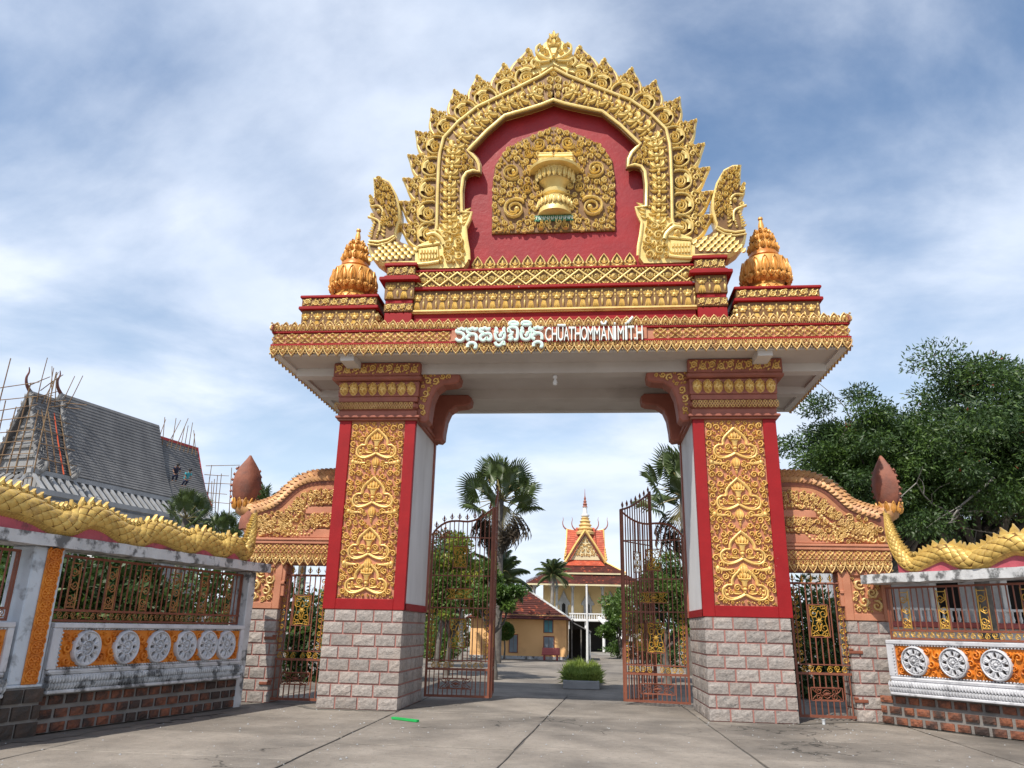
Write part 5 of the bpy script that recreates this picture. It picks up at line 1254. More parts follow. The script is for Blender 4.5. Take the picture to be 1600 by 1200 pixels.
def serpent(root, M, path, u_stop, rg, seed):
    """wavy scaled body lying on the coping; path: (u, v, radius), tail tip last"""
    path = [(u, v-0.03*(r > 0.1), r*1.24) for u, v, r in path]; P = spline(path, 6); n = len(P)
    b = MB(); b.tube([(u,v,0) for u, v, r in P], [r for u, v, r in P], 14)
    body = b.build('body', 'recess_shade', root, 60); body.matrix_local = M  # dark body, shade in the gaps between scales painted in
    L = [0.0]
    for a, c in zip(P[:-1], P[1:]): L.append(L[-1]+math.dist(a[:2], c[:2]))
    U, V, RR = [p[0] for p in P], [p[1] for p in P], [p[2] for p in P]
    def at(d): return float(np.interp(d, L, U)), float(np.interp(d, L, V)), float(np.interp(d, L, RR))
    def frame(d):
        u, v, r = at(d); u2, v2, _ = at(min(d+0.02, L[-1])); u0, v0, _ = at(max(d-0.02,0)); t = Vector((u2-u0, v2-v0, 0)).normalized(); nn = Vector((-t.y, t.x, 0))
        return Vector((u,v,0)), r, t, nn
    flip = -1 if path[0][0] > path[-1][0] else 1
    for row, ph in enumerate((-25,-2,21,44,67,90)):
        d = 0.10; k = 0
        while d < L[-1]-0.10:
            p, r, t, nn = frame(d); st = 0.92*r+0.008; dd = d+(st*0.5 if row % 2 else 0)
            p, r, t, nn = frame(dd)
            nn2 = nn*flip; out = Vector((0,0,1))*math.cos(R(ph))+nn2*math.sin(R(ph)); side = t.cross(out)
            X = Matrix((tuple(side)+(0,), tuple(t)+(0,), tuple(out)+(0,), (0,0,0,1))).transposed(); X.translation = p+out*r
            inst(SCALE, body, X @ Matrix.Diagonal((r*0.385, st*0.5, r, 1))); d += st
    m = MB(); bl = [frame(d) for d in np.linspace(0, L[-1]-0.06, 90)]; vs = []
    for p, r, t, nn in bl:
        for ph in (-36,-55,-75,-95,-115): vs.append(tuple(p+(Vector((0,0,1))*math.cos(R(ph))+nn*flip*math.sin(R(ph)))*r*1.012))
    m.add(vs, [(i*5+k, i*5+k+1, (i+1)*5+k+1, (i+1)*5+k) for i in range(len(bl)-1) for k in range(4)]); m.build('belly', 'gold_scale', body, 60)
    # belly: a ribbed band along the lower edge
    m = MB(); 
    for ph, rad in ((-34,0.016),):
        m.tube([tuple(frame(d)[0]+(Vector((0,0,1))*math.cos(R(ph))+frame(d)[3]*flip*math.sin(R(ph)))*frame(d)[1]*1.0) for d in np.linspace(0, L[-1]-0.05, 120)], rad, 5)
    o = m.build('belly_edge', 'gold_scale', body, 60)
    m = MB(); d = 0.03
    while d < L[-1]-0.1:
        p, r, t, nn = frame(d); pts = []
        for ph in (-36,-50,-64,-78,-92): pts.append(tuple(p+(Vector((0,0,1))*math.cos(R(ph))+nn*flip*math.sin(R(ph)))*r*1.005))
        m.tube(pts, 0.007, 4); d += 0.055
    o = m.build('belly_ribs', 'gold_scale', body); o['kind'] = 'stuff'
    # crest of small flames
    q = MB(); q.prism([(-0.55,-0.25),(0.55,-0.25),(0.58,0.22),(0.40,0.56),(0.16,0.80),(0.06,1.14),(-0.14,0.84),(-0.46,0.44)], -0.16, 0.16, 0.06); q.scroll(0.02,0.22,0.26,2.4,1.3,-1,0.12,0.1,10,True,0.15)
    FL = mesh_of(q, 'crest_flame', 'gold_scale', 50); d = 0.04
    while d < L[-1]-0.1:
        p, r, t, nn = frame(d); nn = nn*flip; sz = r*0.62+0.008; k = 1.0+0.35*max(0,nn.y-0.9)*10
        if (nn*flip).length: pass
        yv = nn; xv = t*(1 if flip > 0 else 1); zv = xv.cross(yv)
        X = Matrix((tuple(xv)+(0,), tuple(yv)+(0,), tuple(zv)+(0,), (0,0,0,1))).transposed(); X.translation = p+nn*r*0.93
        inst(FL, body, X @ Matrix.Diagonal((sz*rg.uniform(0.92,1.05), sz*rg.uniform(0.85,1.12), 0.20, 1))); d += sz*0.88
    return body
def boundary_wall(side):
    if side < 0:
        Pn, Dn = Vector((-7.03,-4.72,0)), Vector((0.21456,0.97671,0)); U0, U1 = -6.0, 4.80
        bays = [(-5.6,-0.74),(-0.10,4.34)]; posts = [(-0.68,-0.16),(-6.2,-5.68)]; ends = [(4.36,4.58)]
        wheels = {0: [-4.9,-4.2,-3.5,-2.8,-2.1,-1.4], 1: [0.54,1.33,2.05,2.71,3.29,3.82]}; lab = 'left boundary wall, shaded, with six white wheels on an orange panel'
    else:
        Pn, Dn = Vector((6.5,0.25,0)), Vector((0.5838,-0.8119,0)); U0, U1 = -0.34, 7.0
        bays = [(-0.05,4.4)]; posts = [(4.45,4.95)]; ends = []
        wheels = {0: [0.50,1.235,1.97,2.7,3.44,4.1]}; lab = 'sunlit right boundary wall with white wheels on a bright orange panel'
    Nn = Dn.cross(Vector((0,0,1)))
    M = Matrix((tuple(Dn)+(0,), (0,0,1,0), tuple(Nn)+(0,), (0,0,0,1))).transposed(); M.translation = Pn
    # children made with MB() use local (u,v,w) directly; ornaments made on FRONT need this turn
    TF = FRONT.inverted()
    root = empty('boundary_wall', (0,0,0)); tag(root, lab, 'wall', 'boundary walls beside the gate'); root.matrix_world = M
    rg = random.Random(side+9)
    UB = 4.34 if side < 0 else U1-0.05
    m = MB(); m.box(U0, UB, 0.02, 0.545, -0.42, -0.045); base = m.build('wall_base', 'mortar_grey', root)
    courses(base, Matrix.Translation((0,0,-0.06)), U0, UB, 0.0, 0.55, 3, 0.28, 0.05, LATER, rg, 0.065)
    for bi, (a, b) in enumerate(bays):
        m = MB()
        m.bbox(a, b, 0.552, 1.50, -0.36, -0.03, 0.01)                                  # panel body
        m.bbox(a, b, 1.455, 1.53, -0.40, 0.035, 0.012)
        m.bbox(a, a+0.16, 0.876, 1.454, -0.031, 0.03, 0.012); m.bbox(b-0.10, b, 0.876, 1.454, -0.031, 0.03, 0.012)
        pan = m.build('panel', 'grey_white', root)
        ml = MB(); ml.bbox(a+0.02, b-0.02, 0.551, 0.60, -0.03, 0.10, 0.012); ml.bbox(a+0.03, b-0.03, 0.601, 0.70, -0.03, 0.06, 0.02); ml.bbox(a+0.02, b-0.02, 0.701, 0.80, -0.03, 0.085, 0.03); ml.bbox(a+0.02, b-0.02, 0.801, 0.875, -0.03, 0.05, 0.02); ml.build('ledge', 'lichen_white' if side < 0 else 'grey_white', root)
        nb = int((b-a)/0.055); mm = MB()
        for i in range(nb): u = a+(b-a)*(i+0.5)/nb; mm.dome(u, 0.895, 0.020, 0.018, 0.03, 0.5, 6, 0.0); mm.leaf(u, 0.70, math.pi/2, 0.1, 0.05, 0.03, 0.085); mm.leaf(u, 0.70, -math.pi/2, 0.10, 0.05, 0.05, 0.06); mm.dome(u, 1.44, 0.02, 0.014, 0.03, 0.5, 6, 0.0)
        for i in range(9): mm.dome(a+0.145, 0.94+i*0.056, 0.014, 0.02, 0.03, 0, 6, 0.03)
        o = mm.build('rope_moulding', 'lichen_white' if side < 0 else 'grey_white', pan, 50); o['kind'] = 'stuff'
        mm = MB(); mm.box(a+0.16, b-0.10, 0.905, 1.43, -0.0305, -0.015); orn = mm.build('orange_field', 'orange', root)
        mm = MB(Matrix.Translation((0,0,-0.015)))
        cs = pack(lambda u, v, r: a+0.17+r < u < b-0.11-r and 0.91+r < v < 1.42-r and all(math.hypot(u-x, v-1.17) > 0.235+r*0.7 for x in wheels[bi]), (a,b,0.9,1.43), [0.10,0.08,0.06,0.045,0.032], rg, None, 900)
        fill(mm, cs, 300, None, 0.04); o = mm.build('orange_scrolls', 'orange', orn, 50); o['kind'] = 'stuff'
        for x in wheels[bi]:
            inst(WHEEL, root, Matrix.Translation((x,1.168,-0.014)) @ Matrix.Diagonal((0.262,0.262,0.36,1)) @ TF @ Matrix.Rotation(rg.choice((0,math.pi/4,math.pi/2)),4,'Y'))
        # iron grille
        g = MB(); z0, z1 = 1.56, 2.50
        for z in (z0, z0+0.15, z1): g.box(a, b, z-0.018, z+0.018, -0.19, -0.16)
        for u in (a+0.015, b-0.015): g.box(u-0.015, u+0.015, z0, z1, -0.192, -0.158)
        gr = g.build('grille', 'iron', root)
        npan = max(1, round((b-a)/0.78)); pw = 0.17; cen = [a+(b-a)*(i+0.5)/npan for i in range(npan)]
        nbar = int((b-a)/0.115)
        for i in range(nbar):
            u = a+(b-a)*(i+0.5)/nbar
            if any(abs(u-c) < pw*0.45 for c in cen): continue
            inst(BAR, gr, Matrix.Translation((u, z0+0.15, -0.175)) @ Matrix.Rotation(-math.pi/2,4,'X') @ Matrix.Diagonal((0.018,0.018,z1-z0-0.15,1)))
        for c in cen:
            mm = MB(); vine_strip(mm, 0, 0, 0.60, pw*0.95, 0.011)
            t = MB()
            for x in (-pw/2, pw/2): t.box(x-0.007, x+0.007, -0.008, 0.008, -0.06, 0.66)
            t.box(-pw/2, pw/2, -0.008, 0.008, 0.62, 0.635); t.box(-pw/2, pw/2, -0.008, 0.008, -0.03, -0.015); mm.add(t.v, t.f)
            spiral(mm, -0.035, -0.0, 0.04, 0, 1.1, 1, 0.009); spiral(mm, 0.035, 0.0, 0.04, math.pi, 1.1, -1, 0.009)
            o = mm.build('scroll_panel', 'iron_rust' if side < 0 else 'iron_gold', gr); o.matrix_local = Matrix.Translation((c, z0+0.22, -0.175)) @ Matrix(((1,0,0,0),(0,0,1,0),(0,-1,0,0),(0,0,0,1)))
        mm = MB(); vine_strip(mm, 0, a+0.03, b-0.03, 0.11, 0.009, True)
        o = mm.build('scroll_strip', 'iron_rust' if side < 0 else 'iron_gold', gr); o.matrix_local = Matrix.Translation((0, z0+0.075, -0.175)) @ Matrix(((1,0,0,0),(0,0,1,0),(0,-1,0,0),(0,0,0,1)))
    for a, b in posts:
        m = MB(); m.cur = 0; m.bbox(a, b, 0.70, 2.58, -0.42, 0.02, 0.015); m.bbox(a-0.03, b+0.03, 0.66, 0.70, -0.44, 0.04, 0.01)
        m.cur = 1; m.bbox(a+0.20, b-0.07, 0.70, 2.56, 0.0205, 0.05, 0.01)
        po = m.build('post', ['post_white','orange'], root)
        h = (b-a-0.29)
        for i in range(10): inst(ROSE, po, Matrix.Translation(((a+0.20+b-0.07)/2, 0.82+i*0.185, 0.049)) @ Matrix.Diagonal((h*1.02,0.19,0.22,1)) @ TF)
        m = MB(); m.box(a-0.03, b+0.03, 0.0, 0.655, -0.44, 0.035); pb = m.build('post_base', 'mortar_grey', root)
        courses(pb, Matrix.Translation((0,0,0.03)), a-0.05, b+0.05, 0, 0.66, 3, 0.30, 0.05, BLACKB, rg, 0.045)
    for a, b in ends:
        m = MB(); m.bbox(a, b, 0.0, 2.57, -0.40, -0.02, 0.015); m.build('post', 'lichen_white', root)
    # coping, broken edges and all
    m = MB(); n = 60; vs = []; top, bot = 2.755, 2.585
    for i in range(n+1):
        u = U0+(U1-U0)*i/n; j = rg.uniform(-0.008,0.008); e = rg.uniform(-0.012,0.006)
        vs += [(u,bot+j,0.16+e),(u,top+j*0.6,0.15+e),(u,top+j*0.5,-0.55),(u,bot,-0.55)]
    fs = [(i*4+k, i*4+(k+1)%4, (i+1)*4+(k+1)%4, (i+1)*4+k) for i in range(n) for k in range(4)]+[(3,2,1,0),tuple(n*4+k for k in range(4))]
    m.add(vs, fs); m.build('coping', 'lichen_white', root)
    # pink plaster bedded under the serpent's coils
    if side < 0:
        path = [(-2.5,2.98,0.17),(-2.15,2.97,0.165),(-1.75,3.12,0.165),(-1.35,3.12,0.165),(-1.1,3.10,0.165),(-0.83,3.05,0.16),(-0.52,2.96,0.16),(-0.22,2.97,0.16),(0.05,3.10,0.155),(0.38,3.09,0.155),(0.76,2.96,0.15),(1.13,2.92,0.15),(1.47,3.04,0.15),(1.88,3.0,0.15),(2.34,2.91,0.145),(2.76,3.04,0.145),(3.25,2.92,0.145),(3.63,3.06,0.14),(3.95,2.90,0.13),(4.10,3.02,0.11),(4.18,3.28,0.085),(4.22,3.55,0.06),(4.25,3.82,0.015)]
        lab = 'golden scaled serpent on the shaded left wall, its tail curling up beside the gate'
    else:
        path = [(5.1,2.96,0.17),(4.7,3.12,0.17),(4.3,3.1,0.17),(3.9,2.97,0.165),(3.55,2.97,0.165),(3.2,3.12,0.165),(2.85,3.12,0.165),(2.6,3.16,0.165),(2.3,3.06,0.16),(2.05,2.95,0.16),(1.85,2.92,0.155),(1.6,3.0,0.15),(1.35,3.10,0.14),(1.02,2.99,0.13),(0.78,2.91,0.12),(0.6,2.97,0.11),(0.46,3.15,0.10),(0.36,3.42,0.08),(0.31,3.72,0.05),(0.28,4.02,0.012)]
        lab = 'bright golden scaled serpent on the sunlit right wall, its tail curling up beside the gate'
    P = [p for p in spline(path, 4) if p[1] < 3.2]; m = MB()
    if side < 0: P = P
    else: P = P[::-1]
    poly = [(u, v) for u, v, r in P]; m.prism([(poly[0][0],2.75)]+[(poly[-1][0],2.75)]+poly[::-1], -0.06, 0.09); m.build('plaster_bed', 'pink', root)
    sroot = empty('naga_serpent', (0,0,0)); sroot.matrix_world = M; tag(sroot, lab, 'serpent statue', 'serpents lying on the boundary walls')
    serpent(sroot, Matrix.Identity(4), path, 0, rg, 5)
boundary_wall(-1); boundary_wall(1)

# ================================================================== vegetation helpers
def np_mesh(name, V, F, mt, parent=None, mi=None):
    """V (n,3), F (m,4) quads, straight from arrays"""
    me = bpy.data.meshes.new(name); V = np.asarray(V, np.float32); F = np.asarray(F, np.int32)
    me.vertices.add(len(V)); me.vertices.foreach_set('co', V.ravel()); k = F.shape[1]
    me.loops.add(F.size); me.loops.foreach_set('vertex_index', F.ravel()); me.polygons.add(len(F))
    me.polygons.foreach_set('loop_start', np.arange(0, F.size, k, dtype=np.int32)); me.polygons.foreach_set('loop_total', np.full(len(F), k, np.int32))
    for x in (mt if isinstance(mt, (list,tuple)) else [mt]): me.materials.append(MATS[x])
    if mi is not None: me.polygons.foreach_set('material_index', np.asarray(mi, np.int32))
    me.update(calc_edges=True); me.validate()
    o = bpy.data.objects.new(name, me); COL.objects.link(o)
    if parent: o.parent = parent
    return o
def leaves(rng, P, Nrm, L, Wd, droop=0.3, jit=0.8):
    """one folded diamond per point"""
    n = len(P); d = Nrm+rng.normal(0, jit, (n,3)); d[:,2] -= droop; d /= np.linalg.norm(d, axis=1)[:,None]
    s = np.cross(d, rng.normal(0,1,(n,3))); s /= np.linalg.norm(s, axis=1)[:,None]; up = np.cross(s, d)
    l = (L*rng.uniform(0.65,1.25,n))[:,None]; w = (Wd*rng.uniform(0.7,1.2,n))[:,None]
    A = P; B = P+d*l*0.45+s*w*0.5-up*w*0.12; C = P+d*l-up*l*0.06; D_ = P+d*l*0.45-s*w*0.5-up*w*0.12
    V = np.stack([A,B,C,D_],1).reshape(-1,3); F = np.arange(4*n).reshape(n,4); return V, F
def crown_points(rng, C, RAD, nclump, nleaf, shell=0.55, clump_r=0.28, flat=0.9):
    c = rng.normal(0,1,(nclump,3)); c /= np.linalg.norm(c,axis=1)[:,None]; c[:,2] = np.where(c[:,2] < -0.55, -c[:,2]*0.4, c[:,2])
    rr = rng.uniform(shell,1.0,nclump)[:,None]; lump = 1+0.16*np.sin(c[:,:1]*5+1)+0.14*np.sin(c[:,1:2]*6+c[:,2:]*4); cen = c*rr*lump*np.array(RAD)+np.array(C)
    size = rng.uniform(0.6,1.35,nclump); k = rng.choice(nclump, nleaf, p=size/size.sum()); g = rng.normal(0,1,(nleaf,3)); g /= np.linalg.norm(g,axis=1)[:,None]
    r = rng.uniform(0,1,nleaf)**0.5; cr = clump_r*np.mean(RAD)*size[k]
    P = cen[k]+g*(r*cr)[:,None]*np.array([1.15,1.15,flat*0.75]); N = g*0.7+(P-np.array(C))/np.array(RAD)*0.5
    return P, N, cen
def limb(m, a, b, r0, r1, rng, bend=0.12, n=6):
    a = np.array(a, float); b = np.array(b, float); d = np.linalg.norm(b-a); o1 = rng.normal(0, bend*d, 3)
    pts = [tuple(a+(b-a)*t+o1*math.sin(math.pi*t)+rng.normal(0,0.012*d,3)*(0 < t < 1)) for t in np.linspace(0,1,n)]
    m.tube(pts, list(np.linspace(r0, r1, n)), 7); return pts
def tree(name, label, cat, base, h, C, RAD, nleaf, L, Wd, mt, seed, nclump=60, trunk_r=0.16, bark='bark', nlimb=7, group=None, shell=0.5, clump_r=0.28, twig=0, droop=0.3, accents=()):
    rng = np.random.default_rng(seed); root = empty(name, base); tag(root, label, cat, group)
    o0 = np.array(base, float); C = np.array(C, float)-o0
    P, N, cen = crown_points(rng, C, RAD, nclump, nleaf, shell, clump_r)
    m = MB(); fork = np.array([rng.normal(0,0.1), rng.normal(0,0.1), h])
    m.tube([(0,0,-0.05),(0.02,0,h*0.15),(fork[0]*0.6,fork[1]*0.4,h*0.6),tuple(fork)], [trunk_r*1.35,trunk_r*1.05,trunk_r*0.9,trunk_r*0.8], 9); m.build('trunk', bark, root, 60)
    for i in range(nlimb):
        t = cen[rng.integers(len(cen))]; q = MB(); pts = limb(q, fork-np.array([0,0,0.1*h*rng.uniform(0,1)]), fork+(t-fork)*rng.uniform(0.75,1.0), trunk_r*0.62, trunk_r*0.10, rng)
        for j in range(2): k = cen[rng.integers(len(cen))]; s_ = np.array(pts[3]); limb(q, s_, s_+(k-s_)*0.6, trunk_r*0.26, trunk_r*0.06, rng, 0.1, 5)
        q.build('limb', bark, root, 60)
    for i in range(twig):
        q = MB(); a = C+rng.normal(0,0.35,3)*np.array(RAD); d = rng.normal(0,1,3); d[1] = -abs(d[1])-0.3; d /= np.linalg.norm(d); b = a+d*np.array(RAD)*rng.uniform(0.5,0.95)
        pts = limb(q, a, b, trunk_r*0.16, trunk_r*0.03, rng, 0.15, 7)
        for j in (2,3,4,5): s_ = np.array(pts[j]); limb(q, s_, s_+rng.normal(0,0.12,3)*np.array(RAD)+d*0.2, trunk_r*0.06, 0.004, rng, 0.1, 4)
        q.build('twig', 'bark_pale', root, 60)
    V, F = leaves(rng, P, N, L, Wd, droop)
    mats = [mt]+[a[0] for a in accents]; mi = np.zeros(len(F), int); u = rng.uniform(0,1,len(F)); acc = 0
    cid = np.floor((np.sin(P@np.array([1.7,2.3,1.1]))+1)*50)   # accents come in patches
    for j, (am, fr) in enumerate(accents): mi[(u > 0.35) & (cid % 100 >= acc*100) & (cid % 100 < (acc+fr)*100)] = j+1; acc += fr
    np_mesh('crown', V, F, mats if len(mats) > 1 else mt, root, mi if accents else None)
    return root
# fan-palm frond, in metres for a fan of radius 1 on a stalk of 1; grows along +x
def fan_frond(seed, mt, ragged=0.0):
    rg = random.Random(seed); m = MB(); m.cur = 1
    m.tube([(0,0,0),(0.6,0,0.06),(1.25,0,0.03)], [0.035,0.022,0.016], 5); m.cur = 0
    n = 30; sp = R(300); cx = 1.25; tilt = R(38) if not ragged else R(-20); ct, st_ = math.cos(tilt), math.sin(tilt)
    for i in range(n):
        a = -sp/2+sp*(i+0.5)/n; da = sp/n; r = 0.80*(0.84+0.16*math.cos(a*0.55))*rg.uniform(0.9,1.06)
        if rg.random() < ragged: r *= rg.uniform(0.5,0.8)
        def p(rr, aa, z):
            x, y, zz = rr*math.cos(aa), rr*math.sin(aa), z-0.16*rr*rr+0.16*abs(math.sin(aa))*rr
            return (cx+x*ct-zz*st_, y, 0.03+x*st_+zz*ct)
        m.add([p(0,a,0), p(r*0.55,a-da*0.5,0.0), p(r*0.55,a,0.035), p(r*0.55,a+da*0.5,0.0), p(r*0.8,a-da*0.28,-0.02), p(r*0.8,a+da*0.28,-0.02), p(r,a+rg.uniform(-0.03,0.03),-0.08-0.14*rg.random())],
              [(0,1,2),(0,2,3),(1,4,2),(2,5,3),(4,6,2),(2,6,5)])
    return mesh_of(m, 'frond', [mt,'palm_stalk'])
FANS = [fan_frond(i, 'palm_leaf') for i in range(3)]; DEAD = [fan_frond(i+9, 'palm_dead', 0.6) for i in range(2)]
def fan_palm(name, label, base, h, Rr, seed, nf=26, nd=14, lean=(0,0), group='fan palms around the temple grounds', petiole=0.75, trunk_r=0.17):
    rg = random.Random(seed); root = empty(name, base); tag(root, label, 'palm', group)
    m = MB(); m.tube([(lean[0]*t, lean[1]*t, h*t) for t in np.linspace(0,1,9)], [trunk_r*(1.35-0.4*t+0.04*math.sin(40*t)) for t in np.linspace(0,1,9)], 9); m.build('trunk', 'bark', root, 60)
    top = Vector((lean[0], lean[1], h))
    for i in range(nf):
        t = (i+0.5)/nf; el = R(80-108*t)+rg.uniform(-0.1,0.1); az = i*2.39996+rg.uniform(-0.2,0.2); s = Rr*rg.uniform(0.44,0.54)
        M = Matrix.Translation(top) @ Matrix.Rotation(az,4,'Z') @ Matrix.Rotation(-el,4,'Y') @ Matrix.Rotation(rg.uniform(-0.9,0.9),4,'X') @ Matrix.Diagonal((s*1.0,s*0.95,s,1))
        inst(rg.choice(FANS), root, M)
    for i in range(nd):
        t = (i+0.5)/nd; el = R(-38-46*t); az = i*2.39996*1.3; s = Rr*rg.uniform(0.40,0.52)
        inst(rg.choice(DEAD), root, Matrix.Translation(top-Vector((0,0,0.15+0.7*t*Rr*0.35))) @ Matrix.Rotation(az,4,'Z') @ Matrix.Rotation(-el,4,'Y') @ Matrix.Diagonal((s*1.05,s*0.7,s*0.8,1)), 'dead_frond')
    return root
def coco_frond(seed, mt):
    rg = random.Random(seed); m = MB(); m.cur = 1; n = 26
    sp = [(t, 0, 0.30*math.sin(t*1.9)-0.42*t*t) for t in np.linspace(0,1,9)]; m.tube(sp, [0.022*(1-0.8*t) for t in np.linspace(0,1,9)], 4); m.cur = 0
    for i in range(n):
        t = 0.12+0.88*i/n; x, z = t, 0.30*math.sin(t*1.9)-0.42*t*t; l = 0.34*math.sin(math.pi*(0.12+0.80*t))*rg.uniform(0.85,1.1)
        for s in (-1,1):
            d = Vector((0.55, s*1.0, -0.55)).normalized(); w = 0.022
            m.add([(x-w,0,z),(x+w,0,z),(x+d.x*l*0.6+w*0.7,d.y*l*0.6,z+d.z*l*0.5),(x+d.x*l,d.y*l,z+d.z*l-0.06)], [(0,1,2,3)])
    return mesh_of(m, 'frond', [mt,'palm_stalk'])
COCO = [coco_frond(i, 'palm_leaf') for i in range(3)]
def coco_palm(name, label, base, h, Rr, seed, nf=20, lean=(0,0), trunk_r=0.12):
    rg = random.Random(seed); root = empty(name, base); tag(root, label, 'palm', 'coconut palms inside the temple grounds')
    m = MB(); m.tube([(lean[0]*t*t, lean[1]*t*t, h*t) for t in np.linspace(0,1,9)], [trunk_r*(1.3-0.5*t) for t in np.linspace(0,1,9)], 8); m.build('trunk', 'bark_pale', root, 60)
    top = Vector((lean[0],lean[1],h))
    for i in range(nf):
        t = (i+0.5)/nf; el = R(80-120*t); az = i*2.39996; s = Rr*rg.uniform(0.88,1.08)
        inst(rg.choice(COCO), root, Matrix.Translation(top) @ Matrix.Rotation(az,4,'Z') @ Matrix.Rotation(-el,4,'Y') @ Matrix.Rotation(rg.uniform(-0.4,0.4),4,'X') @ Matrix.Diagonal((s,s,s,1)))
    return root

# ================================================================== trees and palms
fan_palm('sugar_palm', 'big sugar palm with a dark skirt of dead fronds, seen through the gate opening', (-3.55,22.0,0), 7.7, 2.3, 3, 22, 34)
fan_palm('sugar_palm', 'sugar palm half hidden by the inner side of the right gate pillar', (4.75,16.0,0), 6.9, 2.35, 8, 20, 22)
fan_palm('sugar_palm', 'small fan palm just below the grey hall roof, left of the terracotta hood', (-14.5,12.0,0), 5.3, 1.15, 21, 20, 4, trunk_r=0.13)
fan_palm('sugar_palm', 'fan palm whose crown shows right beside the left terracotta hood', (-11.65,12.0,0), 5.6, 1.1, 22, 20, 4, trunk_r=0.13)
fan_palm('sugar_palm', 'fan palm whose fan tips show over the left serpent-back arch', (-9.9,12.5,0), 6.1, 1.15, 23, 20, 4, trunk_r=0.13)
fan_palm('sugar_palm', 'low drooping fan palm between the grey hall eaves and the left hood', (-13.2,12.4,0), 4.7, 1.05, 24, 18, 4, trunk_r=0.12)
coco_palm('coconut_palm', 'small coconut palm in front of the temple with the spire', (-1.70,38.0,0), 5.1, 1.4, 31, 20, (0.15,0))
coco_palm('coconut_palm', 'slim pale-trunked coconut palm under the skirt of the big sugar palm', (-4.05,25.0,0), 4.0, 1.8, 32, 18, (0.2,0))
coco_palm('coconut_palm', 'coconut palm with its crown behind the left leaf of the main gate', (-5.6,24.0,0), 3.5, 1.9, 33, 18, (-0.2,0))
tree('leafy_tree', 'yellow-green leafy tree behind the left leaf of the main gate', 'tree', (-4.1,11.6,0), 1.3, (-3.95,11.8,2.75), (1.35,1.3,1.6), 15000, 0.15, 0.08, 'leaf_mid', 101, 60, 0.10, accents=(('leaf_yellow',0.65),))
tree('leafy_tree', 'rust-tinged dark tree rising behind the yellow-green tree at the gate', 'tree', (-5.4,16.5,0), 2.2, (-5.3,16.5,3.7), (1.7,1.5,1.7), 12000, 0.16, 0.08, 'leaf_dark', 102, 60, 0.12, accents=(('leaf_rust',0.22),))
tree('leafy_tree', 'round dark-trunked green tree at the free edge of the left gate leaf', 'tree', (-2.28,10.1,0), 1.5, (-2.45,10.4,2.55), (0.85,0.8,1.0), 9000, 0.13, 0.07, 'leaf_mid', 103, 34, 0.10)
tree('leafy_tree', 'dense dark green tree behind the right leaf of the main gate', 'tree', (3.3,10.8,0), 1.1, (3.25,11.0,2.45), (1.5,1.2,1.65), 22000, 0.13, 0.065, 'leaf_mid', 104, 70, 0.12, accents=(('leaf_dark',0.5),('leaf_yellow',0.12)))
tree('leafy_tree', 'bushy green tree in front of the right half of the spired temple', 'tree', (2.75,31.0,0), 0.6, (2.8,31.0,1.95), (1.15,1.1,1.6), 12000, 0.17, 0.09, 'leaf_mid', 105, 40, 0.10)
tree('shade_tree', 'huge dark green shade tree towering behind the right wall', 'tree', (15.2,14.5,0), 4.2, (15.7,14.5,7.3), (6.9,5.0,4.3), 165000, 0.20, 0.062, 'leaf_dark', 106, 260, 0.30, nlimb=14, shell=0.35, clump_r=0.17, twig=14, droop=0.45, accents=(('leaf_mid',0.40),('leaf_red',0.004)))
tree('shade_tree', 'rounded dark green tree next to the gate, left shoulder of the big tree mass', 'tree', (11.2,13.8,0), 3.6, (11.5,14.0,7.3), (3.3,2.9,3.8), 85000, 0.18, 0.058, 'leaf_dark', 116, 130, 0.22, nlimb=10, shell=0.35, clump_r=0.19, twig=8, droop=0.45, accents=(('leaf_mid',0.40),))
tree('shade_tree', 'outer dark tree at the right picture edge behind the shade tree', 'tree', (24.5,19,0), 5, (24.5,19.0,6.9), (6.0,5.0,4.0), 40000, 0.40, 0.10, 'leaf_dark', 107, 120, 0.3, shell=0.4, clump_r=0.2, droop=0.45)
# clipped ball on a stem
rng = np.random.default_rng(9); n = 5000; g = rng.normal(0,1,(n,3)); g /= np.linalg.norm(g,axis=1)[:,None]
tp = empty('topiary', (-3.66,26.5,0)); tag(tp, 'round clipped topiary ball on a short stem by the ochre house', 'shrub')
V, F = leaves(rng, g*rng.uniform(0.85,1,n)[:,None]*np.array([0.50,0.50,0.44])+np.array([0,0,1.42]), g, 0.09, 0.06, 0); np_mesh('crown', V, F, 'leaf_mid', tp)
m = MB(); m.tube([(0,0,0),(0.03,0,0.5),(0,0,1.2)],[0.06,0.05,0.04],6); m.build('trunk', 'bark', tp)
def bush(name, label, boxes, n, L, Wd, mt, seed, kind=None, accents=(), cat='hedge', group=None):
    rng = np.random.default_rng(seed); V0 = []; F0 = []; tot = sum(b[3]*b[4]*b[5] for b in boxes); k = 0
    P = []
    for (x, y, z, rx, ry, rz) in boxes:
        q = int(n*rx*ry*rz/tot)+50; g = rng.normal(0,1,(q,3)); g /= np.linalg.norm(g,axis=1)[:,None]; r = rng.uniform(0.55,1,q)[:,None]; lump = 1+0.15*np.sin(g[:,:1]*7+x*3)+0.12*np.sin(g[:,2:]*9+y)
        P.append(np.concatenate([g*r*lump*np.array([rx,ry,rz])+np.array([x,y,z]), g],1))
    P = np.concatenate(P); P = P[P[:,2] > 0.02]; V, F = leaves(rng, P[:,:3], P[:,3:], L, Wd, 0.2)
    mats = [mt]+[a[0] for a in accents]; mi = None
    if accents:
        mi = np.zeros(len(F), int); u = np.sin(P[:,0]*3.1+P[:,2]*4.3)+rng.normal(0,0.5,len(F)); mi[u > accents[0][1]] = 1
    o = np_mesh(name, V, F, mats, None, mi); tag(o, label, cat, group, kind); return o
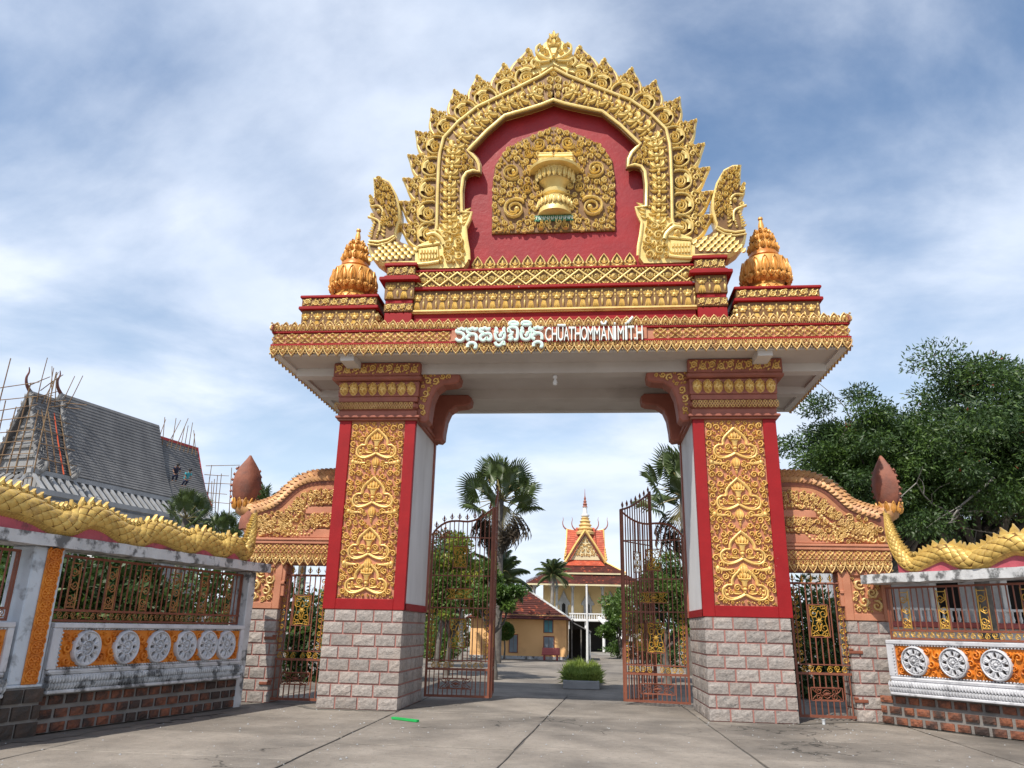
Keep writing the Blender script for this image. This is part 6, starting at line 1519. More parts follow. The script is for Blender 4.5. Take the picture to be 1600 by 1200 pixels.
def on_left(u, w, z): return (-7.03+0.21456*u+0.97671*w, -4.72+0.97671*u-0.21456*w, z)
bush('leafy_hedge', 'glossy leafy hedge crowding behind the grille of the left wall', [(*on_left(u, w, z), rx, 0.7, rz) for u, w, z, rx, rz in ((0.4,-1.5,1.6,0.7,1.0),(1.3,-1.6,1.7,0.8,1.05),(2.2,-1.5,1.6,0.8,1.0),(3.1,-1.6,1.7,0.8,1.0),(3.9,-1.9,1.4,0.5,0.9),(1.8,-1.9,0.8,0.9,0.8),(3.3,-2.4,2.2,0.7,0.8),(0.9,-2.6,2.3,0.7,0.8))], 30000, 0.16, 0.07, 'leaf_dark', 51, None, (('leaf_mid',0.5),), 'hedge')
bush('dark_fill_shrubs', 'dark shrubs put in for the dark interior behind the left side gate', [(-8.6,7.0,1.2,1.4,1.0,1.6),(-7.0,7.5,1.0,1.3,1.0,1.4),(-5.6,8.2,1.2,1.1,1.0,1.7),(-10.5,7.0,1.5,1.4,1,1.8)], 14000, 0.20, 0.09, 'leaf_dark', 52, None, (('leaf_mid',1.0),), 'shrubs')  # leaf mass added to fill the dark interior behind this gate
bush('dark_fill_shrubs', 'dark shrubs put in for the dark interior behind the right side gate', [(6.8,6.5,1.2,1.2,0.9,1.7),(8.0,7.6,1.1,1.2,0.9,1.5)], 9000, 0.18, 0.08, 'leaf_dark', 53, None, (('leaf_mid',1.0),), 'shrubs')  # added likewise, keeps the view through the gate dark
bush('clipped_hedge', 'low clipped hedge at the foot of the temple stairs', [(3.2,33.0,0.5,1.5,0.5,0.55),(4.8,33.0,0.5,1.2,0.5,0.5)], 5000, 0.12, 0.07, 'leaf_mid', 54, None, (), 'hedge')
far = [(x, 58+6*math.sin(x*0.7), 2.2+0.9*math.sin(x*1.3)+0.6*math.sin(x*0.37), 3.4, 2.5, 3.0) for x in range(-70,-6,4)]+[(x, 60+4*math.sin(x), 2.4+0.8*math.sin(x*1.1), 3.4, 2.5, 3.0) for x in range(8,80,4)]+[(-7,40,1.6,2.2,1.5,2.2),(-10,38,1.8,2.5,1.5,2.4),(7.5,40,1.6,2.2,1.5,2.2)]
bush('far_wood', 'belt of far trees beyond the temple grounds', far, 26000, 0.6, 0.35, 'leaf_dark', 55, 'stuff', (('leaf_mid',0.5),), 'trees')
for k, (lab, b, mt) in enumerate((('round bush beyond the courtyard, middle one behind the left gate leaf', (-7.5,26,0.8,1.2,0.8,1.0), 'leaf_mid'), ('broad bush beyond the courtyard, leftmost behind the left gate leaf', (-9.5,25,0.9,1.3,0.8,1.1), 'leaf_mid'), ('small low bush behind the left gate leaf, nearest to the driveway', (-6.2,22,0.6,0.8,0.6,0.8), 'leaf_mid'),
        ('dark bush behind the right gate leaf, middle of three', (5.2,22,0.8,1.2,0.8,1.1), 'leaf_dark'), ('broad dark bush behind the right gate leaf, nearest to the right pillar', (6.9,20,0.9,1.3,0.8,1.3), 'leaf_dark'), ('small dark bush behind the right gate leaf, nearest to the temple stairs', (4.3,26,0.7,0.9,0.8,1.0), 'leaf_dark'))):
    bush('yard_bush', lab, [b], 2600, 0.15, 0.08, mt, 56+k, None, (('leaf_yellow' if k < 3 else 'leaf_mid',0.9),), 'bush', 'bushes at the back of the courtyard')

# ================================================================== buildings behind the gate
def tiled(mb, a, b, c, d, n, lift=0.03):
    """slope a-b (eave) to d-c (top) laid in n overlapping courses"""
    a, b, c, d = (Vector(p) for p in (a,b,c,d)); nrm = (b-a).cross(d-a).normalized()
    for i in range(n):
        t0, t1 = i/n, min(1, (i+1)/n+0.15/n)
        p0, p1, p2, p3 = a+(d-a)*t0, b+(c-b)*t0, b+(c-b)*t1, a+(d-a)*t1
        mb.add([p0+nrm*lift, p1+nrm*lift, p2+nrm*0.004, p3+nrm*0.004, p0-nrm*0.01, p1-nrm*0.01], [(0,1,2,3),(4,5,1,0)])
def horn(mb, base, dirx, diry, h, r):
    """slender upswept roof horn"""
    x, y, z = base; P = [(0,0),(0.22,0.10),(0.40,0.30),(0.46,0.55),(0.40,0.80),(0.44,1.0)]
    mb.tube([(x+dirx*u*h*0.8, y+diry*u*h*0.8, z+v*h) for u, v in spline(P, 3)], list(np.linspace(r, r*0.15, 16)), 6)
# ---- ochre house
hs = empty('ochre_house', (-3.0,27.5,0)); tag(hs, 'ochre plastered house with a stained hip roof of dark red tiles', 'house')
def hp(m, name, mt, sm=None, par=None):
    o = m.build(name, mt, par or hs, sm)
    if par is None: o.location = (3.0,-27.5,0)
    return o
HX0, HX1, HY0, HY1 = -5.65, -0.40, 27.5, 33.0
m = MB(); m.box(HX0, HX1, HY0, HY1, 0, 2.3); wall = hp(m, 'wall', 'ochre_wall')
m = MB(); m.box(HX0-0.02, HX1+0.02, HY0-0.03, HY1+0.03, 0, 0.16); hp(m, 'wall_foot', 'lichen_white')
m = MB(); A_, B_, C_, D_ = (HX0-0.3,HY0-0.35,2.08), (HX1+0.35,HY0-0.35,2.05), (HX1+0.35,HY1+0.35,2.05), (HX0-0.3,HY1+0.35,2.08); ap1, ap2 = (-3.15,30.0,3.86), (-2.95,30.6,3.86)
tiled(m, A_, B_, ap2, ap1, 16); tiled(m, B_, C_, ap2, ap2, 16); tiled(m, C_, D_, ap1, ap2, 16); tiled(m, D_, A_, ap1, ap1, 16)
rf = hp(m, 'roof', 'roof_tile')
m = MB(); m.tube([B_, ap2], 0.07, 6); m.build('hip_ridge', 'column_grey', rf); m = MB(); m.tube([A_, ap1], 0.07, 6); m.build('hip_ridge', 'column_grey', rf)
for (x0, x1, z0, z1, mt) in ((-3.48,-3.06,0.34,1.22,'shutter_grey'),(-1.60,-1.08,0.34,1.15,'shutter_grey'),(-1.60,-1.14,1.40,2.02,'shutter')):
    m = MB(); m.box(x0-0.04, x1+0.04, HY0-0.03, HY0+0.02, z0-0.03, z1+0.06); w = hp(m, 'window', 'terracotta_dark')
    for k in range(2):
        q = MB(); q.bbox(x0+(x1-x0)/2*k+0.008, x0+(x1-x0)/2*(k+1)-0.008, HY0-0.05, HY0-0.031, z0, z1, 0.006); q.build('shutter', mt, w)
# lean-to against the house
lt = empty('lean_to', (0.2,28.5,0)); tag(lt, 'dark lean-to shed roof against the ochre house', 'shed')
m = MB(); m.add([(-0.36,27.4,2.12),(0.95,27.4,1.50),(0.95,31,1.50),(-0.36,31,2.12),(-0.36,27.4,2.06),(0.95,27.4,1.44),(0.95,31,1.44),(-0.36,31,2.06)],[(0,1,2,3),(4,7,6,5),(0,4,5,1),(1,5,6,2)]); o = m.build('roof', 'grey_roof', lt); o.location = (-0.2,-28.5,0)
m = MB(); m.box(-0.34,0.9,30.8,30.9,0,1.6); o = m.build('back_wall', 'interior_shade', lt); o.location = (-0.2,-28.5,0)  # dark sheet, shade of the interior put into its colour
for x in (-0.1,0.4,0.88): m = MB(); m.box(x-0.035,x+0.035,27.5,27.57,0,2.12-(x+0.36)*0.475-0.07); o = m.build('post', 'metal_grey' if x > 0.8 else 'bark', lt); o.location = (-0.2,-28.5,0)
# bench
bn = empty('bench', (-1.2,26.7,0)); tag(bn, 'low red bench in front of the ochre house', 'bench')
m = MB(); m.bbox(-0.48,0.48,-0.2,0.2,0.26,0.32,0.01); m.build('seat', 'bench_red', bn)
m = MB(); m.add([(-0.48,0.18,0.3),(0.48,0.18,0.3),(0.46,0.30,0.62),(-0.46,0.30,0.62),(-0.48,0.24,0.3),(0.48,0.24,0.3),(0.46,0.36,0.62),(-0.46,0.36,0.62)],[(0,1,2,3),(5,4,7,6),(3,2,6,7),(0,3,7,4),(1,5,6,2)]); m.build('backrest', 'bench_red', bn)
for x in (-0.34,0.34): m = MB(); m.bbox(x-0.05,x+0.05,-0.16,0.2,0,0.259,0.01); m.build('leg', 'bench_red', bn)
# ---- planter with flagpole
pn = empty('planter', (0.55,9.2,0)); tag(pn, 'low concrete planter overgrown with grass in the driveway', 'planter')
for (x0,x1,y0,y1) in ((-0.52,0.50,-2.1,-1.98),(-0.52,0.50,2.2,2.32),(-0.52,-0.40,-1.979,2.199),(0.38,0.50,-1.979,2.199)):
    m = MB(); m.bbox(x0,x1,y0,y1,0,0.22,0.012); m.build('kerb', 'grey_concrete', pn)
m = MB(); m.box(-0.40,0.38,-1.98,2.2,0,0.18); m.build('soil', 'earth', pn)
rng = np.random.default_rng(4); n = 16000; P = np.stack([rng.uniform(-0.44,0.46,n), rng.uniform(-2.0,2.3,n), rng.uniform(0.12,0.38,n)],1); hmul = 0.75+0.3*np.sin(P[:,1]*2.1)*np.cos(P[:,0]*3)+0.15
P[:,:2] *= 1+0.10*np.sin(P[:,1:2]*3.3); hmul = 0.72+0.34*np.sin(P[:,1]*1.7+1)*np.cos(P[:,0]*4)+0.2*np.sin(P[:,1]*4.1)
V, F = leaves(rng, P, np.tile([0,0,0.9],(n,1)), 0.33*np.clip(hmul,0.3,1.3), 0.030, 0.0, 0.62); np_mesh('grass_tuft', V, F, 'grass', pn)['kind'] = 'stuff'
fp = empty('flagpole', (0.72,9.6,0.2)); tag(fp, 'slim white flagpole standing in the grassy planter', 'pole')
m = MB(); m.tube([(0,0,0),(0.01,0,1.5),(0.0,0,2.72)],[0.042,0.038,0.032],8); m.build('shaft', 'white_paint', fp); m = MB(); m.lathe([(0,2.72),(0.04,2.73),(0.04,2.76),(0,2.79)],8); m.build('cap', 'white_paint', fp)
# ---- spired temple
tm = empty('spired_temple', (0.65,47,0)); tag(tm, 'cream temple hall with tiered red roofs, gilded gable and a tall spire', 'temple')
def tp_(m, name, mt, sm=None, par=None):
    o = m.build(name, mt, par or tm, sm)
    if par is None: o.location = (-0.65,-47,0)
    return o
cx = 0.65
m = MB(); m.box(cx-3.4, cx+3.4, 47.0, 54, 2.35, 5.05); wl_ = tp_(m, 'wall', 'cream_wall')
m = MB(); m.bbox(cx-4.3, cx+4.3, 45.2, 54, 2.18, 2.36, 0.02); tp_(m, 'gallery_floor', 'white_paint')
m = MB(); m.box(cx-3.2, cx+3.2, 48, 53, 0, 2.18); tp_(m, 'undercroft_shade', 'interior_shade')  # solid box, shade of the open undercroft put into its colour
for x in (-4.1,-2.8,-1.35,0.0,1.35,2.8,4.1):
    m = MB(); m.lathe([(0.11,0),(0.11,2.18)],8,(cx+x,45.5,0)); tp_(m, 'pier', 'white_paint')
for x in (-4.0,-2.25,-1.02,1.30,2.6,4.0):
    m = MB(); m.lathe([(0.16,2.36),(0.16,2.5),(0.10,2.55),(0.095,4.5),(0.15,4.58),(0.11,4.66),(0.2,4.8),(0.22,4.95)],10,(cx+x,45.6,0)); c = tp_(m, 'column', 'column_grey', 40)
    q = MB(); q.tube([(cx+x,45.5,4.45),(cx+x,45.2,4.65),(cx+x-0.05,45.05,4.95)],[0.05,0.06,0.08],5); q.build('bracket', 'column_grey', c)
for x in (-1.75,0.15,1.95):
    m = MB(Matrix.Diagonal((1.35,1,1,1)) @ FRONT); m.prism([(-0.24,0),(0.24,0),(0.24,0.75),(0.40,0.85),(0.34,1.05),(0.22,1.25),(0.06,1.75),(0,1.95),(-0.06,1.75),(-0.22,1.25),(-0.34,1.05),(-0.40,0.85),(-0.24,0.75)],0,0.12,0.03); w = tp_(m, 'window', 'column_grey'); w.location = (x,-0.02,2.62)
    q = MB(FRONT); q.prism([(-0.14,0.05),(0.14,0.05),(0.14,0.82),(0,0.95),(-0.14,0.82)],0.11,0.14); q.build('pane', 'interior_shade', w)
m = MB(); m.box(cx-1.3, cx+1.5, 45.22, 45.32, 2.70, 2.78); bl = tp_(m, 'balustrade', 'white_paint')
for i in range(15): q = MB(); q.lathe([(0.03,2.36),(0.055,2.48),(0.03,2.62),(0.035,2.70)],6,(cx-1.2+i*0.185,45.27,0)); q.build('baluster', 'white_paint', bl, 40)
m = MB(); m.add([(cx+0.9,45.1,2.36),(cx+1.05,45.1,2.36),(cx+3.4,43.6,0.2),(cx+3.25,43.6,0.2),(cx+0.9,45.1,2.56),(cx+1.05,45.1,2.56),(cx+3.4,43.6,0.4),(cx+3.25,43.6,0.4)],[(0,1,2,3),(4,7,6,5),(0,4,5,1),(1,5,6,2),(2,6,7,3),(3,7,4,0)]); tp_(m, 'stair_rail', 'white_paint')
# roofs
def skirt(z0, z1, e0, e1, y0, y1, name, mt, n):
    m = MB(); a, b, c, d = (cx-e0,y0,z0),(cx+e0,y0,z0),(cx+e0,54.5,z0),(cx-e0,54.5,z0); a2, b2, c2, d2 = (cx-e1,y1,z1),(cx+e1,y1,z1),(cx+e1,53,z1),(cx-e1,53,z1)
    tiled(m, a, b, b2, a2, n); tiled(m, b, c, c2, b2, n); tiled(m, d, a, a2, d2, n); o = tp_(m, name, mt)
    q = MB(); q.box(cx-e0, cx+e0, y0-0.04, y0+0.08, z0-0.13, z0-0.01); q.box(cx-e0-0.05, cx-e0+0.06, y0+0.081, 54, z0-0.13, z0-0.01); q.box(cx+e0-0.06, cx+e0+0.05, y0+0.081, 54, z0-0.13, z0-0.01); q.build('eave_board', 'cream_trim', o)
    return o
r1 = skirt(4.92, 5.75, 4.6, 3.2, 44.6, 46.2, 'lower_roof', 'roof_tile', 8)
for i in range(16):
    q = MB(); q.lathe([(0.03,0),(0.05,0.08),(0,0.22)],5,(cx-4.55+i*0.09,44.7+i*0.1,4.98+i*0.05)); q.build('ridge_flame', 'roof_tile', r1)
r2 = skirt(5.86, 6.95, 3.15, 1.2, 45.9, 47.4, 'upper_roof', 'roof_tile', 9)
m = MB(); m.tube([(cx+3.15,45.9,5.9),(cx+1.3,47.2,6.95)],0.07,6); m.tube([(cx-3.15,45.9,5.9),(cx-1.3,47.2,6.95)],0.07,6); m.build('hip_ridge', 'gold_warm', r2)
m = MB(); tiled(m, (cx-1.55,46.6,6.45), (cx+1.55,46.6,6.45), (cx+1.2,47.3,7.0), (cx-1.2,47.3,7.0), 5); tp_(m, 'gable_apron', 'tile_bright')
# cross roofs left and right of the gable, with horns
for s in (-1,1):
    m = MB(); a, b, c, d = (cx+s*0.1,47.6,6.95),(cx+s*1.62,47.6,6.95),(cx+s*1.50,48.6,9.55),(cx+s*0.1,48.6,9.45)
    if s > 0: tiled(m, a, b, c, d, 14)
    else: tiled(m, b, a, d, c, 14)
    w = tp_(m, 'wing_roof', 'tile_bright')
    q = MB(); q.tube([(cx+s*1.66,47.5,6.95),(cx+s*1.55,48.2,8.2),(cx+s*1.53,48.6,9.6)],0.075,6); q.tube([(cx+s*1.53,48.6,9.58),(cx+s*0.7,48.7,9.45)],0.05,6); q.build('barge_board', 'gold_warm', w)
    q = MB(); horn(q, (cx+s*1.5,48.6,9.55), s, 0, 1.05, 0.08); q.build('horn', 'terracotta_dark', w)
    q = MB(); horn(q, (cx+s*0.72,48.6,9.5), s, 0, 1.1, 0.08); q.build('horn', 'terracotta_dark', w)
    m = MB(); a, b, c, d = (cx+s*0.1,47.55,7.2),(cx+s*0.95,47.55,7.2),(cx+s*0.78,48.4,9.7),(cx+s*0.1,48.4,9.7)
    if s > 0: tiled(m, a, b, c, d, 12)
    else: tiled(m, b, a, d, c, 12)
    tp_(m, 'inner_wing_roof', 'tile_bright')
    for i in range(5): q = MB(); q.lathe([(0.05,0),(0.07,0.1),(0,0.32)],5,(cx+s*(1.72-0.03*i),47.45,6.95+i*0.2)); q.build('ridge_flame', 'gold_warm', w)
m = MB(FRONT); m.prism([(-1.2,0),(1.2,0),(0,2.15)],0,0.1); g_ = tp_(m, 'gable', 'cream_trim'); g_.location = (0,0.2,6.95)
m = MB(FRONT); rg = random.Random(6); tri = [(-1.1,0.25),(1.1,0.25),(0,2.0)]
cs = pack(lambda u, v, r: inpoly(u, v, tri) and dist_poly(u, v, tri) > r, (-1.1,0,0.2,2.0), [0.14,0.10,0.07,0.05], rg, 0.0, 400); fill(m, cs, 5, 0.0, 0.06, 0.1); o = m.build('gable_carving', 'gold_pale', g_, 50); o['kind'] = 'stuff'
for s in (-1,1):
    m = MB(); m.tube([(cx+s*1.62,46.9,6.72),(cx+s*0.85,46.95,8.0),(cx,47.0,9.32)],0.12,4); tp_(m, 'barge_board', 'gold_warm')
    m = MB(); m.tube([(cx+s*1.38,46.85,6.85),(cx+s*0.7,46.9,8.0),(cx,46.95,9.05)],0.06,4); tp_(m, 'barge_lining', 'iron_dark')
m = MB(); m.lathe([(0.78,9.1),(0.82,9.3),(0.55,9.45),(0.68,9.58),(0.46,9.78),(0.56,9.9),(0.38,10.08),(0.47,10.2),(0.30,10.36),(0.38,10.46),(0.24,10.56)],12,(cx,48.4,0)); tp_(m, 'spire_tiers', 'gold_pale', 30)
for zt, rt in ((9.36,0.70),(9.64,0.60),(9.95,0.50),(10.24,0.42)): m = MB(); m.lathe([(rt*0.78,zt-0.02),(rt*0.84,zt+0.03),(rt*0.74,zt+0.10)],12,(cx,48.4,0)); tp_(m, 'spire_ring', 'white_paint', 30)
m = MB(); m.lathe([(0.24,10.56),(0.36,10.66),(0.36,10.76),(0.20,10.82),(0.17,11.35),(0.23,11.42)],12,(cx,48.4,0)); tp_(m, 'spire_neck', 'white_paint', 30)
m = MB(); m.lathe([(0.23,11.42),(0.14,11.55),(0.19,11.65),(0.11,11.78),(0.15,11.88),(0.07,12.02),(0.10,12.12),(0.035,12.35),(0.012,12.95),(0,13.0)],10,(cx,48.4,0)); tp_(m, 'spire_tip', 'terracotta_dark', 30)
# ---- white house behind the right wall
wh = empty('white_house', (15,17,0)); tag(wh, 'white verandah house glimpsed through the right wall grille', 'house')
def wp(m, name, mt, sm=None, par=None):
    o = m.build(name, mt, par or wh, sm)
    if par is None: o.location = (-15,-17,0)
    return o
m = MB(); m.box(11.5,24,17.5,24,0,4.6); wp(m, 'wall', 'white_paint')
m = MB(); m.bbox(11.3,24.2,15.6,17.5,1.95,2.15,0.02); wp(m, 'verandah_floor', 'bench_red')
m = MB(); m.box(11.5,24,16.2,17.45,0,1.94); wp(m, 'verandah_base', 'white_paint')
m = MB(); m.bbox(11.3,24.2,15.55,15.70,2.56,2.66,0.02); b = wp(m, 'balustrade', 'white_paint')
for i in range(46): q = MB(); q.lathe([(0.035,2.151),(0.07,2.26),(0.035,2.42),(0.05,2.56)],6,(11.45+i*0.275,15.62,0)); q.build('baluster', 'white_paint', b, 40)
for x in (11.5,14.0,16.6,19.2,21.8): m = MB(); m.bbox(x-0.13,x+0.13,15.72,15.98,2.151,4.3,0.02); wp(m, 'column', 'white_paint')
for x in (12.6,15.2,17.8,20.4): m = MB(); m.box(x-0.5,x+0.5,17.44,17.499,2.2,3.9); w = wp(m, 'dark_opening', 'interior_shade')  # dark sheets, shade of the openings painted on
m = MB(); tiled(m, (11.0,15.2,4.3),(24.5,15.2,4.3),(24.5,20,6.6),(11.0,20,6.6),14); wp(m, 'roof', 'roof_tile')
# ---- grey stair ramp at the far left behind the wall
gr = empty('stair_ramp', (-12.5,2,0)); tag(gr, 'grey concrete stair ramp with a white handrail edge at the far left', 'ramp')
m = MB(); m.add([(-16,1.2,0),(-10.4,1.2,0),(-10.4,1.2,2.95),(-16,1.2,1.75),(-16,1.6,0),(-10.4,1.6,0),(-10.4,1.6,2.95),(-16,1.6,1.75)],[(0,1,2,3),(5,4,7,6),(3,2,6,7),(1,5,6,2),(0,3,7,4)]); o = m.build('ramp_wall', 'grey_concrete', gr); o.location = (12.5,-2,0)
m = MB(); m.add([(-16,1.1,1.76),(-10.4,1.1,2.96),(-10.4,1.7,2.96),(-16,1.7,1.76),(-16,1.1,1.88),(-10.4,1.1,3.08),(-10.4,1.7,3.08),(-16,1.7,1.88)],[(0,3,2,1),(4,5,6,7),(0,1,5,4),(1,2,6,5),(2,3,7,6),(3,0,4,7)]); o = m.build('handrail', 'white_paint', gr); o.location = (12.5,-2,0)
# ---- grey hall under construction
th = empty('unfinished_hall', (-28.6,20,0)); tag(th, 'unfinished grey temple hall with steep bare roofs and horned gables', 'temple')
dv = Vector((0.241,0.970,0)).normalized(); ev = Vector((dv.y,-dv.x,0)); HB = Matrix((tuple(ev)+(0,), tuple(dv)+(0,), (0,0,1,0), (0,0,0,1))).transposed()   # local: x = right of ridge, y = along ridge
th.matrix_world = Matrix.Translation((-28.6,20,0)) @ HB
def hroof(s0, s1, zr, ze, hw, name, mt='grey_roof'):
    m = MB()
    P = [(0,zr),(hw*0.30,zr-(zr-ze)*0.36),(hw*0.62,zr-(zr-ze)*0.70),(hw,ze)]
    for sd in (-1,1):
        for (a, b) in zip(P[:-1], P[1:]):
            q = [(sd*b[0],s0,b[1]),(sd*b[0],s1,b[1]),(sd*a[0],s1,a[1]),(sd*a[0],s0,a[1])]
            k = [(x-sd*0.0,y,z-0.14) for x, y, z in q]
            m.add(q+k, [(7,6,5,4),(0,4,5,1),(1,5,6,2),(2,6,7,3),(3,7,4,0)])
            if sd > 0: tiled(m, *q, 9, 0.035)
            else: tiled(m, q[1], q[0], q[3], q[2], 9, 0.035)
    return m.build(name, mt, th)
hroof(0.0,2.1,13.05,8.75,1.85,'porch_roof'); mr = hroof(1.8,9.0,13.45,8.75,2.0,'main_roof'); hroof(8.9,12.6,12.75,8.75,1.9,'rear_roof')
m = MB(); m.box(-0.08,0.08,8.92,12.6,12.6,12.8); m.box(-0.1,0.1,12.5,12.62,8.7,12.8)
m.tube([(1.9,12.62,8.75),(1.15,12.62,9.9),(0.6,12.62,11.2),(0,12.62,12.8)],0.06,5); m.build('red_verge', 'cloth_red', th)
for (s, zr, hw) in ((-0.05,13.05,1.9),(1.75,13.45,2.05)):
    for sd in (-1,1):
        P = spline([(0,zr),(hw*0.30,zr-(zr-8.75)*0.36),(hw*0.62,zr-(zr-8.75)*0.70),(hw,8.75),(hw*1.12,8.62),(hw*1.22,8.85),(hw*1.20,9.1)],4)
        m = MB(); m.tube([(sd*x,s,z) for x, z in P],0.10,5); bb = m.build('barge_board', 'grey_carving', th)
        for i in range(14):
            x, z = P[1+i]; q = MB(); q.lathe([(0.07,0),(0.10,0.10),(0.06,0.2),(0,0.34)],5); o = q.build('barge_flame', 'grey_carving', bb); o.matrix_local = Matrix.Translation((sd*x,s,z)) @ Matrix.Rotation(sd*R(38),4,'Y')
    m = MB(); P = spline([(0,0),(-0.26,0.30),(-0.36,0.66),(-0.28,1.0),(-0.34,1.25)],4); m.tube([(0,s+u,zr-0.05+v) for u, v in P], list(np.linspace(0.10,0.02,len(P))), 6); m.build('horn', 'iron_dark', th)
m = MB(); m.add([(-1.8,0.3,8.75),(1.8,0.3,8.75),(0,0.3,12.9)],[(0,1,2)]); m.add([(-1.8,0.42,8.75),(1.8,0.42,8.75),(0,0.42,12.9)],[(2,1,0)]); m.build('gable', 'grey_concrete', th)
for i in range(6): m = MB(); z = 8.9+i*0.55; w_ = 1.7*(1-(z-8.75)/4.2); m.box(-w_,w_,0.2,0.299,z,z+0.12); m.build('gable_moulding', 'grey_carving', th)
# skirt of bare rafters
m = MB(); m.box(1.75,2.05,-0.6,12.5,8.45,8.68); m.box(2.85,3.1,-1.3,12.8,7.35,7.6); m.box(-3.1,3.1,-1.5,-1.3,7.35,7.6); m.build('eave_beam', 'grey_concrete', th)
for i in range(27):
    y = -0.5+i*0.48; m = MB(); m.add([(1.9,y,8.60),(1.9,y+0.17,8.60),(3.0,y+0.17,7.62),(3.0,y,7.62),(1.9,y,8.44),(1.9,y+0.17,8.44),(3.0,y+0.17,7.48),(3.0,y,7.48)],[(0,3,2,1),(4,5,6,7),(0,1,5,4),(1,2,6,5),(2,3,7,6),(3,0,4,7)]); m.build('rafter', 'grey_concrete', th)
for i in range(9):
    x = -2.6+i*0.6; m = MB(); m.tube([(x*0.7,-0.3,8.55),(x,-1.4,7.6)],0.08,4); m.build('rafter', 'grey_concrete', th)
m = MB(); m.box(-1.9,1.9,0.2,12.3,0,8.6); m.build('wall', 'grey_concrete', th)
m = MB(); m.box(-2.9,2.9,0.0,12.4,6.9,7.2); m.build('ceiling_slab', 'grey_concrete', th)
for i in range(7):
    for sd in (-1,1): m = MB(); m.lathe([(0.22,0),(0.18,6.9)],8,(sd*2.6,0.3+i*2,0)); m.build('column', 'grey_concrete', th)
# scaffolding of poles
sc = empty('bamboo_scaffold', (0,0,0)); sc.matrix_world = th.matrix_world.copy(); tag(sc, 'bamboo pole scaffold lashed round the unfinished grey hall', 'scaffold')
rg = random.Random(17)
def pole(a, b, r=0.035, mt='bamboo'):
    a, b = Vector(a), Vector(b); m = MB(); mid = (a+b)/2+Vector((rg.uniform(-.04,.04),rg.uniform(-.04,.04),rg.uniform(-.04,.04))); m.tube([a,mid,b],[r,r*0.9,r*0.75],5); m.build('pole', mt, sc)
for i in range(9): x = -2.9+i*0.62; pole((x,-0.5+rg.uniform(-.1,.1),6.8),(x+rg.uniform(-.2,.2),-0.4,rg.choice((12.2,13.4,14.4,15.4,12.8))-abs(x)*0.3),0.04)
for i in range(10): z = 7.6+i*0.62; pole((-3.2,-0.55,z+rg.uniform(-.1,.1)),(2.2-0.12*i,-0.5,z+rg.uniform(-.1,.1)),0.03)
for i in range(8): y = 0.5+rg.uniform(-.3,1.2); z = 12.4+rg.uniform(0,1.1); pole((-0.8+rg.uniform(-.3,.3),y,z),(1.2+rg.uniform(-.2,.5),y+rg.uniform(-.6,.6),z+rg.uniform(-.2,.7)),0.028)
for i in range(7): y = 0.3+i*0.28; pole((0.2,y,12.4),(0.3+rg.uniform(-.5,.6),y+rg.uniform(-.3,.4),14.0+rg.uniform(0,.9)),0.028)
for i in range(4): x = 0.9+i*0.28; pole((1.95+0.05*i,0.5+i*0.38,8.7),(0.55,0.4+i*0.38,12.1),0.035,'orange_cord' if i == 2 else 'bamboo')
for i in range(4): z = 9.3+i*0.8; t = (z-8.75)/4.3; pole((1.95*(1-t)+0.12,0.0,z),(1.95*(1-t)+0.12,2.1,z+rg.uniform(-.1,.1)),0.028)
for i in range(10): y = 8.9+i*0.38; pole((0.25,y,12.2),(0.3+rg.uniform(-.4,.5),y+rg.uniform(-.5,.5),13.6+rg.uniform(-0.1,.8)),0.028)
for i in range(7): x = 0.8+rg.uniform(0,2.0); pole((x+0.2,13.0+rg.uniform(0,.4),8.0),(x+rg.uniform(-.1,.3),13.0,10.8+rg.uniform(-.6,1.6)),0.03)
for i in range(5): z = 9.2+i*0.6; pole((0.6,13.0,z),(3.0+rg.uniform(-.4,.6),13.0,z-rg.uniform(0,.3)),0.026)
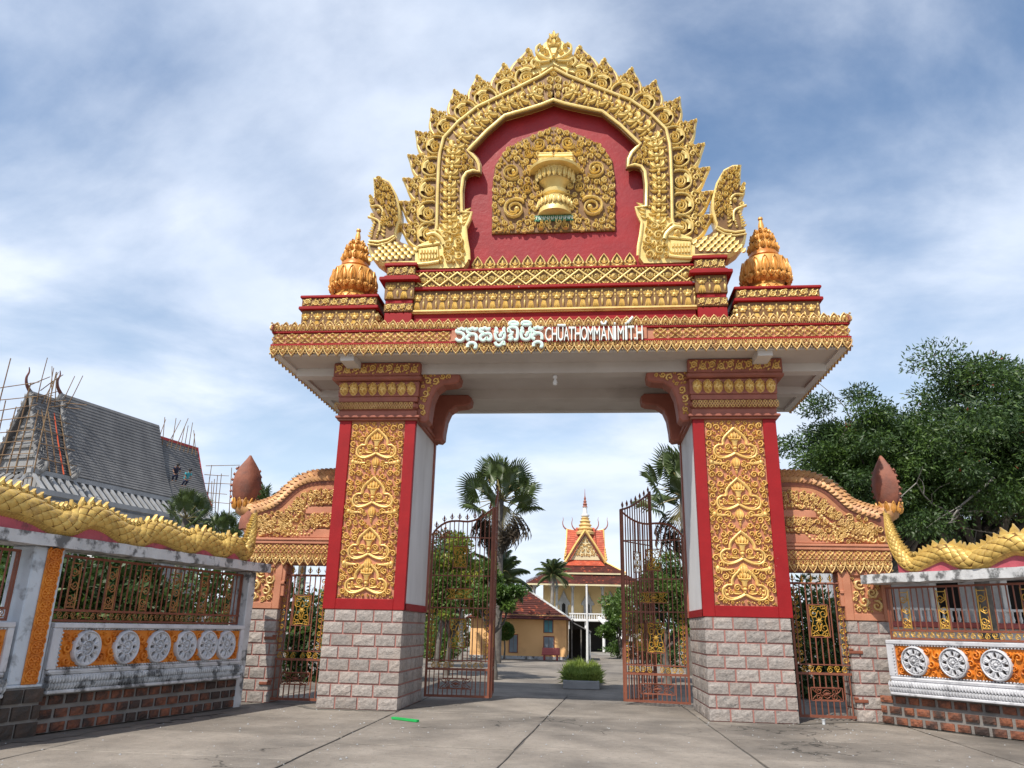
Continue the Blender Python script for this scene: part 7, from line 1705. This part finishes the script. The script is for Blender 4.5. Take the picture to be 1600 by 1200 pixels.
# builders on the roof
def builder(label, loc, rz, shirt, legs, lean):
    root = empty('person', loc, rz); tag(root, label, 'person', 'builders on the grey hall roof')
    J = {'pel':(0,0,0.52),'ch':(0,-0.10*lean,0.98),'nk':(0,-0.16*lean,1.16),'hd':(0,-0.22*lean,1.34),'ls':(-0.17,-0.12*lean,1.08),'le':(-0.24,-0.24,0.84),'lh':(-0.16,-0.42,0.76),'rs':(0.17,-0.12*lean,1.08),'re':(0.26,-0.20,0.82),'rh':(0.20,-0.40,0.70),'lk':(-0.13,-0.26,0.46),'la':(-0.12,-0.10,0.06),'lf':(-0.12,-0.24,0.03),'rk':(0.13,-0.24,0.42),'ra':(0.13,-0.04,0.06),'rf':(0.13,-0.18,0.03)}
    rad = dict(pel=.13,ch=.14,nk=.055,hd=.10,ls=.06,le=.042,lh=.035,rs=.06,re=.042,rh=.035,lk=.062,la=.04,lf=.04,rk=.062,ra=.04,rf=.04)
    E_ = [('pel','ch'),('ch','nk'),('nk','hd'),('ch','ls'),('ls','le'),('le','lh'),('ch','rs'),('rs','re'),('re','rh'),('pel','lk'),('lk','la'),('la','lf'),('pel','rk'),('rk','ra'),('ra','rf')]
    ks = list(J); me = bpy.data.meshes.new('body'); me.from_pydata([J[k] for k in ks], [(ks.index(a), ks.index(b)) for a, b in E_], []); me.materials.append(MATS['skin'])
    o = bpy.data.objects.new('body', me); COL.objects.link(o); o.parent = root; md = o.modifiers.new('Skin', 'SKIN')
    for i, k in enumerate(ks): me.skin_vertices[0].data[i].radius = (rad[k], rad[k]); me.skin_vertices[0].data[i].use_root = (k == 'pel')
    sub = o.modifiers.new('Subdivision', 'SUBSURF'); sub.levels = 1; sub.render_levels = 2
    V3 = lambda k: Vector(J[k])
    m = MB(); m.tube([V3('pel'),(V3('pel')+V3('ch'))/2,V3('ch'),V3('nk')],[0.155,0.165,0.17,0.09],10)
    for s_ in ('l','r'): m.tube([V3(s_+'s'),V3(s_+'s')*0.4+V3(s_+'e')*0.6],[0.085,0.07],8)
    m.build('shirt', shirt, root, 60); m = MB()
    for s_ in ('l','r'): m.tube([V3('pel'),V3(s_+'k'),V3(s_+'a')],[0.135,0.088,0.062],8)
    m.build('trousers', legs, root, 60)
    m = MB(); m.lathe([(0.125,-0.02),(0.13,0.05),(0.09,0.12),(0,0.145)],10,J['hd']); m.build('hair', 'hair', root, 60)
    return root
for lab, lx, ly, lz, rz, sh, lg, ln in (('builder in a teal shirt working on the grey hall roof', 1.42, 10.3, 9.75, 1.2, 'cloth_teal', 'cloth_navy', 1.0), ('builder in dark clothes with a white cap crouching on the grey hall roof', 1.32, 9.6, 9.95, 0.9, 'cloth_navy', 'cloth_navy', 1.4)):
    b = builder(lab, (0,0,0), 0, sh, lg, ln); b.matrix_world = th.matrix_world @ Matrix.Translation((lx,ly,lz)) @ Matrix.Rotation(rz,4,'Z') @ Matrix.Rotation(R(30),4,'X') @ Matrix.Diagonal((0.85,0.85,0.85,1))
# ---- litter on the forecourt
gs = MB(); d = Vector((0.53,-0.33,0)).normalized(); nn = Vector((-d.y,d.x,0)); a = Vector((-2.75,-1.33,0.006)); L_ = 0.62
pts = [a+nn*0.04, a-nn*0.04, a+d*L_-nn*0.035, a+d*L_+nn*0.03]; gs.add([tuple(p) for p in pts]+[tuple(p+Vector((0,0,0.035))) for p in pts],[(3,2,1,0),(4,5,6,7),(0,1,5,4),(1,2,6,5),(2,3,7,6),(3,0,4,7)])
o = gs.build('plastic_strip', 'green_plastic'); tag(o, 'flat green plastic strip lying on the concrete by the left pillar', 'strip')
m = MB(); m.lathe([(0.0,0.004),(0.028,0.004),(0.036,0.09),(0.038,0.092),(0.033,0.09),(0.026,0.008)],10); o = m.build('plastic_cup', 'glass_clear', None, 40, (5.10,0.10,0.0)); tag(o, 'small clear plastic cup on the ground at the right side gate', 'cup')
